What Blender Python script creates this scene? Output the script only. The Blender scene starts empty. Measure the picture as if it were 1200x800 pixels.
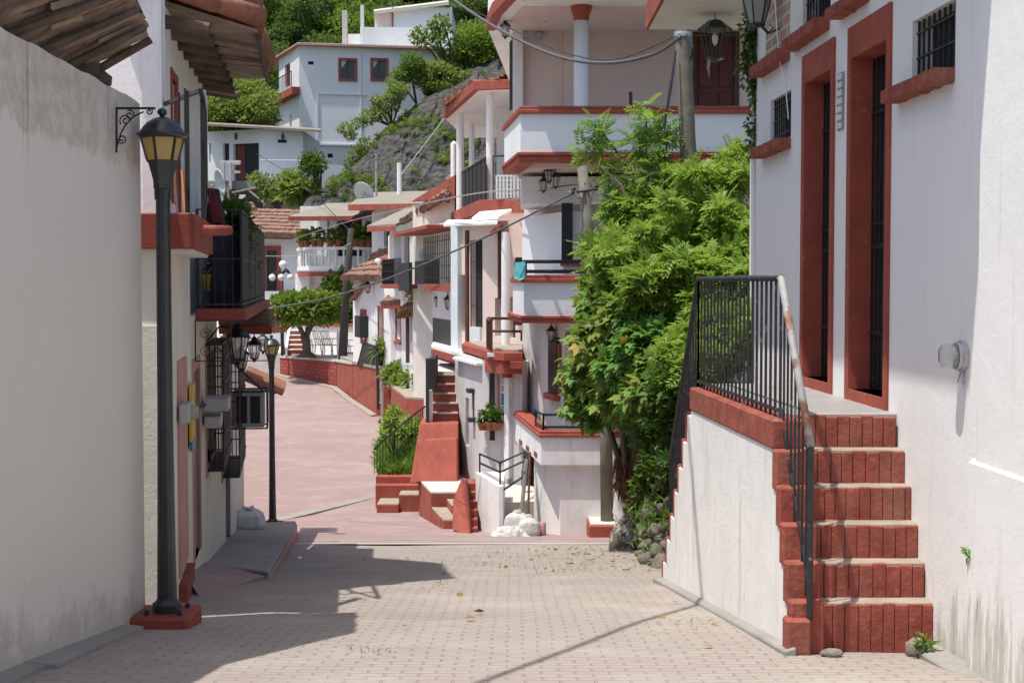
import bpy, bmesh, math, random
import numpy as np
from mathutils import Vector, Matrix, noise as mnoise
random.seed(7); rng = np.random.default_rng(11)
SC = bpy.context.scene; COL = SC.collection
V = Vector
# ------------------------------------------------------------------ camera
F = 50.0 / 36.0 * 1200.0
TH = math.atan(70 / F); CT, ST = math.cos(TH), math.sin(TH)
cam = bpy.data.cameras.new('camera'); cam.lens = 50; cam.sensor_width = 36
cam.clip_start = 0.05; cam.clip_end = 2000
co = bpy.data.objects.new('camera', cam); COL.objects.link(co)
co.rotation_euler = (math.pi / 2 - TH, 0, 0); SC.camera = co

def ray(px, py):
    cx, cy = (px - 600) / F, (400 - py) / F
    return V((cx, cy * ST + CT, cy * CT - ST))
def P(px, py, Y):
    d = ray(px, py); return d * (Y / d.y)
def X(px, Y): return P(px, 330, Y).x
def Z(py, Y, px=600): return P(px, py, Y).z
def XY(px, Y): p = P(px, 330, Y); return (p.x, p.y)

GY = [-20, -5, 0, 5, 7.5, 11, 15, 20.3, 23, 25, 28, 33, 40, 48, 60, 68, 75, 90]
GZ = [-1.15, -1.25, -1.38, -1.7, -1.97, -2.37, -2.97, -3.77, -4.12, -4.36, -4.62, -4.86, -5.0, -5.0, -4.76, -4.45, -4.1, -3.2]
def gz(y): return float(np.interp(y, GY, GZ))

# ------------------------------------------------------------------ materials
def new_mat(name):
    m = bpy.data.materials.new(name); m.use_nodes = True
    nt = m.node_tree; nt.nodes.clear()
    return m, nt, nt.nodes.new('ShaderNodeOutputMaterial')
def nd(nt, t, **kw):
    n = nt.nodes.new(t)
    for k, v in kw.items():
        if k in n.inputs: n.inputs[k].default_value = v
        else: setattr(n, k, v)
    return n
def c4(c): return (c[0], c[1], c[2], 1)
def mixc(nt, fac, a, b, blend='MIX'):
    n = nt.nodes.new('ShaderNodeMix'); n.data_type = 'RGBA'; n.blend_type = blend
    for sock, v in ((n.inputs[0], fac), (n.inputs[6], a), (n.inputs[7], b)):
        if hasattr(v, 'links'): nt.links.new(v, sock)
        elif isinstance(v, (int, float)): sock.default_value = v
        else: sock.default_value = c4(v)
    return n.outputs[2]
def noise(nt, vec, scale, detail=4, rough=.6):
    n = nd(nt, 'ShaderNodeTexNoise', Scale=scale, Detail=detail, Roughness=rough)
    nt.links.new(vec, n.inputs['Vector']); return n.outputs['Fac']
def ramp(nt, fac, lo, hi):
    n = nd(nt, 'ShaderNodeMapRange', interpolation_type='SMOOTHSTEP')
    nt.links.new(fac, n.inputs[0]); n.inputs[1].default_value = lo; n.inputs[2].default_value = hi
    return n.outputs[0]
def math_(nt, op, a, b):
    n = nt.nodes.new('ShaderNodeMath'); n.operation = op
    for s, v in ((n.inputs[0], a), (n.inputs[1], b)):
        if hasattr(v, 'links'): nt.links.new(v, s)
        else: s.default_value = v
    return n.outputs[0]
def finish(nt, out, color, rough, height=None, bump=.3, dist=.01, metal=0, spec=.35):
    b = nd(nt, 'ShaderNodeBsdfPrincipled', Roughness=rough, Metallic=metal)
    b.inputs['Specular IOR Level'].default_value = spec
    if hasattr(color, 'links'): nt.links.new(color, b.inputs['Base Color'])
    else: b.inputs['Base Color'].default_value = c4(color)
    if height is not None:
        bp = nd(nt, 'ShaderNodeBump', Strength=bump, Distance=dist)
        nt.links.new(height, bp.inputs['Height']); nt.links.new(bp.outputs[0], b.inputs['Normal'])
    nt.links.new(b.outputs[0], out.inputs[0]); return b
def mapping(nt, scale=(1, 1, 1), rot=(0, 0, 0)):
    tc = nd(nt, 'ShaderNodeTexCoord'); mp = nd(nt, 'ShaderNodeMapping')
    mp.inputs['Scale'].default_value = scale; mp.inputs['Rotation'].default_value = rot
    nt.links.new(tc.outputs['Object'], mp.inputs['Vector']); return mp.outputs[0]

def paint(name, col, rough=.75, var=.12, scale=2.5, stain=None, stain_amt=.5, bump=.25, bscale=45, metal=0, streak=.18, lo=.56, hi=.75, chips=None, spec=.35):
    m, nt, out = new_mat(name)
    v = mapping(nt)
    n1 = noise(nt, v, scale, 5, .62)
    c = mixc(nt, ramp(nt, n1, .25, .75), tuple(x * (1 - var) for x in col), tuple(min(.92, x * (1 + var * .6)) for x in col))
    if stain is not None:
        vs = mapping(nt, (1.6, 1.6, streak))
        n2 = noise(nt, vs, 3.2, 6, .7)
        f = math_(nt, 'MULTIPLY', ramp(nt, n2, lo, hi), stain_amt)
        c = mixc(nt, f, c, stain)
        n4 = noise(nt, v, 9, 5, .7)
        c = mixc(nt, math_(nt, 'MULTIPLY', ramp(nt, n4, .58, .72), stain_amt * .5), c, stain)
    if chips is not None:
        n5 = noise(nt, v, 14, 3, .6)
        c = mixc(nt, math_(nt, 'MULTIPLY', ramp(nt, n5, .62, .72), .4), c, chips)
    h = noise(nt, v, bscale, 5, .65)
    h2 = noise(nt, v, bscale * .12, 3, .5)
    hh = math_(nt, 'ADD', h, math_(nt, 'MULTIPLY', h2, 2.0))
    finish(nt, out, c, rough, hh, bump, .012, metal, spec)
    return m
def plain(name, col, rough=.6, metal=0, var=.2, scale=12, spec=.4):
    return paint(name, col, rough, var, scale, None, bump=.08, bscale=80, metal=metal, spec=spec)

W = dict()
W['white'] = paint('white_plaster', (.80, .80, .79), .85, .07, 1.6, (.44, .42, .38), .6, .28, lo=.53)
W['white2'] = paint('whitewash', (.82, .82, .82), .85, .08, 2.2, (.46, .44, .40), .6, .24, lo=.54)
W['bluewhite'] = paint('cool_white_paint', (.735, .755, .78), .85, .07, .5, (.5, .52, .54), .4, .2, 20)
W['cream'] = paint('cream_plaster', (.70, .67, .60), .85, .08, 1.5, (.45, .42, .36), .4, .35)
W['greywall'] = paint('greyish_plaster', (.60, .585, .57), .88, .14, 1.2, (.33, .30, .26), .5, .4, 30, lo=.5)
W['pink'] = paint('pale_pink_plaster', (.70, .57, .52), .85, .05, 1.2, (.6, .5, .46), .2, .15)
W['pinkmid'] = paint('faded_pink_paint', (.48, .27, .24), .8, .14, 4, (.6, .5, .46), .35, .3)
W['red'] = paint('brick_red_paint', (.33, .075, .050), .7, .2, 5, (.42, .2, .16), .35, .3, 40, chips=(.5, .28, .22))
W['reddeep'] = paint('dark_red_paint', (.25, .052, .038), .65, .15, 4, (.2, .06, .05), .3, .25)
W['redwall'] = paint('weathered_red_wall', (.33, .084, .058), .85, .24, 2.5, (.36, .17, .135), .5, .5, 25, lo=.5)
W['redbrick'] = paint('red_painted_brick', (.30, .075, .052), .85, .32, 7, (.27, .15, .11), .65, .7, 26, lo=.46, chips=(.40, .26, .18))
W['tread'] = paint('worn_concrete', (.345, .295, .245), .9, .2, 6, (.3, .24, .2), .5, .5, 40)
W['concrete'] = paint('grey_concrete', (.30, .285, .265), .9, .16, 3, (.2, .19, .17), .5, .4, 50, streak=1)
W['paleconc'] = paint('pale_concrete', (.56, .53, .49), .9, .12, 3, (.36, .34, .3), .5, .35, 50, streak=1)
W['landing'] = paint('polished_cement', (.36, .35, .34), .5, .14, 4, (.25, .24, .23), .4, .12, 60, streak=1)
W['black'] = plain('black_iron', (.02, .021, .024), .45, 0, .3)
W['blackw'] = paint('worn_black_paint', (.03, .032, .036), .5, .3, 10, None, bump=.2, bscale=60, chips=(.4, .4, .4))
W['mesh'] = plain('dark_mesh_panel', (.032, .033, .036), .75, 0, .3, 30)
W['lamp'] = plain('lamp_black_metal', (.03, .033, .038), .33, .2, .25, spec=.6)
W['rust'] = paint('pale_worn_pipe', (.36, .36, .35), .6, .2, 8, (.22, .09, .05), .9, .3, 60, streak=1, lo=.5, hi=.6)
W['brown'] = paint('dark_brown_wood', (.10, .045, .03), .6, .3, 3, None, bump=.3)
W['redwood'] = paint('dark_red_door', (.13, .028, .026), .55, .2, 3, None, bump=.2)
W['dark'] = plain('dark_interior', (.022, .022, .024), .8)
W['glassdark'] = plain('dark_window_glass', (.025, .03, .036), .12, 0, .2, 2, .6)
W['greymetal'] = paint('grey_metal_box', (.42, .43, .43), .5, .12, 6, (.28, .26, .24), .4, .1)
W['galv'] = paint('galvanised_metal', (.5, .51, .52), .4, .15, 10, None, bump=.1, metal=.6)
W['terra'] = paint('terracotta_tile', (.34, .145, .09), .85, .38, 6, (.16, .11, .085), .6, .4, 30, lo=.48)
W['terraold'] = paint('weathered_roof_tile', (.27, .155, .115), .9, .5, 2.6, (.11, .085, .07), .7, .4, 20, lo=.46, streak=.6)
W['wood'] = paint('weathered_roof_board', (.34, .265, .20), .9, .35, 5, (.12, .09, .07), .7, .6, 40, lo=.46, streak=1)
W['wooddark'] = paint('dark_roof_timber', (.13, .092, .066), .9, .45, 4, (.26, .2, .14), .5, .6, 40, lo=.5, streak=1)
W['polewood'] = paint('weathered_pole_wood', (.20, .183, .145), .9, .2, 5, (.12, .1, .08), .6, .5, 40, streak=.08)
W['poledark'] = paint('dark_pole_wood', (.06, .055, .05), .9, .3, 5, None, bump=.5)
W['pot'] = plain('clay_pot', (.34, .12, .06), .8, 0, .2)
W['sack'] = paint('white_plastic_sack', (.54, .54, .52), .6, .14, 9, (.36, .33, .28), .5, 1.0, 22, streak=1)
W['globe'] = plain('white_globe_glass', (.82, .82, .82), .25, 0, .03)
W['chair'] = plain('white_chair_paint', (.8, .8, .8), .5, 0, .05)
W['dish'] = plain('white_dish_paint', (.62, .66, .68), .5, 0, .1)
W['cable'] = plain('grey_cable', (.10, .10, .11), .6, 0, .2)
W['yellow'] = plain('yellow_plastic', (.55, .40, .03), .5)
W['blue'] = plain('blue_plastic', (.05, .17, .30), .4)
W['cyan'] = plain('turquoise_cloth', (.10, .38, .42), .9)
W['cloth'] = plain('dark_cloth', (.03, .035, .06), .95)
W['redcloth'] = plain('red_cloth', (.09, .012, .018), .95)
W['stick'] = plain('brown_stick', (.16, .07, .045), .8)
W['orange'] = plain('orange_broom_handle', (.50, .17, .03), .5)
W['bark'] = paint('grey_bark', (.12, .095, .072), .95, .3, 8, None, bump=.8, bscale=30)
W['lime'] = paint('limewashed_bark', (.74, .73, .70), .9, .1, 8, (.20, .17, .14), .95, 1.2, 7, streak=1.2, lo=.5, hi=.54)
W['straw'] = paint('dead_brown_vine', (.22, .115, .06), .95, .4, 12, None, bump=.6)
W['sheet'] = paint('beige_roof_sheet', (.27, .24, .195), .85, .14, .8, (.26, .23, .2), .5, .2, 20, streak=1)
W['blueg'] = plain('pale_blue_board', (.62, .69, .71), .7, 0, .08, 3)
W['wornbrick'] = None

def brick_mat(name, c1, c2, mortar, w, h, ms, rough=.9, bump=.6, rot=(0, 0, 0), dirt=None, dist=.012, patch=None):
    m, nt, out = new_mat(name)
    v = mapping(nt, (1, 1, 1), rot)
    wob = nd(nt, 'ShaderNodeTexNoise', Scale=2.5, Detail=2)
    nt.links.new(v, wob.inputs['Vector'])
    vm = nt.nodes.new('ShaderNodeVectorMath'); vm.operation = 'MULTIPLY_ADD'
    nt.links.new(wob.outputs['Color'], vm.inputs[0]); vm.inputs[1].default_value = (.05, .05, .05); nt.links.new(v, vm.inputs[2])
    b = nd(nt, 'ShaderNodeTexBrick', Scale=1.0)
    b.inputs['Color1'].default_value = c4(c1); b.inputs['Color2'].default_value = c4(c2); b.inputs['Mortar'].default_value = c4(mortar)
    b.inputs['Mortar Size'].default_value = ms; b.inputs['Mortar Smooth'].default_value = .35
    b.inputs['Brick Width'].default_value = w; b.inputs['Row Height'].default_value = h
    nt.links.new(vm.outputs[0], b.inputs['Vector'])
    n1 = noise(nt, v, .55, 6, .62); n2 = noise(nt, v, 7, 5, .7); n3 = noise(nt, v, 1.7, 5, .65)
    c = mixc(nt, .55, b.outputs['Color'], mixc(nt, n2, tuple(x * .75 for x in c1), tuple(x * 1.2 for x in c2)), 'MIX')
    c = mixc(nt, .62, c, b.outputs['Color'])
    if patch is not None: c = mixc(nt, math_(nt, 'MULTIPLY', ramp(nt, n1, .45, .68), .6), c, patch)
    n7 = noise(nt, mapping(nt, (.35, 1.0, 1), rot), 1.1, 7, .7)
    c = mixc(nt, math_(nt, 'MULTIPLY', ramp(nt, n7, .55, .75), .45), c, tuple(x * .62 for x in c2))
    if dirt is not None: c = mixc(nt, math_(nt, 'MULTIPLY', ramp(nt, n3, .44, .74), .68), c, dirt)
    hgt = math_(nt, 'ADD', math_(nt, 'MULTIPLY', b.outputs['Fac'], -1.0), math_(nt, 'MULTIPLY', n2, .7))
    finish(nt, out, c, rough, hgt, bump, dist, 0, .2)
    return m
W['paver'] = brick_mat('cobble_paver', (.36, .318, .288), (.325, .284, .256), (.255, .217, .195), .17, .085, .008, dirt=(.40, .37, .332), patch=(.31, .262, .238), dist=.02, bump=.7)
W['road'] = brick_mat('red_stamped_road', (.325, .232, .222), (.30, .212, .204), (.255, .188, .18), .30, .15, .010, dirt=(.385, .31, .292), patch=(.35, .275, .262), bump=.3)
W['stonewall'] = brick_mat('red_stone_wall', (.40, .10, .075), (.30, .06, .05), (.22, .06, .05), .3, .17, .03, rot=(math.pi / 2, 0, 0), bump=1)
W['oldbrick'] = brick_mat('pale_worn_brick', (.50, .36, .27), (.40, .27, .2), (.64, .6, .55), .26, .09, .02, rot=(-math.pi / 2, math.pi / 2, 0), bump=1)

def wall_mat():
    m, nt, out = new_mat('weathered_garden_wall')
    v = mapping(nt)
    sep = nd(nt, 'ShaderNodeSeparateXYZ'); nt.links.new(v, sep.inputs[0])
    top = math_(nt, 'ADD', math_(nt, 'MULTIPLY', sep.outputs['Y'], -.059), 1.206 + .059 * 6.7)
    h = math_(nt, 'SUBTRACT', top, sep.outputs['Z'])
    n = noise(nt, mapping(nt, (2.2, 2.2, .55)), 2.4, 6, .7)
    n2 = noise(nt, v, 9, 5, .7); n3 = noise(nt, v, 1.2, 4, .6)
    m1 = ramp(nt, math_(nt, 'ADD', h, math_(nt, 'ADD', math_(nt, 'MULTIPLY', n, -.5), math_(nt, 'MULTIPLY', n2, -.14))), .11, .06)
    base = mixc(nt, n3, (.64, .615, .57), (.70, .675, .63))
    rough = mixc(nt, ramp(nt, n2, .35, .65), (.50, .46, .40), (.63, .60, .55))
    c = mixc(nt, m1, base, rough)
    st = noise(nt, mapping(nt, (11, 11, .25)), 2.0, 5, .65)
    c = mixc(nt, math_(nt, 'MULTIPLY', ramp(nt, st, .60, .66), math_(nt, 'MULTIPLY', ramp(nt, h, .75, .1), .6)), c, (.22, .15, .10))
    # mould patches low on the wall
    g = math_(nt, 'ADD', math_(nt, 'MULTIPLY', sep.outputs['Y'], -.135), -.93)
    hb = math_(nt, 'SUBTRACT', sep.outputs['Z'], g)
    n6 = noise(nt, mapping(nt, (1.4, 1.4, .9)), 3.5, 6, .72)
    mb = ramp(nt, math_(nt, 'SUBTRACT', math_(nt, 'MULTIPLY', n6, 1.15), hb), .28, .55)
    c = mixc(nt, math_(nt, 'MULTIPLY', mb, .42), c, (.24, .23, .19))
    hh = math_(nt, 'ADD', math_(nt, 'MULTIPLY', noise(nt, v, 40, 5, .7), math_(nt, 'ADD', m1, .35)), noise(nt, v, 4, 3))
    finish(nt, out, c, .9, hh, .4, .02)
    return m
W['gardenwall'] = wall_mat()

def street_wall_mat():
    m, nt, out = new_mat('stained_street_wall')
    v = mapping(nt); sep = nd(nt, 'ShaderNodeSeparateXYZ'); nt.links.new(v, sep.inputs[0])
    hb = math_(nt, 'SUBTRACT', sep.outputs['Z'], math_(nt, 'ADD', math_(nt, 'MULTIPLY', sep.outputs['Y'], -.118), -1.09))
    n1 = noise(nt, v, 1.4, 5, .6); n2 = noise(nt, mapping(nt, (4.5, 4.5, .55)), 3.0, 6, .72); n3 = noise(nt, v, 26, 5, .7); n4 = noise(nt, mapping(nt, (6, 6, .35)), 2.4, 6, .72)
    c = mixc(nt, n1, (.745, .745, .735), (.83, .83, .825))
    c = mixc(nt, math_(nt, 'MULTIPLY', ramp(nt, n4, .56, .74), .32), c, (.45, .43, .39))
    low = ramp(nt, math_(nt, 'SUBTRACT', math_(nt, 'MULTIPLY', n2, 2.1), hb), .72, 1.05)
    c = mixc(nt, math_(nt, 'MULTIPLY', low, .6), c, (.36, .325, .26))
    dk = math_(nt, 'MULTIPLY', ramp(nt, n2, .63, .70), ramp(nt, hb, 1.25, .3))
    c = mixc(nt, math_(nt, 'MULTIPLY', dk, .75), c, (.17, .155, .125))
    ch = math_(nt, 'MULTIPLY', ramp(nt, n3, .66, .70), ramp(nt, hb, 1.6, .5))
    c = mixc(nt, math_(nt, 'MULTIPLY', ch, .6), c, (.45, .42, .36))
    finish(nt, out, c, .87, math_(nt, 'ADD', noise(nt, v, 40, 5, .65), math_(nt, 'MULTIPLY', noise(nt, v, 4.5, 4, .55), 3.0)), .2, .01)
    return m
W['streetwall'] = street_wall_mat()
def leaf_mat(name, c_dark, c_mid, c_bright, transl=.35, yellow=None):
    m, nt, out = new_mat(name)
    at = nd(nt, 'ShaderNodeAttribute', attribute_name='leafvar')
    cr = nt.nodes.new('ShaderNodeValToRGB'); e = cr.color_ramp.elements
    e[0].color = c4(c_dark); e[0].position = 0; e[1].color = c4(c_bright); e[1].position = .86
    k = e.new(.45); k.color = c4(c_mid)
    if yellow: k = e.new(.97); k.color = c4(yellow)
    nt.links.new(at.outputs['Fac'], cr.inputs[0])
    d = nd(nt, 'ShaderNodeBsdfPrincipled', Roughness=.5); d.inputs['Specular IOR Level'].default_value = .3
    nt.links.new(cr.outputs[0], d.inputs['Base Color'])
    t = nd(nt, 'ShaderNodeBsdfTranslucent')
    tcol = mixc(nt, .35, cr.outputs[0], (.3, .45, .03)); nt.links.new(tcol, t.inputs[0])
    mx = nd(nt, 'ShaderNodeMixShader', Fac=transl)
    nt.links.new(d.outputs[0], mx.inputs[1]); nt.links.new(t.outputs[0], mx.inputs[2]); nt.links.new(mx.outputs[0], out.inputs[0])
    return m
W['leafbright'] = leaf_mat('bright_leaf', (.035, .115, .02), (.13, .28, .045), (.32, .45, .09), .5)
W['leafvine'] = leaf_mat('vine_leaf', (.035, .115, .03), (.085, .225, .05), (.17, .34, .085), .4, (.42, .27, .05))
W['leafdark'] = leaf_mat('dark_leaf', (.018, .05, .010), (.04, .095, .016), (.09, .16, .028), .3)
W['leafmid'] = leaf_mat('mid_green_leaf', (.04, .095, .016), (.10, .185, .028), (.20, .28, .05), .4)
W['leaffar'] = leaf_mat('far_leaf', (.03, .07, .026), (.065, .125, .038), (.13, .195, .05), .35)
W['leaffar2'] = leaf_mat('far_pale_leaf', (.06, .12, .03), (.13, .20, .045), (.24, .30, .075), .4)
W['grass'] = leaf_mat('grass_blade', (.05, .13, .015), (.12, .24, .03), (.22, .32, .06), .4)
W['petal'] = leaf_mat('red_petal', (.3, .02, .03), (.5, .05, .08), (.6, .15, .2), .3)

def glass_mat(name, col, rough, transl):
    m, nt, out = new_mat(name)
    b = nd(nt, 'ShaderNodeBsdfPrincipled', Roughness=rough); b.inputs['Base Color'].default_value = c4(col)
    t = nd(nt, 'ShaderNodeBsdfTranslucent'); t.inputs[0].default_value = c4(col)
    mx = nd(nt, 'ShaderNodeMixShader', Fac=transl)
    nt.links.new(b.outputs[0], mx.inputs[1]); nt.links.new(t.outputs[0], mx.inputs[2]); nt.links.new(mx.outputs[0], out.inputs[0])
    return m
W['amber'] = glass_mat('amber_lamp_pane', (.98, .77, .36), .3, .65)
W['milk'] = glass_mat('clouded_lantern_pane', (.55, .56, .54), .2, .5)

def thin_glass():
    m, nt, out = new_mat('lantern_glass')
    b = nd(nt, 'ShaderNodeBsdfPrincipled', Roughness=.25); b.inputs['Base Color'].default_value = (.72, .72, .68, 1)
    t = nd(nt, 'ShaderNodeBsdfTransparent'); t.inputs[0].default_value = (.93, .94, .93, 1)
    mx = nd(nt, 'ShaderNodeMixShader', Fac=.62)
    nt.links.new(b.outputs[0], mx.inputs[1]); nt.links.new(t.outputs[0], mx.inputs[2]); nt.links.new(mx.outputs[0], out.inputs[0]); return m
W['lglass'] = thin_glass()
def clear_glass():
    m, nt, out = new_mat('clear_meter_glass')
    b = nd(nt, 'ShaderNodeBsdfPrincipled', Roughness=.05); b.inputs['Base Color'].default_value = (.80, .84, .86, 1)
    b.inputs['Transmission Weight'].default_value = .92; b.inputs['IOR'].default_value = 1.3
    nt.links.new(b.outputs[0], out.inputs[0]); return m
W['meterglass'] = clear_glass()

def rock_mat(name, a, b_, sc, dist=.15):
    m, nt, out = new_mat(name)
    v = mapping(nt)
    vs = mapping(nt, (1, 1, 2.4), (.25, .5, 0))
    n = noise(nt, v, sc, 8, .7); n2 = noise(nt, vs, sc * 2.2, 8, .75)
    c = mixc(nt, ramp(nt, n2, .35, .65), a, b_)
    c = mixc(nt, math_(nt, 'MULTIPLY', ramp(nt, n, .5, .7), .6), c, tuple(x * .45 for x in a))
    finish(nt, out, c, .95, math_(nt, 'ADD', n, n2), .9, dist, 0, .2); return m
W['rock'] = rock_mat('dark_slope_rock', (.045, .045, .048), (.17, .16, .15), .8, .35)
W['cobble'] = rock_mat('pale_rounded_rock', (.20, .18, .15), (.36, .325, .28), 5, .03)
W['soil'] = rock_mat('dry_soil', (.14, .105, .075), (.22, .17, .12), 3, .05)
W['hill'] = rock_mat('hillside_ground', (.03, .05, .018), (.06, .075, .025), .1, .3)

# ------------------------------------------------------------------ mesh helpers
class MB:
    def __init__(s): s.v = []; s.f = []
    def add(s, vs, fs):
        n = len(s.v); s.v += [tuple(x) for x in vs]; s.f += [tuple(i + n for i in f) for f in fs]; return s
    def poly(s, *pts): return s.add(pts, [tuple(range(len(pts)))])
    def hexa(s, b, t):   # bottom 4, top 4
        return s.add(list(b) + list(t), [(3, 2, 1, 0), (4, 5, 6, 7), (0, 1, 5, 4), (1, 2, 6, 5), (2, 3, 7, 6), (3, 0, 4, 7)])
    def box(s, x0, x1, y0, y1, z0, z1):
        return s.hexa([(x0, y0, z0), (x1, y0, z0), (x1, y1, z0), (x0, y1, z0)], [(x0, y0, z1), (x1, y0, z1), (x1, y1, z1), (x0, y1, z1)])
    def obox(s, o, a, b, c):
        o, a, b, c = V(o), V(a), V(b), V(c)
        return s.hexa([o, o + a, o + a + b, o + b], [o + c, o + a + c, o + a + b + c, o + b + c])
    def prism(s, pts, z0, z1):
        n = len(pts)
        zz0 = z0 if isinstance(z0, (list, tuple)) else [z0] * n
        zz1 = z1 if isinstance(z1, (list, tuple)) else [z1] * n
        vs = [(p[0], p[1], z) for p, z in zip(pts, zz0)] + [(p[0], p[1], z) for p, z in zip(pts, zz1)]
        fs = [tuple(reversed(range(n))), tuple(range(n, 2 * n))] + [(i, (i + 1) % n, n + (i + 1) % n, n + i) for i in range(n)]
        return s.add(vs, fs)
    def tube(s, p0, p1, r0, r1=None, n=8, cap=True):
        r1 = r0 if r1 is None else r1
        return s.path([p0, p1], [r0, r1], n, cap)
    def path(s, pts, r, n=6, cap=True):
        pts = [V(p) for p in pts]; m = len(pts)
        rr = r if isinstance(r, (list, tuple)) else [r] * m
        vs = []; up = V((0, 0, 1))
        for i, p in enumerate(pts):
            d = (pts[min(i + 1, m - 1)] - pts[max(i - 1, 0)]).normalized()
            a = d.cross(up)
            if a.length < .05: a = d.cross(V((1, 0, 0)))
            a.normalize(); b = d.cross(a)
            for k in range(n):
                t = 2 * math.pi * (k + .5) / n
                vs.append(p + (a * math.cos(t) + b * math.sin(t)) * rr[i])
        fs = [(i * n + k, i * n + (k + 1) % n, (i + 1) * n + (k + 1) % n, (i + 1) * n + k) for i in range(m - 1) for k in range(n)]
        if cap: fs += [tuple(reversed(range(n))), tuple(range((m - 1) * n, m * n))]
        return s.add(vs, fs)
    def lathe(s, c, prof, n=12, ph=0):
        c = V(c); vs = []
        for r, z in prof:
            for k in range(n):
                t = 2 * math.pi * k / n + ph
                vs.append((c.x + r * math.cos(t), c.y + r * math.sin(t), c.z + z))
        m = len(prof)
        fs = [(i * n + k, i * n + (k + 1) % n, (i + 1) * n + (k + 1) % n, (i + 1) * n + k) for i in range(m - 1) for k in range(n)]
        fs += [tuple(reversed(range(n))), tuple(range((m - 1) * n, m * n))]
        return s.add(vs, fs)
    def blob(s, c, r, n=10, amp=.12, seed=0):
        rd = random.Random(seed); c = V(c); r = V(r) if not isinstance(r, (int, float)) else V((r, r, r))
        ph = [rd.uniform(0, 6.3) for _ in range(6)]
        vs = []; m = max(5, n // 2 + 1)
        for i in range(m + 1):
            th = math.pi * i / m
            for k in range(n):
                t = 2 * math.pi * k / n
                d = V((math.sin(th) * math.cos(t), math.sin(th) * math.sin(t), math.cos(th)))
                q = 1 + amp * (math.sin(3 * d.x + ph[0]) + math.sin(4 * d.y + ph[1]) + math.sin(5 * d.z + ph[2]) + .7 * math.sin(7 * d.x + 5 * d.y + ph[3])) * .6
                vs.append((c.x + d.x * r.x * q, c.y + d.y * r.y * q, c.z + d.z * r.z * q))
        fs = [(i * n + k, (i + 1) * n + k, (i + 1) * n + (k + 1) % n, i * n + (k + 1) % n) for i in range(m) for k in range(n)]
        return s.add(vs, fs)
    def strip(s, pts, z0, z1, o0, o1):   # band along a plan polyline, offset o0..o1 outward (to the right of travel)
        n = len(pts); q = [V((p[0], p[1])) for p in pts]
        nm = []
        for i in range(n):
            ds = []
            if i > 0: ds.append((q[i] - q[i - 1]).normalized())
            if i < n - 1: ds.append((q[i + 1] - q[i]).normalized())
            ns = [V((d.y, -d.x)) for d in ds]
            a = sum(ns, V((0, 0))); a.normalize()
            nm.append(a / max(.4, a.dot(ns[0])))
        for i in range(n - 1):
            a0, a1 = q[i] + nm[i] * o0, q[i] + nm[i] * o1
            b0, b1 = q[i + 1] + nm[i + 1] * o0, q[i + 1] + nm[i + 1] * o1
            s.prism([a1, b1, b0, a0], z0, z1)
        return s
    def build(s, name, mat, parent=None, smooth=False, bevel=0, weld=False):
        me = bpy.data.meshes.new(name); me.from_pydata(s.v, [], s.f)
        bm = bmesh.new(); bm.from_mesh(me)
        if weld: bmesh.ops.remove_doubles(bm, verts=bm.verts, dist=1e-5)
        bmesh.ops.recalc_face_normals(bm, faces=bm.faces)
        if bevel: bmesh.ops.bevel(bm, geom=[e for e in bm.edges if len(e.link_faces) == 2 and e.calc_face_angle(0) > .5], offset=bevel, segments=1, affect='EDGES', clamp_overlap=True)
        if smooth:
            for f in bm.faces: f.smooth = True
        bm.to_mesh(me); bm.free()
        return link(name, me, mat, parent)
def link(name, me, mat, parent=None):
    o = bpy.data.objects.new(name, me); COL.objects.link(o)
    if mat is not None: me.materials.append(W[mat] if isinstance(mat, str) else mat)
    if parent is not None:
        o.parent = parent; q = parent; off = V((0, 0, 0))
        root = parent
        while root.parent is not None: root = root.parent
        o.location = -root.location if parent.type == 'EMPTY' else (0, 0, 0)
    return o
def np_obj(name, vs, fs, mat, parent=None, var=None):
    me = bpy.data.meshes.new(name); k = fs.shape[1]
    me.vertices.add(len(vs)); me.vertices.foreach_set('co', vs.astype(np.float32).ravel())
    me.loops.add(fs.size); me.loops.foreach_set('vertex_index', fs.astype(np.int32).ravel())
    me.polygons.add(len(fs)); me.polygons.foreach_set('loop_start', np.arange(0, fs.size, k, dtype=np.int32))
    me.update(calc_edges=True)
    if var is not None:
        a = me.attributes.new('leafvar', 'FLOAT', 'FACE'); a.data.foreach_set('value', var.astype(np.float32))
    return link(name, me, mat, parent)
def tag(o, label=None, cat=None, group=None, kind=None):
    for k, v in (('label', label), ('category', cat), ('group', group), ('kind', kind)):
        if v: o[k] = v
    return o
def T(name, label, cat, loc=(0, 0, 0), group=None):
    o = bpy.data.objects.new(name, None); COL.objects.link(o); o.location = loc; o.empty_display_size = .2
    return tag(o, label, cat, group)
def copy_tree(o, parent=None):
    c = o.copy(); COL.objects.link(c); c.parent = parent
    for ch in o.children: copy_tree(ch, c)
    return c
def copy_thing(o, loc, scale=None, rz=None, label=None, group=None):
    c = copy_tree(o); c.location = loc
    if scale is not None: c.scale = scale if isinstance(scale, (tuple, list)) else (scale,) * 3
    if rz is not None: c.rotation_euler = (0, 0, rz)
    if label: c['label'] = label
    if group: c['group'] = group
    return c
def S(o): o['kind'] = 'structure'; return o

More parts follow.
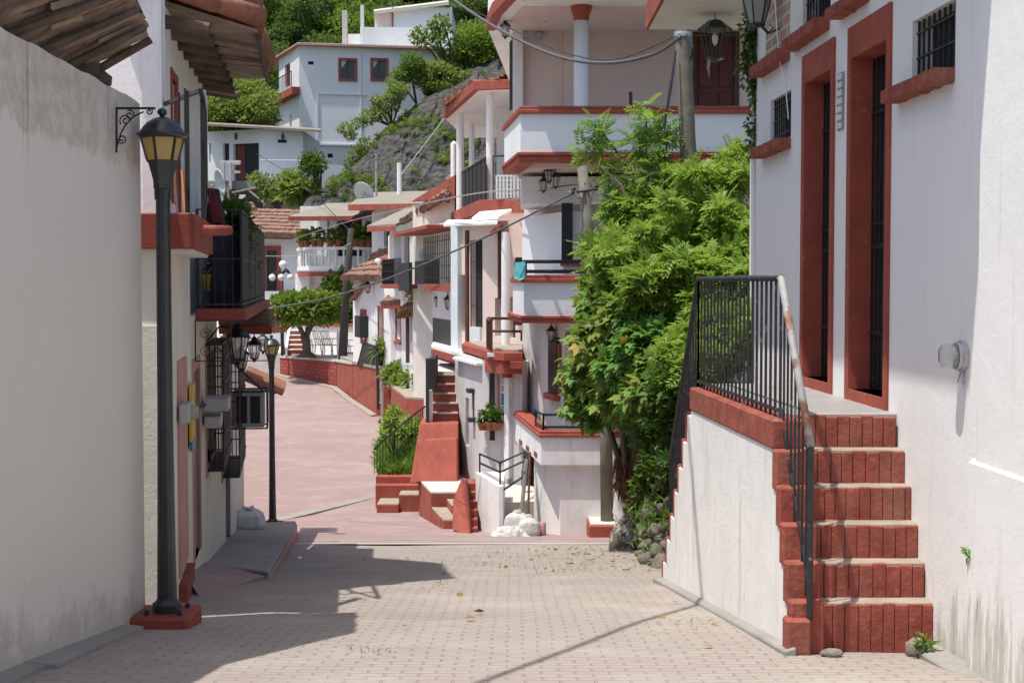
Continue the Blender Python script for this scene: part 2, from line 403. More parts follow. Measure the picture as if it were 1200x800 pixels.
# ------------------------------------------------------------------ facades
class Fa:
    def __init__(s, pa, Ya, pb, Yb):   # left end then right end as seen from the street
        s.a = V(XY(pa, Ya)); s.b = V(XY(pb, Yb)); s.L = (s.b - s.a).length
        s.d = (s.b - s.a) / s.L; s.n = V((s.d.y, -s.d.x))
    def sz(s, px, py):
        r = ray(px, py); q = V((r.x, r.y))
        t = s.a.dot(s.n) / q.dot(s.n)
        return (q * t - s.a).dot(s.d), r.z * t
    def rect(s, x0, x1, y0, y1):
        m = (x0 + x1) / 2
        a = s.sz(x0, (y0 + y1) / 2)[0]; b = s.sz(x1, (y0 + y1) / 2)[0]
        return (min(a, b), max(a, b), s.sz(m, y1)[1], s.sz(m, y0)[1])
    def pt(s, u, z, o=0):
        p = s.a + s.d * u + s.n * o; return V((p.x, p.y, z))
    def box(s, mb, R, o0, o1):
        u0, u1, z0, z1 = R
        return mb.hexa([s.pt(u0, z0, o1), s.pt(u1, z0, o1), s.pt(u1, z0, o0), s.pt(u0, z0, o0)],
                       [s.pt(u0, z1, o1), s.pt(u1, z1, o1), s.pt(u1, z1, o0), s.pt(u0, z1, o0)])
    def pbox(s, mb, x0, x1, y0, y1, o0, o1): return s.box(mb, s.rect(x0, x1, y0, y1), o0, o1)
    def shift(s, o):   # the same facade moved outward
        q = object.__new__(Fa); q.a = s.a + s.n * o; q.b = s.b + s.n * o; q.L = s.L; q.d = s.d; q.n = s.n; return q
    def pout(s, mb, x0, x1, y0, y1, o0, o1):   # box whose OUTER face covers those columns and rows
        f = s.shift(o1); return f.box(mb, f.rect(x0, x1, y0, y1), o0 - o1, 0)
    def wall(s, mb, z0, z1, holes=(), t=.15, u0=0, u1=None):
        u1 = s.L if u1 is None else u1
        us = sorted({u0, u1} | {min(max(h[i], u0), u1) for h in holes for i in (0, 1)})
        zs = sorted({z0, z1} | {min(max(h[i], z0), z1) for h in holes for i in (2, 3)})
        for i in range(len(us) - 1):
            for j in range(len(zs) - 1):
                cu, cz = (us[i] + us[i + 1]) / 2, (zs[j] + zs[j + 1]) / 2
                if any(h[0] < cu < h[1] and h[2] < cz < h[3] for h in holes): continue
                mb.poly(s.pt(us[i], zs[j]), s.pt(us[i + 1], zs[j]), s.pt(us[i + 1], zs[j + 1]), s.pt(us[i], zs[j + 1]))
        for a, b, c, d in [(u0, u1, z0, z1)] + [tuple(h) for h in holes]:
            for p, q in (((a, c), (b, c)), ((b, c), (b, d)), ((b, d), (a, d)), ((a, d), (a, c))):
                mb.poly(s.pt(*p), s.pt(*q), s.pt(q[0], q[1], -t), s.pt(p[0], p[1], -t))
        return mb
    def back(s, o, depth=0):   # plan points just behind the sheet
        return [s.a - s.n * o, s.b - s.n * o]

def bars(mb, fa, R, o, sp=.11, r=.008, hz=2):
    u0, u1, z0, z1 = R; n = max(2, int((u1 - u0) / sp))
    for i in range(n + 1):
        u = u0 + (u1 - u0) * i / n; mb.tube(fa.pt(u, z0, o), fa.pt(u, z1, o), r, n=4)
    for j in range(hz):
        z = z0 + (z1 - z0) * (j + .5) / hz; mb.tube(fa.pt(u0, z, o + r), fa.pt(u1, z, o + r), r, n=4)
def opening(fa, R, parent, name='window', frame=None, fw=.06, pane='glassdark', grille=None, sill=None, t=.15, fo=.03, go=-.03, sp=.11, so=.09, sw=.08):
    u0, u1, z0, z1 = R; root = None
    if frame:
        m = MB()
        fa.box(m, (u0 - fw, u0, z0, z1 + fw), -.02, fo); fa.box(m, (u1, u1 + fw, z0, z1 + fw), -.02, fo)
        fa.box(m, (u0, u1, z1, z1 + fw), -.02, fo - .002)
        if name == 'window': fa.box(m, (u0 - fw, u1 + fw, z0 - fw, z0), -.02, fo)
        root = m.build(name, frame, parent)
        pm = MB(); fa.box(pm, (u0 - .01, u1 + .01, z0 - .01, z1 + .01), -t - .03, -t + .02); pm.build('pane' if name == 'window' else 'leaf', pane, root)
    else:
        pm = MB(); fa.box(pm, (u0 - .01, u1 + .01, z0 - .01, z1 + .01), -t - .03, -t + .02); root = pm.build(name, pane, parent)
    if grille:
        g = MB(); bars(g, fa, R, go, sp); g.build('grille', grille, root)
    if sill:
        g = MB(); fa.box(g, (u0 - sw, u1 + sw, z0 - fw - .09 if frame else z0 - .09, z0 - fw - .003 if frame else z0 - .003), -.02, so); g.build('sill', sill, root, bevel=.008)
    return root
def rail(mb, pts, z0, z1, sp=.12, r=.009, top=.018, mid=()):
    """iron railing along a plan polyline between heights z0 and z1"""
    for (a, b) in zip(pts[:-1], pts[1:]):
        a, b = V((a[0], a[1], 0)), V((b[0], b[1], 0)); L = (b - a).length; n = max(1, int(L / sp)) if sp else 1
        for z in (z1,) + tuple(mid): mb.tube(a + V((0, 0, z)), b + V((0, 0, z)), top, n=6)
        for i in range(n + 1):
            p = a + (b - a) * i / n; rr = top if i in (0, n) else r
            mb.tube(p + V((0, 0, z0)), p + V((0, 0, z1)), rr, n=4)

# ------------------------------------------------------------------ foliage
def leaflet(L=1, w=.22, x0=0, y0=0, ang=0, z0=0, dz=-.05):
    c, s_ = math.cos(ang), math.sin(ang)
    pts = [(0, 0, 0), (.45 * L, w * L, .04 * L), (L, 0, dz * L), (.45 * L, -w * L, .04 * L)]
    return [(x0 + x * c - y * s_, y0 + x * s_ + y * c, z0 + z) for x, y, z in pts]
def tpl(quads):
    return np.array([p for q in quads for p in q]), np.arange(4 * len(quads)).reshape(-1, 4)
SPRAY = tpl([leaflet(.34, .2, x, 0, s * math.radians(58), -.3 * x * x, -.12) for x in (.15, .33, .51, .69, .85) for s in (1, -1)] + [leaflet(.3, .2, .9, 0, 0, -.26, -.1)])
LOBED = tpl([leaflet(l, .26, .22, 0, math.radians(a), 0, -.12) for a, l in ((-105, .42), (-52, .6), (0, .78), (52, .6), (105, .42))])
LEAF = tpl([leaflet(1, .3)])
BLADE = tpl([leaflet(1, .06, dz=-.35)])
ROSETTE = tpl([leaflet(.8, .17, 0, 0, math.radians(a), 0, -.25) for a in (0, 60, 125, 180, 240, 305)])
def scatter(t, pos, fwd, size, roll=None):
    tv, tf = t; N = len(pos)
    f = fwd / (np.linalg.norm(fwd, axis=1, keepdims=True) + 1e-9)
    up = np.tile(np.array([0, 0, 1.]), (N, 1)) + rng.normal(0, .35, (N, 3))
    s = np.cross(up, f); s /= (np.linalg.norm(s, axis=1, keepdims=True) + 1e-9)
    u = np.cross(f, s)
    M = np.stack([f, s, u], axis=2)
    v = np.einsum('nij,kj->nki', M, tv) * size[:, None, None] + pos[:, None, :]
    fs = (tf[None] + (np.arange(N) * len(tv))[:, None, None]).reshape(-1, 4)
    return v.reshape(-1, 3), fs, len(tf)
def clump_points(clumps, N, shell=.55):
    """clumps: list of (centre, radii); points over their outer shell with outward directions"""
    c = np.array([list(k[0]) for k in clumps]); r = np.array([list(k[1]) for k in clumps])
    wt = (r[:, 0] * r[:, 2] + r[:, 1] * r[:, 2]); idx = rng.choice(len(c), N, p=wt / wt.sum())
    d = rng.normal(0, 1, (N, 3)); d /= np.linalg.norm(d, axis=1, keepdims=True)
    q = shell + (1 - shell) * rng.random(N) ** .7
    q *= 1 + .16 * np.sin(d[:, 0] * 5 + idx) * np.cos(d[:, 2] * 6 + idx * 2)
    return c[idx] + d * r[idx] * q[:, None], d, idx
def foliage(name, clumps, N, t, size, mat, parent, droop=.25, bright=.5, shell=.55, spread=.6, up=.35):
    pos, d, idx = clump_points(clumps, N, shell)
    fwd = d + rng.normal(0, spread, d.shape); fwd[:, 2] += up - droop
    sz = size * rng.uniform(.65, 1.3, N)
    v, fs, k = scatter(t, pos, fwd, sz)
    cl = rng.random(len(clumps))
    var = np.clip(bright * .5 + .3 * cl[idx] + .32 * rng.random(N) + .05, 0, 1)
    var = np.where(rng.random(N) > .985, 1.0, np.minimum(var, .9))
    return np_obj(name, v, fs, mat, parent, np.repeat(var, k))
def branches(mb, base, tips, r, mid=.5, n=6):
    base = V(base)
    for tp in tips:
        tp = V(tp); m = base.lerp(tp, mid) + V((random.uniform(-.1, .1), random.uniform(-.1, .1), .12)) * (tp - base).length
        mb.path([base, m, tp], [r, r * .6, r * .22], n)
EXPO = 0.24
# ================================================================== SETTING
def sheet(name, x0, x1, y0, y1, dx, dy, zf, mat, smooth=True):
    xs = np.linspace(x0, x1, int((x1 - x0) / dx) + 1); ys = np.linspace(y0, y1, int((y1 - y0) / dy) + 1)
    vs = np.array([(x, y, zf(x, y)) for y in ys for x in xs]); n = len(xs)
    fs = np.array([(j * n + i, j * n + i + 1, (j + 1) * n + i + 1, (j + 1) * n + i) for j in range(len(ys) - 1) for i in range(n - 1)])
    o = np_obj(name, vs, fs, mat)
    if smooth: o.data.polygons.foreach_set('use_smooth', [True] * len(fs))
    return S(o)
def rough(x, y, a): return a * (math.sin(x * 2.1 + y * .7) + math.sin(y * 1.7 - x * .9) + .6 * math.sin(3.3 * x + 2.1 * y))
sheet('paved_street', -9, 12, -18, 20.25, .35, .35, lambda x, y: gz(y) + rough(x, y, .006), 'paver')
sheet('red_road', -26, 16, 20.25, 76, .7, .7, lambda x, y: gz(y) + .004, 'road')
sheet('road_joint_strip', -4.6, 4.2, 20.15, 20.42, .4, .27, lambda x, y: gz(y) + .012, 'paleconc')
def hill_h(x, y):
    h = gz(y) - .35
    if y > 70:
        t = y - 70
        h = gz(70) - .35 + .02 * t + .0042 * min(t, 60) ** 2 + max(0, t - 60) * .42 + max(0, t - 130) * .12
    if abs(x) > 25: h += (abs(x) - 25) * .09 * min(1, max(0, y) / 60)
    return min(h, 150)
sheet('terrain', -420, 420, -120, 520, 10, 8, lambda x, y: hill_h(x, y) + (rough(x * .1, y * .1, 1.2) if y > 95 else 0), 'hill')
# pale drain line crossing the road
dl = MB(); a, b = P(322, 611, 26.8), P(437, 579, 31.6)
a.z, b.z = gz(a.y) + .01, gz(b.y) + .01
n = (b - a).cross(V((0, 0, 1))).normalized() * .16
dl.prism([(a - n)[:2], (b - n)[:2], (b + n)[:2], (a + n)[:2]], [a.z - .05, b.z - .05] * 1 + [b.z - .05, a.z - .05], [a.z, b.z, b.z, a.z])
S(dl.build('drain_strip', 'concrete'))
dg = MB(); p_ = [P(452, 641, 21.5), P(532, 641, 21.1)]; dg.prism([(p_[0].x, 21.45), (p_[1].x, 21.15), (p_[1].x, 21.25), (p_[0].x + .1, 21.55)], gz(21.4) - .05, [gz(21.45) + .008, gz(21.15) + .008, gz(21.25) + .008, gz(21.55) + .008]); S(dg.build('drain_slot', 'concrete'))

# ================================================================== LEFT: garden wall and its broken roof
LWX = lambda y: -2.27 - .07 * (8.7 - y)
lwt = lambda y: 1.206 - .059 * (y - 6.7)
m = MB()
ys = [-6, 0, 3] + [3.2 + .12 * i for i in range(46)] + [8.72]; wob = {y: random.uniform(-.012, .01) for y in ys}
for y0, y1 in zip(ys[:-1], ys[1:]):
    pts = [(LWX(y0), y0), (LWX(y1), y1), (LWX(y1) - .3, y1), (LWX(y0) - .3, y0)]
    m.prism(pts, -3.2, [lwt(y0) + wob[y0], lwt(y1) + wob[y1], lwt(y1) + wob[y1], lwt(y0) + wob[y0]])
gw = T('garden_wall', 'tall grey plastered wall with a peeling stained top beside the left lamp post', 'wall', (LWX(7), 7, gz(7)))
m.build('wall', 'gardenwall', gw, weld=True)
m = MB()
for y0, y1 in ((-4, 3.5), (3.5, 6.9), (6.9, 8.35)):
    m.prism([(LWX(y0) - .05, y0), (LWX(y0) + .16, y0), (LWX(y1) + .11, y1), (LWX(y1) - .05, y1)], [gz(y0) - .2] * 2 + [gz(y1) - .2] * 2, [gz(y0) + .05, gz(y0) + .03, gz(y1) + .03, gz(y1) + .05])
S(m.build('gutter_kerb', 'concrete'))
er = T('old_roof', 'sagging old plank roof edge with broken boards above the grey wall', 'roof', P(150, 45, 8.6))
O1, O0 = P(171, 38, 8.75), P(128, -50, 7.6); I1, I0 = P(92, 84, 8.6), P(-95, 10, 6.2)
m = MB(); m2 = MB(); rd = random.Random(3)
for i in range(23):
    t = (i + .5) / 23; o_ = O0.lerp(O1, t) + V((rd.uniform(-.16, .03), 0, rd.uniform(-.02, .02))); i_ = I0.lerp(I1, t)
    i_ = i_ + (i_ - o_) * .5
    w = rd.uniform(.022, .045)
    side = (O1 - O0).normalized() * w
    m.obox(i_ - side / 2, o_ - i_, side, V((0, 0, rd.uniform(.03, .05))))
for t in (.04, .3, .55, .8, .99):
    o_ = O0.lerp(O1, t) + V((.03, 0, -.05)); i_ = I0.lerp(I1, t) + V((0, 0, -.06)); i_ = i_ + (i_ - o_) * .4
    m2.tube(i_, o_, .03, .024, 7)
m2.tube(P(84, 79, 8.5), P(150, 53, 8.85), .034, .03, 8)
m2.tube(P(10, -10, 7.2), P(140, 28, 8.6), .025, .02, 6)
m.build('board', 'wood', er); tp2 = MB(); up_v = V((0, 0, .085)); tp2.add([O0 + up_v, O1 + up_v, I1 + (I1 - O1) * .5 + up_v, I0 + (I0 - O0) * .5 + up_v], [(0, 1, 2, 3)]); tp2.build('roof_deck', 'wooddark', er); m2.build('rafter', 'wooddark', er)
m = MB()
for i in range(34):     # broken batten ends along the eave
    t = rd.random(); o_ = O0.lerp(O1, t); i_ = I0.lerp(I1, t); k = rd.uniform(0, .5); d = (o_ - i_).normalized(); s_ = (O1 - O0).normalized()
    c = o_.lerp(i_, k) + V((0, 0, rd.uniform(-.05, .03))); l = rd.uniform(.12, .4); d = (d + s_ * rd.uniform(-.25, .25)).normalized()
    m.obox(c, d * l * .18, s_ * rd.uniform(.02, .05), V((0, 0, rd.uniform(.012, .03)))); m.obox(c, -d * l, s_ * rd.uniform(.02, .05), V((0, 0, rd.uniform(.012, .03))))
m.build('batten', 'wood', er)
m = MB()
for i in range(16):      # broken tile ends lying on the boards
    t = (i + .5) / 16; o_ = O0.lerp(O1, t); i_ = I0.lerp(I1, t)
    p0 = o_ + (o_ - i_) * rd.uniform(-.05, .03) + V((0, 0, rd.uniform(.02, .06))); p1 = p0 + (i_ - o_) * 1.2
    m.tube(p0, p1, .026, .023, 7)
m.build('roof_tile', 'terraold', er)
rk = MB(); rk.blob(P(105, 82, 8.55), (.09, .12, .09), 9, .2, 3); rk.blob(P(118, 93, 8.6), (.06, .1, .07), 8, .2, 5)
tag(rk.build('rubble_lump', 'bark', smooth=True), 'dark lump of rubble lying on the wall top under the plank roof', 'rubble')

# scroll bracket at the end of the wall
sb = T('scroll_bracket', 'small black wrought iron scroll bracket at the end of the grey wall', 'bracket', P(150, 150, 8.45))
m = MB(); Yb = 8.22; pp = lambda x, y: P(x, y, Yb) + V((0, 0, 0))
m.tube(pp(136.5, 126), pp(136.5, 179), .007, n=6); m.tube(pp(136, 127), pp(182, 127), .007, n=6)
def spiral(cx, cy, r, a0, turns, n=22, Y=8.22):
    return [P(cx + r * (1 - .8 * i / n) * math.cos(a0 + turns * 6.283 * i / n), cy + r * (1 - .8 * i / n) * math.sin(a0 + turns * 6.283 * i / n), Y) for i in range(n + 1)]
m.path(spiral(143, 163, 6, 3.6, -1.5), .0045, 5); m.path(spiral(147, 141, 7, 2.4, 1.5), .0045, 5); m.path(spiral(175, 131, 4.5, 3.9, 1.5), .0045, 5); m.path(spiral(152, 135, 6, 4.2, 1.4), .0045, 5)
m.path([P(137, 172, Yb), P(141, 158, Yb), P(146, 148, Yb), P(156, 137, Yb), P(168, 131, Yb)], .005, 5)
m.build('scroll', 'black', sb)

# ================================================================== street lamps
def lamp_proto():
    t = T('street_lamp', 'black street lamp with amber panes standing against the grey wall', 'street lamp', (0, 0, 0), 'street lamps along the left side')
    m = MB(); m.lathe((0, 0, 0), [(.085, 0), (.085, .05), (.06, .08), (.054, .5), (.047, 1.2), (.043, 2.5), (.05, 2.5), (.052, 2.56), (.04, 2.58)], 12); m.build('pole', 'lamp', t, smooth=False)
    m = MB(); m.lathe((0, 0, 0), [(.045, 2.55), (.055, 2.57), (.058, 2.62), (.085, 2.72), (.09, 2.72), (.093, 2.735), (.03, 2.74)], 6); m.build('collar', 'lamp', t)
    m = MB(); m.lathe((0, 0, 0), [(.088, 2.737), (.124, 2.868)], 6, 0); pn = m.build('lamp_pane', 'amber', t)
    m = MB()
    for k in range(6):
        a = k * math.pi / 3; m.tube((.09 * math.cos(a), .09 * math.sin(a), 2.73), (.127 * math.cos(a), .127 * math.sin(a), 2.872), .009, n=4)
    m.build('frame_bar', 'lamp', pn)
    m = MB(); m.lathe((0, 0, 0), [(.13, 2.868), (.152, 2.885), (.152, 2.895), (.135, 2.9), (.118, 2.93), (.09, 2.962), (.055, 2.985), (.022, 2.995)], 18); m.build('lamp_hood', 'lamp', t, smooth=True)
    m = MB(); m.lathe((0, 0, 0), [(.012, 2.985), (.014, 3.0), (.026, 3.012), (.03, 3.026), (.022, 3.042), (.008, 3.05)], 10); m.build('finial', 'lamp', t, smooth=True)
    return t
lp = lamp_proto(); bp = P(196, 716, 8.6); lp.location = bp; lp.rotation_euler = (0, 0, .35)
m = MB(); x0 = bp.x
m.prism([(x0 - .20, bp.y - .17), (x0 + .17, bp.y - .17), (x0 + .17, bp.y + .2), (x0 - .20, bp.y + .2)], gz(8.6) - .15, bp.z + .001)
ped = T('lamp_plinth', 'squat dark red concrete plinth under the lamp post by the grey wall', 'plinth', (x0, bp.y, gz(8.6))); m.build('block', 'reddeep', ped, bevel=.02)
m = MB()
for dx, dy in ((-.1, -.1), (.1, -.1), (-.1, .1), (.1, .1)): m.lathe((x0 + dx, bp.y + dy, bp.z), [(.016, 0), (.016, .03), (.008, .035)], 6)
m.build('bolt', 'lamp', ped)
lp2 = copy_thing(lp, P(319.5, 613, 22.85), label='black street lamp with amber panes at the far end of the raised pavement')
m = MB(); q = lp2.location; m.prism([(q.x - .24, q.y - .2), (q.x + .2, q.y - .2), (q.x + .17, q.y + .2), (q.x - .2, q.y + .2)], q.z - .12, q.z + .02)
tag(m.build('lamp_plinth', 'reddeep', bevel=.03), 'small dark red plinth under the lamp post on the raised pavement', 'plinth')

# ================================================================== LEFT: pavement, house with roof, terrace house
LX = lambda y: XY(193, 9.0)[0] + (XY(283, 22.85)[0] - XY(193, 9.0)[0]) / 13.85 * (y - 9.0)
UX = lambda y: XY(192, 10.27)[0] - .146 * (y - 10.27)
m = MB()
pin = [(LX(y) - .1, y) for y in (13.1, 16, 20, 23.2)]; pout = [(X(345, 23.2), 23.2), (-3.08, 19.8), (-2.52, 15.6), (X(311, 11.9), 11.95)]
pts = pin + pout; top = lambda y: np.interp(y, [11.9, 15, 19, 23.2], [-2.44, -2.85, -3.38, -3.92])
m.prism(pts, [gz(p[1]) - .3 for p in pts], [float(top(p[1])) for p in pts])
S(m.build('raised_pavement', 'concrete', bevel=.015))
m = MB(); pe = [(x + .012, y - .006) for x, y in pout]
m.strip(list(reversed(pe)), -5, -5.1, 0, .01) if False else None
for (a, b) in zip(pout[:-1], pout[1:]):
    m.prism([(a[0] + .02, a[1]), (b[0] + .02, b[1]), (b[0] - .02, b[1]), (a[0] - .02, a[1])], [gz(a[1]) - .1, gz(b[1]) - .1] * 1 + [gz(b[1]) - .1, gz(a[1]) - .1], [float(top(a[1])) - .05, float(top(b[1])) - .05] + [float(top(b[1])) - .05, float(top(a[1])) - .05])
S(m.build('pavement_kerb', 'pinkmid'))
m = MB()
ra, rb, rc, rd_ = (LX(10.6) + 0, 10.6), (X(232, 10.2), 10.15), (X(309, 11.95), 11.9), (LX(13.05), 13.05)
m.add([(ra[0], ra[1], gz(10.6) + .12), (rb[0], rb[1], gz(10.15) + .008), (rc[0], rc[1], gz(11.9) + .03), (rd_[0], rd_[1], float(top(13.05)) + .012), (rc[0], rc[1], gz(11.9) - .2), (rb[0], rb[1], gz(10.15) - .2), (ra[0], ra[1], gz(10.6) - .2), (rd_[0], rd_[1], gz(13) - .2)],
      [(0, 1, 2, 3), (1, 5, 4, 2), (0, 6, 5, 1), (2, 4, 7, 3)])
S(m.build('pink_ramp', 'road'))

L = Fa(193, 9.0, 283, 22.85); L.L += .4
lh = T('terrace_house', 'long cream ground floor with doors and grilles along the raised pavement', 'house', (LX(16), 16, gz(16)))
hd1 = L.rect(226.5, 233.5, 432, 655); hd0 = L.rect(207.5, 217.5, 420, 668)
hw1 = L.rect(241, 251, 412, 538); hw2 = L.rect(259, 268, 430, 545); hd2 = L.rect(264.5, 270, 540, 640)
m = MB(); L.wall(m, -6, -.28, [hd1, hw1, hw2, hd2], .16, 0, 6.3); 
m2 = MB(); L.wall(m, -6, -.62, [hd1, hw1, hw2, hd2], .16, 6.3)
bk = L.back(.17); far = V((-6, -1))
m.prism([bk[0], L.a + L.d * 6.3 - L.n * .17, L.a + L.d * 6.3 - L.n * 4, bk[0] - L.n * 4], -6, -.3)
m.prism([L.a + L.d * 6.3 - L.n * .17, L.a + L.d * L.L - L.n * .17, L.a + L.d * L.L - L.n * 6, L.a + L.d * 6.3 - L.n * 6], -6, -.63)
m.build('wall', 'cream', lh)
opening(L, hd1, lh, 'door', 'pinkmid', .10, 'redwood', t=.14, fo=.012)
m = MB(); L.box(m, hd0, 0, .018); m.build('door_surround', 'pinkmid', lh)
m = MB(); L.box(m, (hd0[0], hd0[1] + .02, gz(11.6) - .3, gz(11.6) + .35), 0, .06); m.build('door_step', 'reddeep', lh)
def cage(fa, R, parent, o=.16):
    w = opening(fa, R, parent, 'window', 'pinkmid', .09, 'redwood', fo=.012)
    g = MB(); u0, u1, z0, z1 = R; z0 -= .03; z1 += .1
    bars(g, fa, (u0, u1, z0, z1), o, .10, .010, 5)
    for u in (u0, u1):
        for z in np.linspace(z0, z1, 7): g.tube(fa.pt(u, z, 0), fa.pt(u, z, o), .009, n=4)
        for oo in (.04, .09): g.tube(fa.pt(u, z0, oo), fa.pt(u, z1, oo), .008, n=4)
    fa.box(g, (u0, u1, z0 - .012, z0), 0, o); fa.box(g, (u0, u1, z1, z1 + .012), 0, o)
    g.build('grille', 'black', w)
cage(L, hw1, lh); cage(L, hw2, lh, .2)
opening(L, hd2, lh, 'door', None, .06, 'brown')
# terrace slab, its mesh railing and the lower ledge beyond
def offp(y, o): p = V((LX(y), y)) + L.n * o; return (p.x, p.y)
m = MB(); tp = [offp(11.8, 0.005), offp(11.8, .41), offp(18.0, .52), offp(18.0, 0.005)]
m.prism(tp, -.33, -.225); m.build('terrace_slab', 'reddeep', lh, bevel=.01)
m = MB(); m.prism([offp(15.4, .005), offp(15.4, .55), offp(19.6, .55), offp(19.6, .005)], -.47, -.345); m.build('ledge_beam', 'wooddark', lh)
m = MB(); m.prism([offp(15.45, .006), offp(15.35, .58), offp(19.7, .58), offp(19.7, .006)], -.57, -.475); m.build('ledge', 'reddeep', lh, bevel=.01)
m = MB()
A_, B_, C_ = V((*offp(11.85, .02), 0)), V((*offp(11.85, .38), 0)), V((*offp(17.8, .45), 0))
for a, b, n in ((B_, C_, 44), (A_, B_, 5)):
    for i in range(n + 1):
        p = a.lerp(b, i / n); m.tube(p + V((0, 0, -.225)), p + V((0, 0, .60)), .007 if i % 11 else .014, n=4)
    for z in (-.19, .19, .60): m.tube(a + V((0, 0, z)), b + V((0, 0, z)), .009, n=4)
tr = m.build('terrace_railing', 'black', lh)
m = MB(); dv = (C_ - B_); nn = V((L.n.x, L.n.y, 0)) * .004
m.obox(B_ + V((0, 0, -.16)) - nn, dv, nn * 2, V((0, 0, .73))); m.build('shade_cloth', 'mesh', tr)
m = MB(); m.prism([offp(23.2, .02), offp(23.2, .5), offp(24.6, .6), offp(24.6, .02)], [-1.62, -1.86, -1.86, -1.62], [-1.55, -1.8, -1.8, -1.55])
for i in range(7):
    u = 23.25 + i * .2; a, b = offp(u, .02), offp(u + .03, .66)
    m.tube((a[0], a[1], -1.52), (b[0], b[1], -1.80), .09, .09, 8)
m.build('porch_roof', 'terra', lh)

# upper house with eaves
up = T('eaved_house', 'whitewashed house with red balcony under tiled eaves behind the grey wall', 'house', (LX(12), 11, gz(11)))
uy0, uy1 = 10.27, 15.15
FU = Fa(40, 10.3, 192, 10.27); SU = Fa(192, 10.27, 245, 15.15)
m = MB(); FU.wall(m, -.30, 2.7, (), .1)
wr = SU.rect(201, 207, 95, 240); m2 = MB(); SU.wall(m, -.30, 2.12, [wr], .14)
m.prism([FU.a - FU.n * .12, (FU.b - FU.n * .12) + V((-.14, 0)), (SU.b - SU.n * .15), (SU.b.x - 4, SU.b.y)], -.31, 2.11)
m.build('wall', 'white2', up)
opening(SU, wr, up, 'door', 'redwall', .06, 'redwood', fo=.015)
B1 = [(-3.2, 8.92), (X(230, 8.92), 8.92), (X(250, 10.85), 10.85), (-3.2, 10.85)]
m = MB(); m.prism([(-3.4, 9.0), (LX(9.0) + .003, 9.0), (LX(11.2) + .003, 11.2), (-3.4, 11.2)], -3.2, .19); m.build('lower_wall', 'cream', up)
m = MB(); m.prism(B1, .205, .43); bal = m.build('balcony', 'reddeep', up, bevel=.008)
m = MB(); m.prism([(B1[0][0], 8.95), (B1[1][0] - .03, 8.95), (B1[2][0] - .03, 10.8), (B1[3][0], 10.8)], .18, .206); m.build('soffit', 'cream', bal)
m = MB(); zt = 1.28
c1, c2, c3 = V((X(233, 10.2), 10.2, 0)), V((X(239.5, 10.0), 10.0, 0)), V((LX(10.5) + .02, 10.5, 0))
for p, r in ((c2, .022), (V((X(222, 9.6), 9.6, 0)), .011), (V((X(219, 9.5), 9.5, 0)), .009), (V((X(212, 9.7), 9.7, 0)), .009)):
    m.tube(p + V((0, 0, .425)), p + V((0, 0, zt)), r, n=4)
m.tube(V((UX(10.3) + .0, 10.35, zt)), V((X(237, 9.6), 9.6, zt)), .018, n=4); m.tube(V((X(237, 9.6), 9.6, zt)), c2 + V((0, 0, zt)), .02, n=4)
e = V((X(242, 10.75), 10.75, 0)); m.tube(c2 + V((0, 0, zt)), e + V((0, 0, zt)), .02, n=4); m.tube(e + V((0, 0, .425)), e + V((0, 0, zt)), .018, n=4)
for i in range(9):
    p = c2.lerp(e, i / 8); m.tube(p + V((0, 0, .425)), p + V((0, 0, .74)), .006, n=4)
m.tube(c2 + V((0, 0, .74)), e + V((0, 0, .74)), .01, n=4)
m.build('balcony_frame', 'black', bal)
m = MB(); m.tube(P(231, 270, 9.3), P(268, 270, 9.8), .035, n=10); m.build('drain_spout', 'redwall', bal, smooth=True)
# eaves: rafters, boards, tiles
rf = MB()
T0, T1 = P(301, 38, 11.2), P(312, 92, 13.85); W0 = V((UX(10.5), 10.5, 2.03)); W1 = V((UX(15), 14.9, 2.12))
Wi0 = W0 + (W0 - T0) * 1.5; Wi1 = W1 + (W1 - T1) * 1.5
rd = random.Random(5)
def eave(a, b): return (T0.lerp(T1, a)).lerp(W0.lerp(W1, a), b)
n = 20
for i in range(n):
    a0, a1 = i / n + .006, (i + 1) / n - .006; j = rd.uniform(-.07, .03)
    t0, t1 = eave(a0, j), eave(a1, j); w0, w1 = eave(a0, 1.6), eave(a1, 1.6); h = V((0, 0, .02)); dz = V((0, 0, rd.uniform(-.012, .012))); t0, t1, w0, w1 = t0 + dz, t1 + dz * -.5, w0 + dz, w1 - dz * .5
    rf.hexa([t0, t1, w1, w0], [t0 + h, t1 + h, w1 + h, w0 + h])
roof = rf.build('roof', 'wood', up)
for i in range(9):
    rr = MB(); y = 10.5 + i * .56; p = V((UX(y) - .3, y, 1.95 + .012 * i)); rr.tube(p, p + V((.62, .04, -.10)), .055, .05, 8); rr.build('rafter', 'wooddark', roof)
rr = MB(); rr.tube(eave(.02, -.02) + V((0, 0, -.03)), eave(.98, -.02) + V((0, 0, -.03)), .02, n=6)
rr.build('purlin', 'wooddark', roof)
tl = MB()
for i in range(12):
    a = .05 + i / 13
    for k in range(4):
        p0 = eave(a, -.03 + k * .42) + V((0, 0, .15 + .02 * k)); p1 = eave(a, .42 + k * .42) + V((0, 0, .14 + .02 * k))
        tl.tube(p0, p1, .098, .085, 8)
        q0 = eave(a + .04, -.03 + k * .42) + V((0, 0, .105)); q1 = eave(a + .04, .4 + k * .42) + V((0, 0, .10)); tl.tube(q0, q1, .06, .06, 6)
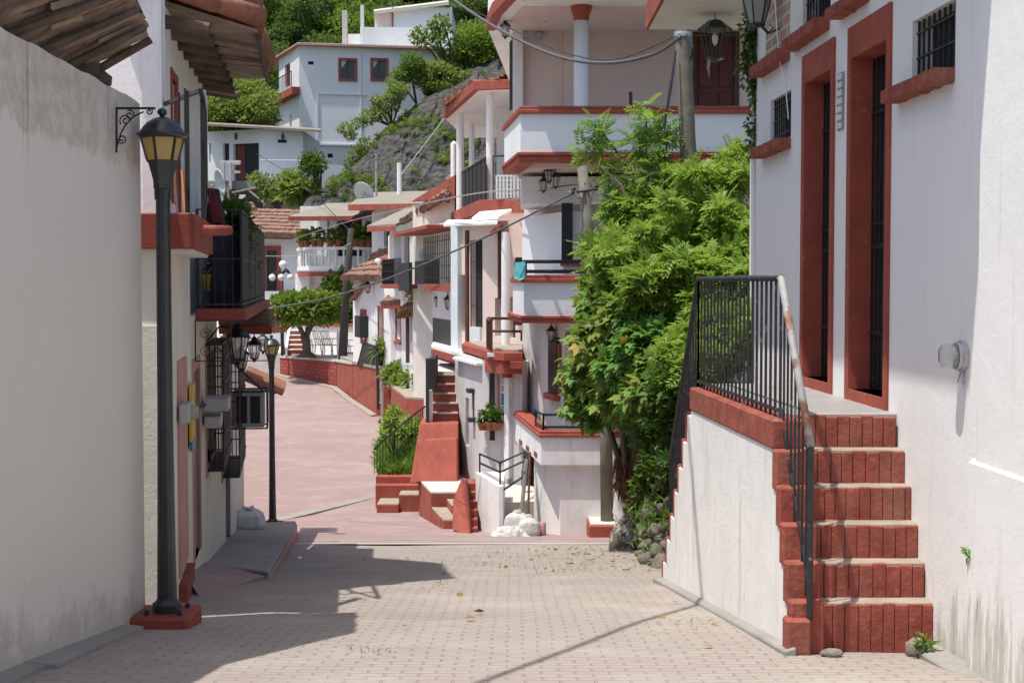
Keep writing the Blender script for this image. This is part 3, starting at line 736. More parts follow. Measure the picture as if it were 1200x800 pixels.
# verge tiles on the near gable edge
for k in range(4):
    p0 = eave(-.02, .02 + k * .45) + V((0, 0, .12)); p1 = eave(-.02, .5 + k * .45) + V((0, 0, .12)); tl.tube(p0, p1, .085, .075, 10)
    p0 = eave(.0, -.0 + k * .45) + V((0, 0, .21)); p1 = eave(.0, .5 + k * .45) + V((0, 0, .205)); tl.tube(p0, p1, .08, .07, 10)
tl.build('roof_tile', 'terra', roof, smooth=True)

# things on the balconies
for k, (px, y0, y1, mt, lb) in enumerate(((213.5, 200, 252, 'orange', 'orange broom handle leaning on the red balcony'), (204.5, 190, 252, 'stick', 'brown stick leaning in the corner of the red balcony'))):
    m = MB(); a, b = P(px, y0, 9.6), P(px + 4, y1, 9.5); b.z = .431; m.tube(b, a, .012, n=6); tag(m.build('broom_handle', mt), lb, 'broom')
for px0, Y, mt, lb in ((247, 10.55, 'redcloth', 'dark red cloth hanging over the balcony end'), (249.5, 10.62, 'cloth', 'navy cloth hanging over the balcony end')):
    m = MB(); c = P(px0, 232, Y)
    for i in range(6):
        m.add([(c.x + .02 * math.sin(i * 1.3) - .03 + .008 * i, c.y + .02 * i, .69), (c.x + .05 * math.sin(i * 1.7 + 1) - .03 + .012 * i, c.y + .02 * i, .45 - .02 * (i % 3))], [])
    k = len(m.v); m.f = [(i * 2, i * 2 + 1, i * 2 + 3, i * 2 + 2) for i in range(5)]
    o = m.build('hanging_cloth', mt, smooth=True); o.modifiers.new('thick', 'SOLIDIFY').thickness = .012; tag(o, lb, 'cloth')
m = MB(); c = V((*offp(12.4, .14), -.22)); m.box(c.x - .12, c.x + .12, c.y, c.y + .3, -.222, -.08); tag(m.build('storage_box', 'blue', bevel=.01), 'blue plastic box on the terrace floor behind the railing', 'box')
m = MB(); c = V((*offp(12.3, .13), 0)); m.lathe((c.x, c.y, -.08), [(.09, .002), (.11, .13), (.115, .14), (.1, .135)], 12); tag(m.build('bucket', 'yellow', smooth=True), 'yellow tub on top of the blue box behind the terrace railing', 'tub')
def plant(name, label, cat, loc, clumps, N, t, size, mat, group=None, pot=None, trunk=None, bright=.5, shell=.4, droop=.25):
    o = T(name, label, cat, loc, group)
    if pot:
        m = MB(); r, h = pot; m.lathe(loc, [(r * .7, 0), (r, h * .85), (r * 1.12, h * .85), (r * 1.12, h), (r * .9, h), (r * .85, h * .9)], 12); m.build('pot', 'pot', o)
    if trunk:
        m = MB()
        for tt in trunk: m.path(tt[0], tt[1], 7)
        m.build('trunk', 'bark', o, smooth=True)
    foliage('foliage', clumps, N, t, size, mat, o, bright=bright, shell=shell, droop=droop)
    return o
c = V((*offp(13.2, .18), -.22))
plant('potted_plant', 'tall dark green pot plant behind the black terrace mesh', 'plant', c, [(c + V((.02, .1 * k, .3 + .16 * k)), (.15, .22, .2)) for k in range(4)] + [(c + V((.1, .2, .75)), (.12, .2, .16))], 700, LOBED, .12, 'leafdark', pot=(.13, .24))
c = V((*offp(14.6, .24), -.22))
plant('potted_plant', 'trailing dark green plant along the middle of the terrace railing', 'plant', c, [(c + V((-.03 - .03 * k, .35 * k - .3, .35 + .2 * (k % 3))), (.2, .3, .22)) for k in range(5)], 900, LEAF, .09, 'leafdark', pot=(.13, .24))
c = V((*offp(16.6, .32), -.22))
plant('potted_plant', 'small bright pot plant at the far corner of the terrace', 'plant', c, [(c + V((0, 0, .28 + .12 * k)), (.09, .12, .12)) for k in range(3)], 220, LEAF, .07, 'leafmid', pot=(.09, .16))
c = V((*offp(12.25, .24), -.22))
m = MB(); m.lathe(c, [(.14, 0), (.15, .2), (.13, .45), (.10, .6), (.03, .64)], 12); tag(m.build('covered_bin', 'cloth', smooth=True), 'dark covered bin at the near corner of the terrace', 'bin')

# bracket ironwork, meters, AC, sack
m = MB(); u, z = L.sz(226, 400)
for oo in (0.02, .30): m.tube(L.pt(u, z - .16, oo), L.pt(u, z + .17, oo), .007, n=4)
for zz in (-.16, .17): m.tube(L.pt(u, z + zz, .02), L.pt(u, z + zz, .62), .006, n=4)
for cx, cz, r, tn in ((.10, .06, .05, 1.5), (.10, -.07, .05, -1.5), (.22, .06, .05, -1.5), (.22, -.07, .05, 1.5)):
    m.path([L.pt(u, z + cz + r * (1 - .75 * i / 18) * math.sin(tn * 6.28 * i / 18), cx + r * (1 - .75 * i / 18) * math.cos(tn * 6.28 * i / 18)) for i in range(19)], .004, 4)
tag(m.build('scroll_bracket', 'black'), 'black wrought iron scroll sign bracket under the terrace', 'bracket')
def fbox_thing(name, label, cat, fa, R, o0, o1, mat, extra=None, group=None):
    t = T(name, label, cat, fa.pt((R[0] + R[1]) / 2, R[2], o0), group)
    m = MB(); fa.box(m, R, o0, o1); m.build('case', mat, t, bevel=.008)
    return t
R = L.rect(206, 211, 472, 494); t = fbox_thing('electric_meter', 'grey electric meter box on the pink pillar by the first doorway', 'meter', L, (R[0], R[1], R[2], R[3]), .02, .09, 'greymetal', group='meters on the left house')
m = MB(); cu, cz = (R[0] + R[1]) / 2, (R[2] + R[3]) / 2
p = L.pt(cu, cz, .09); m.tube(p, p + V((L.n.x, L.n.y, 0)) * .05, .055, .045, 12); m.build('dial_cover', 'milk', t)
R = L.rect(235, 238.5, 465, 480); t = fbox_thing('electric_meter', 'grey meter box on an arm beside the dark red door', 'meter', L, R, .03, .24, 'greymetal', group='meters on the left house')
m = MB(); L.box(m, (R[0] - .25, R[0] - .002, (R[2] + R[3]) / 2, (R[2] + R[3]) / 2 + .02), .004, .05); m.build('conduit', 'cable', t)
R = L.rect(236.5, 240.5, 485, 499); fbox_thing('electric_meter', 'smaller grey meter box below the one on the arm', 'meter', L, R, .02, .16, 'greymetal', group='meters on the left house')
m = MB(); R = L.rect(218.5, 223, 450, 515); L.box(m, R, .02, .04); t = T('notice_board', 'narrow yellow notice strip beside the first doorway', 'sign', L.pt(R[0], R[2], .02)); m.build('board', 'yellow', t)
m = MB(); L.box(m, (R[0], R[1], R[2] - .07, R[2] - .003), .02, .042); m.build('lower_edge', 'blue', t)
ac = T('ac_unit', 'boxy grey air conditioner on black brackets high on the left wall', 'air conditioner', L.pt(9.3, -1.7, .2))
m = MB(); u0 = L.sz(262, 460)[0]; zc0, zc1 = Z(486, 18.2), Z(448, 18.2)
L.box(m, (u0, u0 + .5, zc0, zc1), .10, .47); m.build('case', 'greymetal', ac, bevel=.015)
m = MB(); L.box(m, (u0 - .012, u0 - .001, zc0 + .05, zc1 - .05), .15, .27); L.box(m, (u0 - .012, u0 - .001, zc0 + .05, zc1 - .05), .31, .42); m.build('vent', 'mesh', ac)
m = MB()
for zz in (zc0 - .012, zc1 + .004):
    for du in (0, .5): m.tube(L.pt(u0 + du, zz, 0), L.pt(u0 + du, zz, .5), .012, n=4)
    m.tube(L.pt(u0, zz, .5), L.pt(u0 + .5, zz, .5), .012, n=4)
for du in (-.03, .53):
    m.tube(L.pt(u0 + du, zc0, .5), L.pt(u0 + du, zc1 + .01, .5), .012, n=4)
m.tube(L.pt(u0 - 1.2, zc1 + .55, .02), L.pt(u0, zc1 + .02, .45), .012, n=4)
m.build('bracket', 'black', ac)
def sack(label, c, r, seed, lean=0, group=None):
    t = T('sack', label, 'sack', c, group); c = V(c)
    m = MB(); rd_ = random.Random(seed); k = 48; rings0 = [(.55, 0), (.95, .02), (1.06, .35), (1.0, .8), (.9, 1.2), (.60, 1.48), (.36, 1.60), (.30, 1.82)]
    ph = [rd_.uniform(0, 6.3) for _ in range(5)]
    rings = [(float(np.interp(t, range(len(rings0)), [x[0] for x in rings0])), float(np.interp(t, range(len(rings0)), [x[1] for x in rings0]))) for t in np.linspace(0, len(rings0) - 1, 30)]
    vs = []
    for j, (q, h) in enumerate(rings):
        for i in range(k):
            a = 6.283 * i / k; pn_ = V((math.cos(a) * 1.3, math.sin(a) * 1.3, h * 1.2 + seed)); w = 1 + .06 * math.sin(2 * a + ph[0]) + .07 * (h / 1.8) ** 1.5 * math.sin(9 * a + ph[1] + h) + .04 * (h / 1.8) * math.sin(16 * a + ph[2]) + .05 * (.3 - abs(mnoise.noise(pn_ * 2.6)))
            sq = 1 / max(abs(math.cos(a)), abs(math.sin(a))) ** .45
            vs.append((c.x + r[0] * q * w * sq * math.cos(a), c.y + r[1] * q * w * sq * math.sin(a), c.z + r[2] * h * (1 + .05 * math.sin(2 * a + ph[3]))))
    m.add(vs, [(j * k + i, j * k + (i + 1) % k, (j + 1) * k + (i + 1) % k, (j + 1) * k + i) for j in range(len(rings) - 1) for i in range(k)] + [tuple(range(k - 1, -1, -1)), tuple(range((len(rings) - 1) * k, len(rings) * k))]); o = m.build('bag', 'sack', t, smooth=True)
    m = MB(); m.lathe(c + V((0, 0, r[2] * 1.6)), [(r[0] * .37, -.01), (r[0] * .39, 0), (r[0] * .37, .012)], 12); m.build('tie_cord', 'tread', t, smooth=True)
    return t
c = P(288, 637, 20.3); sack('pale plastic sack standing on the raised pavement near the second lamp', (X(289, 20.3), 20.3, float(top(20.3))), (.22, .2, .18), 4, group='white sacks')
m = MB(); R = L.rect(273, 276, 490, 500); L.box(m, R, 0, .1); tag(m.build('meter_box', 'greymetal', bevel=.005), 'tiny grey box low on the far end of the left wall', 'box')

# ------------------------------------------------------------------ lanterns
def lantern_proto():
    t = T('wall_lantern', 'p', 'lantern', (0, 0, 0))
    m = MB(); m.lathe((0, 0, 0), [(.055, -.2), (.10, 0)], 6); m.f = m.f[:6]; pn = m.build('lantern_pane', 'lglass', t)
    m = MB()
    for k in range(6):
        a = k * math.pi / 3; m.tube((.057 * math.cos(a), .057 * math.sin(a), -.205), (.103 * math.cos(a), .103 * math.sin(a), .003), .008, n=4)
    m.lathe((0, 0, 0), [(.062, -.215), (.062, -.2), (.03, -.225), (.012, -.26)], 6); m.build('frame_bar', 'black', pn)
    m = MB(); m.lathe((0, 0, 0), [(.115, 0), (.118, .012), (.07, .06), (.04, .075), (.045, .095), (.012, .13)], 6); m.build('lantern_roof', 'black', t)
    m = MB(); m.tube((0, 0, .12), (0, 0, .26), .008, n=5); m.lathe((0, 0, 0), [(.02, .16), (.02, .18)], 6); m.build('hanger', 'black', t)
    return t
LN = lantern_proto(); _used = [False]
def lantern(label, p, s=1.0, group=None):
    if not _used[0]:
        _used[0] = True; LN.location = p; LN.scale = (s, s, s); LN['label'] = label
        if group: LN['group'] = group
        return LN
    c = copy_thing(LN, p, s, label=label)
    if group: c['group'] = group
    elif 'group' in c: del c['group']
    return c
def at_px(px, py, Y): return P(px, py, Y)
lantern('big clear lantern hanging under the terrace ledge on the left', at_px(279, 395, 13.4), 1.0, 'lanterns')
lantern('lower lantern under the big clear one on the left wall', at_px(283, 415, 15.3), .75, 'lanterns')
lantern('lantern just left of the far street lamp head', at_px(298, 404, 18.0), .85, 'lanterns')
lantern('lantern half hidden behind the far street lamp head', at_px(308, 398, 20.5), .8, 'lanterns')
def bracket(label, a, b, mid=None):
    m = MB(); m.path([a] + ([mid] if mid else []) + [b], .009, 5); tag(m.build('lantern_bracket', 'black'), label, 'bracket')
LN_br = [(13.4, 279, 388), (18.0, 298, 398)]
for (Y, px, py), lb in zip(LN_br, ('iron arm holding the big clear lantern on the left wall', 'iron arm holding the lantern beside the far street lamp')):
    e = P(px, py - 1, Y); bracket(lb, V((LX(Y), Y, e.z - .1)), e, V((LX(Y) + .12, Y, e.z + .04)))
# ================================================================== RIGHT: near house
RXW = lambda y: 2.568 - .042 * y
RW = Fa(885, 4281 / 355, 1155, 4281 / 625)
rh = T('white_house', 'white house with two dark red doorways above the brick steps', 'house', (RXW(9), 9, -.77))
d2 = RW.rect(998.5, 1039.5, 58, 461); d1 = RW.rect(944, 974.5, 90, 446)
zs = -.69
d2 = (d2[0], d2[1], zs, d2[3]); d1 = (d1[0], d1[1], zs, d1[3])
wR = RW.rect(1069, 1119.5, 12, 103); wU = RW.rect(941, 973.5, -45, 33); wU2 = RW.rect(992, 1018, -80, -2)
wS = RW.rect(903, 927, 112, 165); nB = RW.rect(898.5, 926, -40, 66)
m = MB(); RW.wall(m, -3.2, 3.3, [d2, d1, wR, wU, wU2, wS], .16)
bb = RW.back(.162)
m.prism([bb[0], bb[1], bb[1] + V((6, 0)), bb[0] + V((6, 0))], -3.2, 3.29)
m.build('wall', 'streetwall', rh)
def doorway(R, nm_off):
    u0, u1, z0, z1 = R
    m = MB(); fw = .085
    RW.box(m, (u0 - fw, u0, z0 - .11, z1 + .20), -.02, .018); RW.box(m, (u1, u1 + fw * .8, z0 - .11, z1 + .20), -.02, .018)
    RW.box(m, (u0, u1, z1, z1 + .20), -.02, .016); RW.box(m, (u0, u1, z0 - .11, z0), -.158, .016)
    # painted reveals
    RW.box(m, (u0 - .001, u0 + .004, z0, z1), -.158, .0165); RW.box(m, (u1 - .004, u1 + .001, z0, z1), -.158, .0165); RW.box(m, (u0 + .004, u1 - .004, z1 - .004, z1 + .001), -.158, .0145)
    d = m.build('door', 'red', rh)
    g = MB(); bars(g, RW, (u0 + .012, u1 - .012, z0 + .01, z1 - .01), -.128, .085, .009, 3)
    for zz in (z0 + .35, z0 + .9): RW.box(g, (u0 + .01, u1 - .01, zz, zz + .03), -.135, -.122)
    g.build('grille', 'black', d)
    b = MB(); RW.box(b, (u0, u1, z0, z1), -.161, -.15); b.build('leaf', 'dark', d)
    return d
dd = doorway(d2, 0); doorway(d1, 0)
m = MB(); u = (d2[0] + d2[1]) / 2 + .02; RW.box(m, (u - .02, u + .03, .02, .075), -.118, -.095); m.path([RW.pt(u, .075, -.107), RW.pt(u, .10, -.107), RW.pt(u + .02, .10, -.107), RW.pt(u + .02, .07, -.107)], .004, 5); m.build('padlock', 'galv', dd)
def rwin(R, sill_px, nm='window', broken=False):
    b = MB(); RW.box(b, R, -.161, -.12); w = b.build(nm, 'dark', rh)
    g = MB(); bars(g, RW, (R[0] + .01, R[1] - .01, R[2], R[3]), -.035, .075, .0085, 3); g.build('grille', 'blackw', w)
    S0 = RW.rect(*sill_px); sl = MB(); n = max(3, int((S0[1] - S0[0]) / .085))
    for i in range(n):
        a = S0[0] + (S0[1] - S0[0]) * i / n; RW.box(sl, (a + .003, a + (S0[1] - S0[0]) / n - .003, S0[2] - .008 * (i % 2) * random.random(), S0[3]), -.02, .11 + random.uniform(-.004, .004))
    sl.build('sill', 'redbrick', w, bevel=.006); return w
rwin(wR, (1053, 1119, 93, 109)); rwin(wU, (932, 972.5, 34, 48)); rwin(wU2, (986, 1019, 0, 13)); rwin(wS, (894, 927, 168, 180))
m = MB(); RW.box(m, nB, -.01, .006); nb = m.build('brick_niche', 'oldbrick', rh)
S0 = RW.rect(893, 926, 68, 81); sl = MB()
for i in range(5):
    a = S0[0] + (S0[1] - S0[0]) * i / 5; RW.box(sl, (a + .003, a + (S0[1] - S0[0]) / 5 - .003, S0[2], S0[3]), -.02, .11)
sl.build('sill', 'redbrick', nb, bevel=.006)
m = MB(); m2 = MB(); R = RW.rect(983, 989.5, 86, 152); 
RW.box(m, R, .002, .014); n = 7
pl = T('tile_plaque', 'narrow plaque of small patterned tiles between the two red doorways', 'plaque', RW.pt(R[0], R[2], .01)); m.build('board', 'concrete', pl)
for i in range(n):
    z0 = R[2] + (R[3] - R[2]) * i / n; RW.box(m2, (R[0] + .01, R[1] - .01, z0 + .008, z0 + (R[3] - R[2]) / n - .008), .014, .019)
m2.build('tile', 'blueg', pl)
# overhanging roof of the house: shades the upper wall
m = MB(); q = lambda y, o: (RXW(y) - o, y)
m.prism([q(6.45, 1.13), q(12.4, 1.13), q(12.4, -5), q(6.45, -5)], 2.95, 3.15)
m.build('roof', 'white', rh, bevel=.01)
cz0 = Z(14, 13.0); cx = X(770, 13.0)
m = MB(); m.box(2.5, 6, 12.3, 15, -3.2, 3.2); m.build('rear_wall', 'white', rh)
m = MB(); m.prism([(cx, 12.5), (cx, 13.9), (2.52, 13.9), (2.52, 12.5)], cz0, cz0 + .22); cp = m.build('canopy', 'cream', rh)
m = MB(); m.prism([(cx - .03, 12.46), (cx - .03, 13.94), (cx + .0, 13.94), (cx + .0, 12.46)], cz0 - .0, cz0 + .24); m.build('fascia', 'redwall', cp)
# next wall, slightly proud, with plinth
R0 = T('white_wall', 'sunlit white wall with a thicker base at the right edge', 'wall', (RXW(5), 5, gz(5)))
a, b = RW.b + RW.n * .035, V((RXW(-5), -5)) + RW.n * .035
m = MB(); m.prism([a, b, b + V((5, 0)), a + V((5, 0))], -3, 3.3); m.build('wall', 'streetwall', R0)
ps = (1146 - 530); py_ = 4281 / ps
a2, b2 = V((RXW(6.93), 6.93)) + RW.n * .05, V((RXW(-5), -5)) + RW.n * .05
m = MB(); m.prism([a2, b2, b2 + V((.3, 0)), a2 + V((.3, 0))], -3, -.86); o = m.build('plinth', 'streetwall', R0, bevel=.02)
m = MB(); m.prism([V((RXW(7.45), 7.45)) + RW.n * .14, V((RXW(-5), -5)) + RW.n * .20, V((RXW(-5), -5)), V((RXW(7.45), 7.45))], [gz(7.45) - .2, gz(-5) - .2, gz(-5) - .2, gz(7.45) - .2], [gz(7.45) + .035, gz(-5) + .04, gz(-5) + .06, gz(7.45) + .05]); S(m.build('wall_kerb', 'concrete', bevel=.008))
# water meter on the wall
mt = T('electric_meter', 'round glass electric meter on a bare white wall right of the steps', 'meter', P(1129, 417, 7.15))
c = RW.pt(RW.sz(1130, 417)[0], RW.sz(1130, 417)[1], 0); nn = V((RW.n.x, RW.n.y, 0))
m = MB(); m.tube(c, c + nn * .025, .078, n=20); m.tube(c + nn * .025, c + nn * .045, .07, .068, 20); m.tube(c + V((0, 0, -.09)), c + V((0, 0, -.135)) + nn * .015, .02, n=8); m.build('base_ring', 'galv', mt, smooth=False)
m = MB(); m.path([c + nn * .045, c + nn * .10, c + nn * .115, c + nn * .118], [.062, .060, .055, .0], 20); m.build('glass_cover', 'meterglass', mt, smooth=True)
m = MB(); m.tube(c + nn * .046, c + nn * .075, .056, n=16); m.build('dial', 'greymetal', mt)
# downpipe with vine at the corner
dp = T('downpipe', 'thin white downpipe at the far corner of the doorway house', 'pipe', (X(883.5, 12.2), 12.2, -1))
m = MB(); m.path([P(884, -30, 12.15), P(883, 100, 12.15), P(884, 330, 12.15), P(884, 560, 12.15)], .028, 8); m.build('pipe', 'white2', dp, smooth=True)
cl = [(P(881, 40, 12.1), (.09, .09, .28)), (P(877, 75, 12.1), (.11, .09, .22)), (P(884, 100, 12.1), (.05, .05, .2)), (P(881, 155, 12.1), (.04, .05, .22)), (P(882, 10, 12.1), (.06, .06, .3))]
vn = T('climbing_vine', 'narrow green vine hanging down the corner downpipe', 'vine', P(881, 150, 12.1)); foliage('foliage', cl, 1100, LEAF, .05, 'leafdark', vn, shell=.1, droop=.8)
# lanterns of the house corner
def big_lantern(label, c, s, glass=True, tilt=0):
    t = T('hanging_lantern', label, 'lantern', c, 'big black lanterns by the white house'); c = V(c)
    m = MB(); m.lathe(c, [(.16 * s, 0), (.165 * s, .012 * s), (.06 * s, .09 * s), (.02 * s, .10 * s)], 6); m.build('lantern_roof', 'lamp', t)
    m = MB()
    for k in range(6):
        a = k * math.pi / 3; m.tube(c + V((.14 * math.cos(a), .14 * math.sin(a), 0)) * s, c + V((.075 * math.cos(a), .075 * math.sin(a), -.24)) * s, .008 * s, n=4)
    m.lathe(c + V((0, 0, -.26 * s)), [(.03 * s, -.02 * s), (.085 * s, 0), (.085 * s, .02 * s), (.06 * s, .02 * s)], 6); m.build('frame_bar', 'lamp', t)
    if glass:
        m = MB(); m.lathe(c, [(.07 * s, -.238 * s), (.132 * s, -.004)], 6); m.build('lantern_pane', 'milk', t)
    else:
        m = MB(); m.lathe(c, [(.012 * s, -.02), (.028 * s, -.06 * s), (.024 * s, -.11 * s), (.005, -.14 * s)], 8); m.build('bulb', 'globe', t, smooth=True)
        m = MB(); m.path([c + V((-.05 * s, -.02, -.25 * s)), c + V((-.06 * s, 0, -.34 * s)), c + V((-.05 * s, 0, -.42 * s))], [.02 * s, .015 * s, .004], 6); m.build('hanging_straw', 'tread', t)
    m = MB(); m.tube(c + V((0, 0, .09 * s)), c + V((0, 0, .33 * s)), .004, n=5); m.build('chain', 'lamp', t); return t
big_lantern('broken black lantern without glass hanging from the canopy beside the pole', P(838, 36, 13.1), 1.0, False)
big_lantern('large black lantern with pale glass at the top corner of the white house', P(887, -2, 11.2), .82, True)
m = MB(); e = P(887, 26, 11.2); m.path([V((RXW(11.2), 11.2, e.z - .05)), V((RXW(11.2) - .1, 11.2, e.z - .09)), e + V((0.02, 0, -.02))], .008, 6); m.path([e + V((.05, 0, -.03 + 0)), e + V((.09, 0, -.08)), e + V((.13, 0, -.05)), e + V((.1, 0, -.02))], .006, 5)
tag(m.build('lantern_bracket', 'lamp'), 'black scroll arm under the large lantern at the house corner', 'bracket')
m = MB(); m.path([P(908, 0, 11.0), P(913, 70, 11.0), P(921, 105, 10.95), P(924, 140, 10.9)], .005, 5); tag(m.build('hanging_wire', 'chair'), 'thin pale wire hanging down the wall past the brick niche', 'wire')

# ------------------------------------------------------------------ staircase
st = T('staircase', 'red painted brick steps with a white side wall and black railing', 'steps', (1.6, 8, gz(8)))
SX = lambda y: 1.44 - .063 * (y - 8.08)
land = -.763; rise = .19; tr = .125
yF = 8.16      # front edge of the landing
# white side wall under landing and stepped ends
m = MB(); kb = MB()
KB = []
def seg(y0, y1, zt, kh, kw=.17):
    g = min(gz(y0), gz(y1)) - .3
    m.prism([(SX(y0), y0), (SX(y0) + .14, y0), (SX(y1) + .14, y1), (SX(y1), y1)], g, zt - kh)
    kb.prism([(SX(y0) - .012, y0), (SX(y0) + kw, y0), (SX(y1) + kw, y1), (SX(y1) - .012, y1)], zt - kh, zt)
seg(7.86, 10.3, land, .165); KB.append(kb); kb = MB()
for i in range(5):   # toward the camera
    y1, y0 = 7.86 - .085 * i, 7.86 - .085 * (i + 1)
    seg(y0, y1, land - rise * (i + 1) + .03, .23 if i < 4 else .6)
KB.append(kb); kb = MB()
for i in range(7):   # far flight
    y0, y1 = 10.3 + .17 * i, 10.3 + .17 * (i + 1)
    zt = land - .215 * (i + 1); g = gz(y1) - .3
    m.prism([(SX(y0), y0), (SX(y0) + .14, y0), (SX(y1) + .14, y1), (SX(y1), y1)], g, zt)
    kb.prism([(SX(y1 - .03) - .008, y1 - .03), (SX(y1 - .03) + .15, y1 - .03), (SX(y1) + .15, y1 + .012), (SX(y1) - .008, y1 + .012)], zt - .21, zt + .02); KB.append(kb); kb = MB()
m.build('side_wall', 'white', st, bevel=.006)
for kb in KB: kb.build('coping', 'redbrick', st, bevel=.012)
# front steps
yk = 7.86 - .085 * 5
for i in range(6):   # i=0 lowest
    zt = land - rise * (5 - i); z0 = zt - rise
    yf = 7.53 + tr * i; x0 = SX(yf) + .165; x1 = RXW(yf) - .002; xa = SX(7.4) + .16
    s_ = MB(); rr = random.Random(i)
    x = x0 + .0
    tm = MB(); tm.box(x0 - .02, x1, yf + .004, yf + (tr if i < 5 else .3) + .05, z0 - .05, zt - .012)
    while x < x1 - .03:
        w = min(rr.uniform(.058, .078), x1 - x)
        dy = rr.uniform(-.004, .004); dz = rr.uniform(-.012, .003)
        s_.box(x + .001, x + w - .001, yf + dy, yf + .06, z0 - .03 if i else z0 - .25, zt - .004 + dz); x += w
    so_ = s_.build('step', 'redbrick', st, bevel=.005)
    tm2 = MB(); tm2.box(x0 - .02, x1, yf + .016, yf + (tr + .07 if i < 5 else .08), zt - .05, zt + .002); tm.v = tm2.v; tm.f = tm2.f
    if i < 5: tm.build('tread', 'tread', so_, bevel=.008)
lm = MB(); lm.prism([(SX(yF) + .155, yF + .03), (RXW(yF) - .002, yF + .03), (RXW(10.6) - .002, 10.6), (SX(10.6) + .155, 10.6)], -3, land + .004); lm.build('landing', 'landing', st, bevel=.006)
for i in range(7):   # far steps
    y0, y1 = 10.6 + .17 * i, 10.6 + .17 * (i + 1); zt = land - .215 * (i + 1)
    s_ = MB(); s_.prism([(SX(y0) + .151, y0), (RXW(y0) - .01, y0), (RXW(y1) - .01, y1), (SX(y1) + .151, y1)], gz(y1) - .3, zt); s_.build('step', 'redbrick', st)
# post block and kerb along the foot of the side wall
pb = V((X(939, 7.42), 7.42, 0)); m = MB(); m.box(pb.x - .07, pb.x + .06, 7.38, 7.50, gz(7.4) - .2, gz(7.4) + .19); m.build('post_block', 'redbrick', st, bevel=.012)
m = MB(); ka = lambda y, o: (SX(y) - o, y)
m.prism([ka(7.35, .06), ka(7.35, 0), ka(11.6, 0), ka(11.6, .06)], [gz(7.35) - .2, gz(7.35) - .2, gz(11.6) - .2, gz(11.6) - .2], [gz(7.35) + .03, gz(7.35) + .05, gz(11.6) + .05, gz(11.6) + .03]); S(m.build('stair_kerb', 'concrete', bevel=.008))
# railing
rx = lambda y: SX(y) + .05
tops = [V((rx(11.55) + .02, 11.55, -1.46)), V((rx(10.3), 10.3, .02)), V((rx(7.93), 7.93, .02)), V((SX(7.42) + .085, 7.42, -.865))]
ht = MB(); ht.path([tops[2] + V((0, .03, 0)), tops[2], tops[2].lerp(tops[3], .5), tops[3]], .021, 10); 
rl = MB(); rl.path([tops[0], tops[1], tops[2]], .02, 8)
rg = rl.build('railing', 'blackw', st, smooth=True)
ht.build('handrail', 'rust', rg, smooth=True)
bs = MB(); rr = random.Random(2)
def bar_run(a, b, zbf, n, r=.0075):
    for i in range(n + 1):
        p = a.lerp(b, i / n); zb = zbf(p.y); 
        bs.obox(V((p.x - r, p.y - r * .6, zb)), V((2 * r, 0, 0)), V((0, 1.2 * r, 0)), V((0, 0, p.z - zb)))
bar_run(tops[1], tops[2], lambda y: land - .002, 21)
zf = lambda y: np.interp(y, [7.435, 7.52, 7.605, 7.69, 7.775, 7.86, 8], [land - .19 * 5 + .03, land - .19 * 5 + .03, land - .19 * 4 + .03, land - .19 * 3 + .03, land - .19 * 2 + .03, land - .19 + .03, land])
bar_run(tops[2], tops[3], lambda y: float(zf(y)) + .02, 8, .006)
bar_run(tops[0], tops[1], lambda y: float(np.interp(y, [10.3, 11.55], [land - .1, land - 1.55])), 12)
bs.tube(V((tops[3].x, 7.42, gz(7.4) + .18)), tops[3], .017, n=6)
for f_ in (.55,):
    for a, b in ((tops[1], tops[2]),):
        bs.tube(a + V((0, 0, -.74)), b + V((0, 0, -.74)), .012, n=4)
bs.tube(V((rx(7.93), 7.93, land + .06)), V((tops[3].x, 7.45, land - .95 + .12)), .012, n=4)
bs.build('baluster', 'blackw', rg)
# loose stones and leaves at the foot of the steps
def stone_thing(label, c, r, seed, mat='cobble', group='loose stones'):
    m = MB(); m.blob(V(c), r, 10, .16, seed); return tag(m.build('stone', mat, smooth=True), label, 'stone', group)
stone_thing('pale stone lying at the wall by the bottom step', (X(1080, 7.42), 7.42, gz(7.42) + .03), (.075, .05, .055), 1)
stone_thing('small brown stone beside the red post block', (X(978, 7.35), 7.35, gz(7.35) + .015), (.06, .04, .03), 2)
wd = T('weed', 'small weed growing from the base of the white wall', 'weed', (X(1090, 7.3), 7.33, gz(7.3))); c = V((X(1090, 7.3), 7.33, gz(7.3) + .06)); foliage('foliage', [(c, (.05, .05, .06))], 40, LEAF, .05, 'leafmid', wd, shell=.1)
wd = T('weed', 'tiny weed sprouting from a crack in the white wall', 'weed', RW.pt(*RW.sz(1146, 648), 0)); foliage('foliage', [(RW.pt(*RW.sz(1145, 648), .03), (.03, .04, .04))], 40, LEAF, .04, 'leafbright', wd, shell=.1)
# ================================================================== BAY HOUSE (three storeys of bowed balconies)
bh = T('balcony_house', 'tall white house with bowed red edged balconies and a pink porch', 'house', (*XY(700, 24.5), gz(24)))
def pts(*a): return [XY(px, Y) for px, Y in a]
# --- base storey
bp0 = pts((626, 24.2), (657, 22.95), (712, 22.95), (895, 22.95))
zb3, zc3 = Z(544, 22.9), Z(512, 22.9)
m = MB(); m.prism(bp0 + [(5, 30), XY(640, 30)], -6, zb3 - .002); 
base = m.build('lower_wall', 'white', bh)
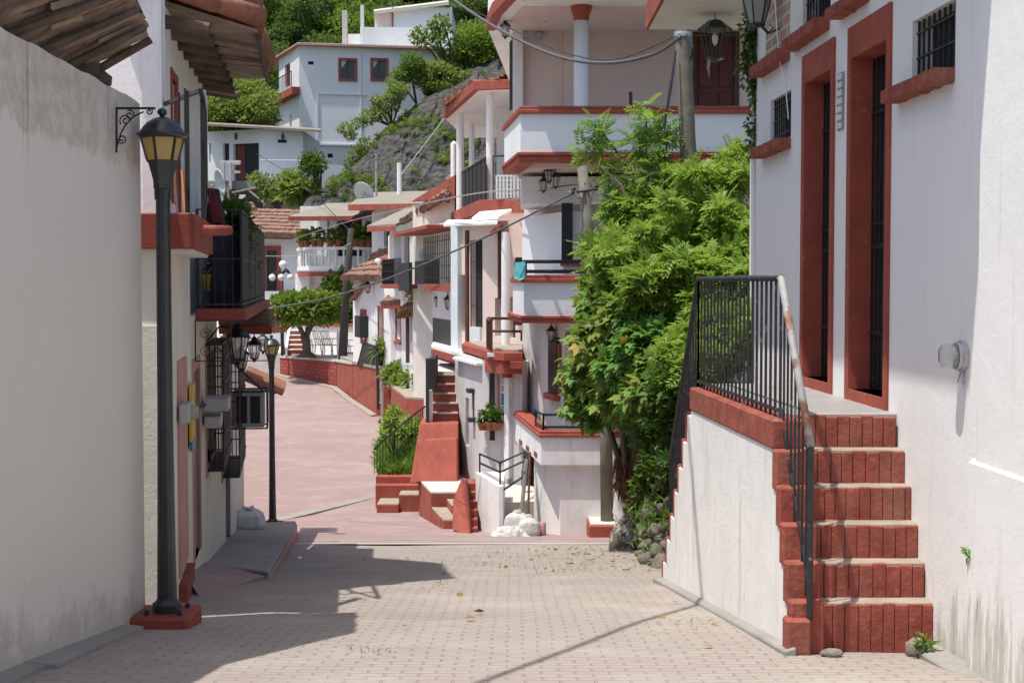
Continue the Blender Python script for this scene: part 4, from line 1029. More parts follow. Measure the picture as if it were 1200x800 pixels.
# --- balcony 3 (lowest): slab + parapet + cap + railing
b3 = pts((604, 26.4), (634, 22.85), (720, 22.85), (895, 22.85))
back3 = pts((895, 26), (625, 27))
m = MB(); m.prism(b3 + back3, zb3, zb3 + .12); m.strip(b3, zb3 + .12, zc3, -.16, 0)
k3 = m.build('balcony', 'white', bh)
m = MB(); m.strip(b3, zc3, zc3 + .06, -.20, .04); m.strip(b3, zc3 + .06, zc3 + .11, -.22, .02); m.build('cap', 'red', k3, bevel=.01)
m = MB(); rail(m, pts((628, 23.6), (637, 22.95), (720, 22.95)), zc3 + .1, zc3 + .36, 0, .02, .022, (zc3 + .16,)); m.build('railing', 'black', k3)
F3 = Fa(604, 26.4, 634, 22.85)
m = MB()
for px, py in ((610.5, 518), (618.5, 525), (628, 532)):
    R = F3.rect(px - 1.6, px + 1.6, py - 2.6, py + 2.6); F3.box(m, R, -.02, .012)
m.build('drain_tile', 'reddeep', k3)
# --- wall between balcony 3 and balcony 2
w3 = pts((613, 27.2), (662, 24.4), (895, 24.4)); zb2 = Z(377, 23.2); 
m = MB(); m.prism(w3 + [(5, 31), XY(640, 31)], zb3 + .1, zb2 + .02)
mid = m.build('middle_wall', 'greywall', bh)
FW3 = Fa(613, 27.2, 662, 24.4)
R = FW3.rect(646, 656, 395, 460); m = MB(); FW3.box(m, R, 0, .06); w = m.build('window', 'black', mid)
m = MB(); FW3.box(m, (R[0] - .04, R[1] + .05, R[2] - .12, R[2] - .01), 0, .14); m.build('sill', 'redwall', w, bevel=.01)
m = MB(); FW3.box(m, (R[1] + .03, R[1] + .12, R[2], R[3] - .1), 0, .05); m.build('frame', 'redwall', w)
m = MB()
for px, py in ((618.5, 478), (628, 484)):
    R = FW3.rect(px - 1.5, px + 1.5, py - 4.5, py + 4.5); FW3.box(m, R, 0, .012)
m.build('vent', 'dark', mid)
m = MB(); FF = Fa(662, 24.4, 895, 24.4); FF.pbox(m, 663, 668, 390, 405, 0, .03); m.build('trim', 'redwall', mid); m = MB(); FF.pbox(m, 664, 669, 448, 462, 0, .03); m.build('trim', 'redwall', mid)
# --- balcony 2
zc2 = Z(331, 23.2)
b2 = pts((601, 25.2), (614, 23.15), (720, 23.15), (895, 23.15))
m = MB(); m.prism(b2 + pts((895, 26), (612, 26.6)), zb2 + .06, zb2 + .16); m.strip(b2, zb2 + .161, zc2, -.15, 0); k2 = m.build('balcony', 'bluewhite', bh)
m = MB(); m.strip(b2, zc2, zc2 + .07, -.19, .05); m.strip(b2, zc2 + .07, zc2 + .125, -.22, .02); m.build('cap', 'red', k2, bevel=.01)
m = MB(); m.strip(b2, zb2 - .02, zb2 + .05, -.6, .035); m.strip(b2, zb2 + .05, zb2 + .10, -.1, .06); m.build('lower_band', 'red', k2, bevel=.01)
m = MB(); rail(m, pts((604, 24.9), (616, 23.25), (720, 23.25)), zc2 + .12, zc2 + .34, 0, .02, .03, (zc2 + .18,)); m.build('railing', 'black', k2)
m = MB(); R0_ = V((*XY(612, 23.6), 0))
m.add([(R0_.x - .1, R0_.y - .5, zc2 + .32), (R0_.x + .06, R0_.y - .66, zc2 + .33), (R0_.x + .05, R0_.y - .68, zc2 + .06), (R0_.x - .03, R0_.y - .66, zc2 + .03), (R0_.x - .13, R0_.y - .5, zc2 + .08)], [(0, 1, 2, 3, 4)])
o = m.build('towel', 'cyan'); o.modifiers.new('t', 'SOLIDIFY').thickness = .03; tag(o, 'turquoise towel hung over the corner of the middle balcony railing', 'towel')
m = MB(); m.box(R0_.x - .12, R0_.x, R0_.y + .1, R0_.y + .2, zc2 + .12, zc2 + .42); tag(m.build('speaker_box', 'dark', bevel=.01), 'small dark box standing on the middle balcony cap corner', 'box')
# stepped red blocks at the left end of balcony 2
m = MB()
for px0, px1, y0, y1, Y in ((595, 607, 366, 373, 25.9), (603, 612, 363, 381, 25.0)):
    a, b = P(px0, y1, Y), P(px1, y0, Y); m.box(a.x, b.x, Y, Y + .5, a.z, b.z)
m.build('corner_block', 'redwall', k2, bevel=.01)
# --- wall between balcony 2 and balcony 1
zb1 = Z(203, 23.3)
w2 = pts((614, 27.6), (668, 25.0), (895, 25.0))
m = MB(); m.prism(w2 + [(5, 32), XY(640, 32)], zb2 + .1, zb1 + .02); wl = m.build('upper_wall', 'pink', bh)
FW2 = Fa(614, 27.6, 668, 25.0)
wing = MB(); wg = pts((612, 26.6), (660, 24.4), (682, 24.4)); wing.prism(wg + pts((682, 27), (640, 28)), zb2 + .15, Z(250, 25)); wing.build('wing_wall', 'bluewhite', wl)
FG = Fa(660, 24.4, 895, 24.4)
wn = MB(); a, b = P(658, 305, 24.35), P(671, 238, 24.35); wn.box(a.x, b.x, 24.30, 24.38, a.z, b.z); ww = wn.build('shutter', 'black', wl)
m = MB(); m.box(a.x - .02, b.x + .2, 24.2, 24.4, a.z - .1, a.z - .01); m.build('sill', 'redwall', ww)
m = MB(); a, b = P(611, 239, 24.6), P(662, 207, 24.6); m.box(a.x, b.x + 1.5, 24.6, 26.5, a.z, b.z); m.build('back_wall', 'white2', wl)
# --- balcony 1 with the porch
zc1 = Z(134, 23.0); zf1 = Z(186, 23.0)
b1 = pts((591, 25.6), (610, 22.95), (740, 22.95), (897, 22.95))
m = MB(); m.prism(b1 + pts((897, 27), (612, 27.2)), zf1 - .02, zf1 + .18); m.strip(b1, zf1 + .181, zc1, -.15, 0); k1 = m.build('balcony', 'bluewhite', bh)
m = MB(); m.strip(b1, zc1, zc1 + .07, -.19, .05); m.strip(b1, zc1 + .07, zc1 + .125, -.2, .02); m.build('cap', 'red', k1, bevel=.012)
m = MB(); m.strip(b1, zf1 - .06, zf1 + .04, -.25, .03); m.strip(b1, zf1 + .04, zf1 + .10, -.1, .06); m.build('lower_band', 'red', k1, bevel=.012)
m = MB(); m.prism(pts((607, 25.6), (625, 23.5), (897, 23.5), (897, 26.9), (614, 27.1)), zf1 - .10, zf1 - .022); m.build('soffit', 'pink', k1)
m = MB(); a, b = P(598, 207, 25.2), P(610, 199, 25.2); m.box(a.x, b.x, 25.2, 25.6, a.z + .1, b.z + .12); m.build('corner_block', 'redwall', k1, bevel=.01)
BWp = Fa(612, 25.6, 897, 25.6); zr = Z(6, 23.2)
dR = BWp.rect(815, 863, 41, 128); dR = (dR[0], dR[1], zf1 + .2, dR[3])
m = MB(); BWp.wall(m, zf1 - .05, zr + .3, [dR], .15); bq = BWp.back(.16); m.prism([bq[0], bq[1], bq[1] + V((0, 6)), bq[0] + V((.6, 6))], zf1 - .05, zr + .29); pw = m.build('porch_wall', 'pink', bh)
dr = opening(BWp, dR, pw, 'door', 'brown', .05, 'brown', t=.1)
m = MB(); u0, u1, z0, z1 = dR; w_ = (u1 - u0) / 2
for i in range(2):
    for za, zb_ in ((.12, .55), (.66, 1.2), (1.3, z1 - z0 - .1)):
        BWp.box(m, (u0 + w_ * i + .06, u0 + w_ * (i + 1) - .06, z0 + za, z0 + zb_), -.081, -.055)
m.build('panel', 'redwood', dr, bevel=.015)
m = MB(); a = V((*XY(606, 25.5), 0)); m.box(a.x - .08, a.x + .1, 25.45, 25.9, zf1 - .05, zr + .1); m.build('corner_pilaster', 'white2', pw)
m = MB(); a, b = P(597, 130, 26.2), P(603, 50, 26.2); m.hexa([(a.x, 26.2, a.z), (b.x + .02, 25.9, a.z), (b.x + .02, 25.95, a.z), (a.x, 26.25, a.z)], [(a.x, 26.2, b.z), (b.x + .02, 25.9, b.z + .1), (b.x + .02, 25.95, b.z + .1), (a.x, 26.25, b.z)]); m.build('shutter', 'black', pw)
m = MB(); a, b = P(604, 130, 25.9), P(608, 60, 25.9); m.box(a.x, b.x, 25.8, 25.95, a.z, b.z); m.build('window_frame', 'redwood', pw)
def column(px, Y, r, ztop, zbot, caph, name):
    m = MB(); c = XY(px, Y); m.lathe((c[0], c[1], 0), [(r * 1.1, zbot), (r * 1.1, zbot + .1), (r, zbot + .12), (r * .96, ztop - caph)], 18); o = m.build(name, 'bluewhite', bh, smooth=False)
    for p in o.data.polygons: p.use_smooth = len(p.vertices) == 4
    m = MB(); m.lathe((c[0], c[1], ztop - caph), [(r * 1.0, 0), (r * 1.05, caph * .3), (r * 1.38, caph * .75), (r * 1.42, caph * .8), (r * 1.42, caph)], 18); m.build('capital', 'red', o)
column(680.5, 23.3, .123, zr, zf1 + .15, .24, 'column')
m = MB(); a, b = P(661, 135, 25.5), P(671, 33, 25.5); m.box(a.x, b.x + .12, 25.46, 25.59, a.z, b.z); pil = m.build('pilaster', 'pink', pw)
m = MB(); a, b = P(659, 33, 25.45), P(673, 17, 25.45); m.box(a.x, b.x + .1, 25.42, 25.585, a.z, b.z); m.build('capital', 'red', pil, bevel=.02)
rp = pts((572, 25.4), (580, 23.9), (598, 22.5), (720, 22.4), (897, 22.4))
m = MB(); m.prism(rp + pts((897, 33), (600, 33)), zr, zr + .9); rfm = m.build('roof', 'white2', bh)
m = MB(); m.strip(rp, zr - .03, zr + .16, -.12, .05); m.build('fascia', 'red', rfm)
m = MB(); m.prism(pts((590, 25.2), (612, 23.3), (897, 23.3), (897, 25.5), (612, 25.7)), zr - .012, zr - .001); m.build('soffit', 'pink', rfm)
m = MB(); c = P(739, 128, 23.4); m.tube(P(739.5, 132, 23.6), P(739, 108, 23.6), .03, n=8); tag(m.build('pipe_stub', 'redwood'), 'short brown pipe standing behind the porch parapet', 'pipe')
m = MB(); c = P(631, 42, 25.55); m.tube(c, c + V((0, -.05, 0)), .08, .06, 14); tag(m.build('wall_vent', 'greymetal'), 'small round grey vent on the pink porch wall', 'vent')
lantern('small black lantern hanging in front of the pink porch wall', at_px(639, 9, 24.6), .95, 'lanterns')
lantern('black lantern under the left corner of the porch roof', at_px(592, 31, 24.6), .85, 'lanterns')
lantern('leftmost of the three lanterns under the porch balcony', at_px(637, 213, 24.2), .75, 'lanterns')
lantern('middle and highest of the three lanterns under the porch balcony', at_px(643.5, 201, 24.0), .8, 'lanterns')
lantern('rightmost of the three lanterns under the porch balcony', at_px(651, 208, 23.8), .75, 'lanterns')
lantern('black lantern on the grey wall above the tall grille window', at_px(646, 388, 24.9), .8, 'lanterns')
# --- things at the foot of the bay house
sw = T('entry_wall', 'short white wall with red steps at the foot of the balcony house', 'wall', (*XY(572, 24), gz(24)))
ga = lambda Y: gz(Y) - .3
m = MB(); wp = pts((557, 24.6), (584, 23.2), (590, 23.2), (592, 24.6))
zA, zB = Z(556, 24.2), Z(569, 23.2); 
m.prism(wp, -5.2, [zA, zB, zB, zA]); m.build('wall', 'white', sw, bevel=.01)
m = MB(); rail(m, pts((562, 24.5), (586, 23.3)), zB - .05, Z(541, 23.4), .9, .02, .02, (Z(553, 23.3),)); rail(m, pts((586, 23.3), (615, 24.8)), Z(556, 24), Z(541, 23.4), 0, .018, .018, (Z(553, 23.3),))
m.tube(P(588, 612, 23.3), P(588, 575, 23.3), .02, n=5); m.tube(P(588, 575, 23.3), P(617, 556, 24.5), .02, n=5); m.build('railing', 'black', sw)
m = MB(); fl = pts((530, 24.3), (551, 23.2), (557, 23.25), (548, 25.6), (541, 26.0))
m.add([P(530, 620, 24.0), P(551, 629, 23.3), P(546, 562, 24.4), P(541, 560, 25.8), P(531, 585, 24.6)] + [P(534, 620, 24.9), P(553, 629, 23.7), P(548, 562, 24.8), P(545, 560, 26.5), P(535, 585, 25.3)],
      [(0, 1, 2, 3, 4), (9, 8, 7, 6, 5), (0, 5, 6, 1), (1, 6, 7, 2), (2, 7, 8, 3), (3, 8, 9, 4), (4, 9, 5, 0)])
m.build('buttress', 'redwall', sw)
m = MB()
for i in range(6):
    Y = 23.7 + .26 * i; a = P(550, 619 - 10.5 * i, Y)
    m.box(X(548.5 - .6 * i, Y), X(559, Y), Y, Y + .6, gz(Y) - .3, a.z)
m.build('step', 'redbrick', sw)
m = MB(); m.prism(pts((590, 24.0), (626, 24.2), (626, 26), (560, 26.5), (560, 25.0)), -5, Z(585, 24.4)); m.build('landing', 'paleconc', sw)
m = MB(); a = P(590, 618, 23.2); m.box(a.x, a.x + .3, 23.2, 24, a.z - .4, a.z + .05); m.build('lower_step', 'redwall', sw)
tag((lambda mm: (mm.tube(P(611, 602, 23.5), P(617, 538, 24.0), .035, n=6), mm.build('timber', 'polewood'))[1])(MB()), 'pale timber plank leaning at the foot of the balcony house', 'plank')
tag((lambda mm: (mm.tube(P(619, 602, 23.5), P(621, 530, 24.1), .022, n=6), mm.build('timber', 'brown'))[1])(MB()), 'dark timber pole leaning beside the pale plank', 'pole')
c = XY(620, 22.75); sack('full white sack slumped at the corner of the balcony house', (c[0], c[1], gz(22.75)), (.17, .16, .185), 8, group='white sacks')
c = XY(606, 22.95); sack('half empty white sack behind the full one', (c[0], c[1], gz(22.95) + .12), (.2, .16, .16), 9, group='white sacks')
m = MB(); c = V((*XY(598, 22.7), gz(22.7) + .02)); nu, nv = 44, 26
for j in range(nv):
    for i in range(nu):
        u, v = i / (nu - 1) - .5, j / (nv - 1) - .5; q = V((u * 7, v * 5, 2.2))
        e = max(0, 1 - (2 * abs(u)) ** 3) * max(0, 1 - (2 * abs(v)) ** 3)
        h = e * (.05 + .16 * (.5 - abs(mnoise.noise(q))) + .07 * (.4 - abs(mnoise.noise(q * 2.3)))) + .004
        m.v.append((c.x + u * .62 + .05 * mnoise.noise(q * .6), c.y + v * .34 + .05 * mnoise.noise(q * .7 + V((5, 0, 0))), c.z + max(h, .004)))
m.f = [(j * nu + i, j * nu + i + 1, (j + 1) * nu + i + 1, (j + 1) * nu + i) for j in range(nv - 1) for i in range(nu - 1)]
tag(m.build('torn_sack', 'sack', smooth=True), 'torn flat white sacking spread on the ground by the wall foot', 'sack')
m = MB(); a = P(636, 630, 22.8); m.lathe((a.x, a.y, gz(22.8)), [(.05, -.1), (.055, .05), (.05, .2), (.03, .24)], 8); tag(m.build('bottle_stump', 'pinkmid', smooth=True), 'small pink marker stump at the wall corner beside the sacks', 'stump')
bl = T('pole_block', 'red and grey concrete block at the foot of the leaning pole', 'block', P(705, 630, 22.4)); m = MB(); m.box(X(691, 22.2), X(728, 22.2), 22.2, 23.2, gz(22.2) - .3, Z(613, 22.4)); m.build('block', 'redwall', bl, bevel=.02); m = MB(); m.box(X(693, 22.2), X(726, 22.2), 22.25, 23.15, Z(613, 22.4), Z(613, 22.4) + .012); m.build('top', 'paleconc', bl)
b = MB(); b.box(*[X(611, 25.2), X(617, 25.2)], 25.2, 25.35, Z(570, 25.2), Z(550, 25.2)); tag(b.build('blue_container', 'blue', bevel=.01), 'blue container behind the railing at the foot of the house', 'container')

# ================================================================== POLES AND CABLES
pB = T('utility_pole', 'weathered wooden pole leaning in front of the balcony house', 'utility pole', P(710, 612, 22.5), 'utility poles')
m = MB(); m.path([P(711.5, 615, 22.6), P(710, 500, 22.6), P(690, 275, 22.6), P(682, 195, 22.6)], [.105, .10, .088, .08], 12); m.build('pole', 'polewood', pB, smooth=True)
m = MB()
for px, py in ((672, 223), (699, 220)): c = P(px, py, 22.5); m.lathe(c, [(.025, -.05), (.04, -.02), (.03, 0), (.04, .03), (.02, .05)], 8)
m.tube(P(671, 226, 22.5), P(700, 222, 22.5), .018, n=5); m.build('insulator', 'lamp', pB)
m = MB(); m.path([P(684, 234, 22.45), P(678, 231, 22.3), P(674, 225, 22.4)], .012, 5); m.path([P(690, 215, 22.4), P(696, 222, 22.4), P(692, 235, 22.4), P(689, 232, 22.45)], .014, 5); m.build('wire_loop', 'cable', pB)
pA = T('utility_pole', 'thick wooden pole rising through the bright green tree', 'utility pole', (*XY(812, 17.5), gz(17.5)), 'utility poles')
m = MB(); m.path([P(835, 640, 17.5), P(817, 300, 17.5), P(806, 170, 17.5), P(799, 15, 17.5), P(797, -40, 17.5)], [.125, .11, .10, .095, .09], 14); m.build('pole', 'polewood', pA, smooth=True)
m = MB(); m.lathe(P(800, 41, 17.5), [(.105, -.03), (.108, 0), (.105, .03)], 14); m.build('clamp', 'galv', pA)
m = MB(); m.path([P(792, 60, 17.4), P(786, 100, 17.35), P(778, 150, 17.3)], [.012, .022, .016], 6); m.path([P(805, 42, 17.38), P(812, 55, 17.3), P(810, 70, 17.4)], .014, 6); m.build('cable_drop', 'lamp', pA)
def cable(label, pts_, r, mat='cable', n=26):
    q = [V(p) for p in pts_]; out = []
    for i in range(len(q) - 1):
        a, b, c, d = q[max(i - 1, 0)], q[i], q[i + 1], q[min(i + 2, len(q) - 1)]
        for k in range(n // (len(q) - 1)):
            t = k / (n // (len(q) - 1)); out.append(.5 * ((2 * b) + (c - a) * t + (2 * a - 5 * b + 4 * c - d) * t * t + (3 * b - a - 3 * c + d) * t ** 3))
    out.append(q[-1]); m = MB(); m.path(out, r, 6)
    return tag(m.build('overhead_cable', mat, smooth=True), label, 'cable')
cable('thick bundled cable sagging from the top edge to the pole in the tree', [P(520, -8, 23), P(580, 32, 21.5), P(650, 65, 20), P(710, 74, 18.8), P(765, 64, 18), P(797, 44, 17.4)], .024, 'cable', 30)
cable('thin black wire twisted beside the thick sagging cable', [P(505, -8, 23.5), P(575, 22, 21.7), P(650, 58, 20.2), P(720, 70, 18.8), P(797, 40, 17.4)], .008, 'lamp', 28)
cable('thin dark wire from the leaning pole to the pink porch house corner', [P(697, 220, 22.5), P(720, 240, 23.2), P(742, 262, 24.2)], .009, 'lamp')
cable('thin black wire strung across the front of the gable house', [P(674, 226, 22.6), P(600, 262, 28), P(540, 292, 35), P(470, 318, 45), P(415, 332, 56)], .012, 'lamp')
cable('pale thin wire strung over the plaza in front of the tiled roof house', [P(411, 285, 61), P(380, 297, 62), P(340, 300, 63), P(311, 300, 64)], .014, 'galv')
cable('thin wire running from the thin plaza pole toward the hill houses', [P(411, 272, 61.5), P(380, 240, 72), P(340, 205, 84), P(300, 180, 90)], .02, 'lamp')
cable('black service cable running from the leaning pole down to the left houses', [P(674, 225, 22.5), P(560, 282, 23), P(450, 328, 24), P(380, 350, 25), P(318, 361, 26)], .015)
W1, W2 = V((-.70, 8.41, 3.6)), V((-1.79, 5.9, 3.6)); dW = W1 - W2
tag(MB().tube(W2 - dW * 1.6, W1 + dW * 2.2, .026, n=6).build('overhead_cable', 'cable'), 'power cable above the street that throws a thin shadow on the stair wall', 'cable')
cable('thin grey wire crossing in front of the left columns terrace', [P(678, 225, 22.5), P(570, 225, 28), P(470, 245, 36), P(400, 262, 48), P(330, 285, 60)], .012, 'galv')
cable('thin wire from the leaning pole to the upper right', [P(686, 215, 22.5), P(640, 222, 25), P(600, 238, 29)], .012)
cable('thin pale wire drooping over the rocky slope', [P(470, 205, 78), P(520, 140, 86), P(552, 95, 92)], .035, 'galv')

# ================================================================== ROCK BANK, TREE AND BUSHES
m = MB()
def bank(u, v):   # u along the foot, v up the slope
    a = V((X(757, 17.2), 17.2, gz(17.2) - .05)).lerp(V((1.42, 11.9, gz(11.9) - .05)), u)
    b = V((X(835, 18.5), 18.5, -1.9)).lerp(V((2.3, 12.2, -.9)), u)
    p = a.lerp(b, v); return p + V((random.uniform(-.06, .06), 0, .35 * math.sin(v * 3.1) + random.uniform(-.08, .08)))
NU, NV = 18, 9
vs = np.array([bank(i / (NU - 1), j / (NV - 1)) for j in range(NV) for i in range(NU)])
fs = np.array([(j * NU + i, j * NU + i + 1, (j + 1) * NU + i + 1, (j + 1) * NU + i) for j in range(NV - 1) for i in range(NU - 1)])
S(np_obj('earth_bank', vs, fs, 'soil'))
vs = [(X(720, 19), 19.5, gz(19.5) - .3), (6, 19.5, -3.8), (6, 24, -4), (X(720, 23), 23, -4.4)]
S(MB().prism([XY(768, 19.4), (5, 19.4), (5, 22.9), XY(768, 22.8)], -5, -2.4).build('upper_bank', 'soil'))
S(MB().prism([(2.5, 12.6), (6, 12.6), (6, 19.5), (X(830, 19), 19.5)], -4, -1.6).build('garden_terrace', 'soil'))
rd = random.Random(21)
rock0 = None
spots = [(759, 655, 14.6, .12), (777, 663, 13.8, .14), (756, 640, 15.4, .09), (771, 646, 14.5, .10), (786, 640, 13.9, .09), (757, 626, 15.8, .10), (768, 622, 15.1, .10), (781, 617, 14.5, .11), (756, 606, 16.2, .08), (764, 601, 15.8, .10), (776, 596, 15.1, .09), (771, 580, 15.8, .10), (785, 585, 14.8, .08), (760, 588, 16.3, .08), (765, 660, 14.2, .06), (751, 648, 15.2, .06), (779, 566, 15.4, .09), (790, 660, 13.2, .08), (776, 632, 14.3, .07), (763, 636, 15.1, .07)]
protos = []
for i, (px, py, Y, r) in enumerate(spots):
    c = P(px, py, Y)
    if i < 4:
        m = MB(); m.blob((0, 0, 0), (1, .9, .72), 14, .13, 30 + i); o = m.build('bank_rock', 'cobble', smooth=True); protos.append(o)
        tag(o, 'rounded pale rock in the rough bank beside the staircase', 'rock', 'rocks in the bank beside the steps')
    else:
        o = protos[i % 4].copy(); COL.objects.link(o)
    o.location = c; o.scale = (r * rd.uniform(.9, 1.25), r, r * rd.uniform(.8, 1.1)); o.rotation_euler = (rd.uniform(-.4, .4), rd.uniform(-.4, .4), rd.uniform(0, 6))
protos[0]['label'] = 'rounded pale rock in the rough bank beside the staircase'
# white trunk and big tree
tb = P(733, 632, 18.6)
bt = T('leafy_tree', 'large bright green tree with a limewashed trunk over the rocky bank', 'tree', tb)
m = MB(); m.path([P(731, 650, 18.6), P(732, 625, 18.6), P(733, 600, 18.6), P(735, 580, 18.5), P(738, 560, 18.4)], [.21, .19, .172, .16, .15], 16); m.build('trunk', 'lime', bt, smooth=True)
cl = [(762, 300, .52, 17.2), (815, 265, .5, 17.0), (848, 215, .36, 17.0), (722, 325, .3, 17.7), (850, 330, .46, 16.0), (795, 350, .55, 16.4), (780, 232, .32, 17.6), (868, 270, .36, 16.4), (776, 375, .32, 16.8), (830, 400, .42, 15.4), (742, 255, .24, 17.8), (866, 185, .22, 17.2), (812, 430, .4, 15.7), (860, 395, .4, 14.9), (730, 290, .26, 17.7)]
rq_ = random.Random(17)
for a, b, r, Y in list(cl):
    for _ in range(6):
        t_ = rq_.uniform(0, 6.283); q_ = r * 104 * rq_.uniform(.75, 1.15); cl.append((min(a + q_ * math.cos(t_), 880), b + .75 * q_ * math.sin(t_), r * rq_.uniform(.28, .5), Y - rq_.uniform(-.2, .6)))
clumps = [(P(a, b, Y), (r, r * .95, r * .62)) for a, b, r, Y in cl]
m = MB(); branches(m, P(738, 565, 18.4), [c[0] for c in clumps[:12]], .10); m.build('limb', 'bark', bt, smooth=True)
# rising sprigs
sp = [(699, 142, .09, 17.9), (704, 160, .11, 17.9), (711, 182, .13, 17.9), (718, 206, .14, 17.8), (726, 236, .15, 17.8), (757, 126, .08, 17.5), (760, 145, .13, 17.5), (766, 172, .17, 17.5), (768, 205, .2, 17.4), (772, 240, .22, 17.4), (745, 168, .10, 17.6), (782, 150, .09, 17.5), (684, 174, .06, 18.0), (690, 180, .05, 18.0)]
sc_ = [(P(a, b, Y), (r, r, r * .7)) for a, b, r, Y in sp]
foliage('crown', clumps, 4600, SPRAY, .19, 'leafbright', bt, bright=.95, shell=.4, droop=.1, up=.3, spread=.8)
foliage('leaf_rosette', clumps, 8200, ROSETTE, .125, 'leafbright', bt, bright=1.05, shell=.45, droop=.0, up=.4, spread=.9)
foliage('upper_spray', sc_, 640, SPRAY, .2, 'leafbright', bt, bright=.6, shell=.2, droop=.3, up=.5)
m = MB(); branches(m, P(760, 300, 17.3), [P(699, 145, 17.9), P(757, 128, 17.5), P(684, 176, 18.0), P(782, 152, 17.5)], .035); m.build('limb', 'bark', bt, smooth=True)
hb = T('broadleaf_creeper', 'broad leaved creeper with some yellow leaves hanging beside the leaning pole', 'creeper', P(705, 560, 17.5))
cl = [(762, 405, .34, 15.9), (778, 430, .3, 15.6), (775, 455, .3, 15.4), (752, 378, .26, 16.2), (735, 372, .3, 16.5), (718, 365, .4, 17.2), (712, 400, .42, 17.0), (702, 435, .34, 17.4), (745, 430, .45, 16.4), (732, 462, .36, 16.8), (706, 478, .2, 17.6), (686, 390, .13, 17.9), (695, 415, .22, 17.7), (765, 465, .35, 15.8), (680, 448, .12, 17.9), (690, 462, .16, 17.8), (708, 335, .25, 17.5), (672, 462, .09, 17.9), (668, 438, .12, 17.8), (673, 478, .12, 17.7), (690, 496, .1, 17.6), (662, 420, .06, 17.9), (745, 485, .2, 16.8)]
clumps = [(P(a, b, Y), (r, r * .9, r * .75)) for a, b, r, Y in cl]
foliage('foliage', clumps, 6800, LOBED, .165, 'leafvine', hb, bright=.9, shell=.4, droop=.6, up=.1)
m = MB(); branches(m, P(736, 570, 18.2), [c[0] for c in clumps[:9]], .05); m.build('stem', 'bark', hb, smooth=True)
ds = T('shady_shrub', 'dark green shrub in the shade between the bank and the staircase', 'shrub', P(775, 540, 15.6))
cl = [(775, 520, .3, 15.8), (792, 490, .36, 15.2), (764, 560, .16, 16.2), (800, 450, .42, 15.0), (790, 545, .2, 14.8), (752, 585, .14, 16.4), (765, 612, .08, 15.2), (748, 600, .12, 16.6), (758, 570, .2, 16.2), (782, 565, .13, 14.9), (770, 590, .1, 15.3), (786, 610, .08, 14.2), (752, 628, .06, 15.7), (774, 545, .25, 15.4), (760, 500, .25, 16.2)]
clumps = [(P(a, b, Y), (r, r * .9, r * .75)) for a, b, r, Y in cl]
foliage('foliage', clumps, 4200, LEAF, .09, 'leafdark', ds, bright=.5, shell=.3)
m = MB(); branches(m, P(770, 610, 15.6), [c[0] for c in clumps], .03); m.build('stem', 'bark', ds, smooth=True)
dv = T('dead_creeper', 'clump of dead brown creeper hanging above the white trunk', 'creeper', P(740, 545, 18.2))
pos, d, _ = clump_points([(P(741, 535, 18.0), (.2, .16, .38)), (P(739, 555, 18.1), (.17, .15, .2))], 1500, .6)
fw = rng.normal(0, .25, (1500, 3)); fw[:, 2] -= 1
v, f_, k = scatter(BLADE, pos, fw, .26 * rng.uniform(.6, 1.2, 1500)); np_obj('dry_stem', v, f_, 'straw', dv)
m = MB(); m.blob(P(741, 548, 18.2), (.17, .14, .42), 12, .12, 9); m.build('core', 'straw', dv, smooth=True)
pos = np.array([[p.x, p.y, p.z] for p in (P(random.uniform(742, 792), random.uniform(590, 665), 13.5 + 3 * random.random()) for _ in range(160))])
pos[:, 2] = np.maximum(pos[:, 2], [gz(y) for y in pos[:, 1]])
v, f_, k = scatter(BLADE, pos, np.tile([0, -.3, 1.], (160, 1)) + rng.normal(0, .5, (160, 3)), .16 * rng.uniform(.6, 1.3, 160)); tag(np_obj('bank_grass', v, f_, 'grass', None, np.repeat(rng.random(160), k)), 'tufts of grass between the rocks of the bank', 'grass', kind='stuff')
# fallen leaves on the paving
pos = []
for i in range(260):
    Y = random.uniform(13, 19.5); x = random.uniform(.5, 1.9) + (Y - 13) * .02; pos.append((x - abs(random.gauss(0, .35)), Y, gz(Y) + .016))
for i in range(24):
    Y = random.uniform(7.2, 19); x = random.uniform(-1.6, 1.3); pos.append((x, Y, gz(Y) + .02))
pos = np.array(pos); n = len(pos); fw = rng.normal(0, 1, (n, 3)); fw[:, 2] = rng.normal(0, .08, n)
v, f_, k = scatter(LEAF, pos, fw, .06 * rng.uniform(.5, 1.4, n)); lf = leaf_mat('fallen_leaf', (.12, .06, .02), (.32, .2, .06), (.3, .3, .1), .1); tag(np_obj('fallen_leaves', v, f_, lf, None, np.repeat(rng.random(n), k)), 'dry fallen leaves scattered on the paving', 'leaves', kind='stuff')
pos = []
for cx, cy, n in ((560, 665, 40), (560, 657, 40), (640, 672, 30), (700, 655, 60), (600, 650, 40), (520, 690, 20), (800, 735, 20), (480, 660, 20), (690, 668, 40), (440, 770, 20)):
    for i in range(n):
        px, py = cx + random.gauss(0, 22), cy + random.gauss(0, 3)
        Y = 12.0
        for _ in range(20): Y = -gz(Y) * F / max(30, (py - 330)) if True else Y; Y = min(max(Y, 6), 20)
        pos.append((X(px, Y), Y, gz(Y) + .005))
pos = np.array(pos); n = len(pos); v, f_, k = scatter(BLADE, pos, np.tile([0, 0, .6], (n, 1)) + rng.normal(0, .7, (n, 3)), .05 * rng.uniform(.5, 1.4, n)); tag(np_obj('joint_grass', v, f_, 'leafmid', None, np.repeat(rng.random(n), k)), 'sparse grass growing in the paving joints', 'grass', kind='stuff')
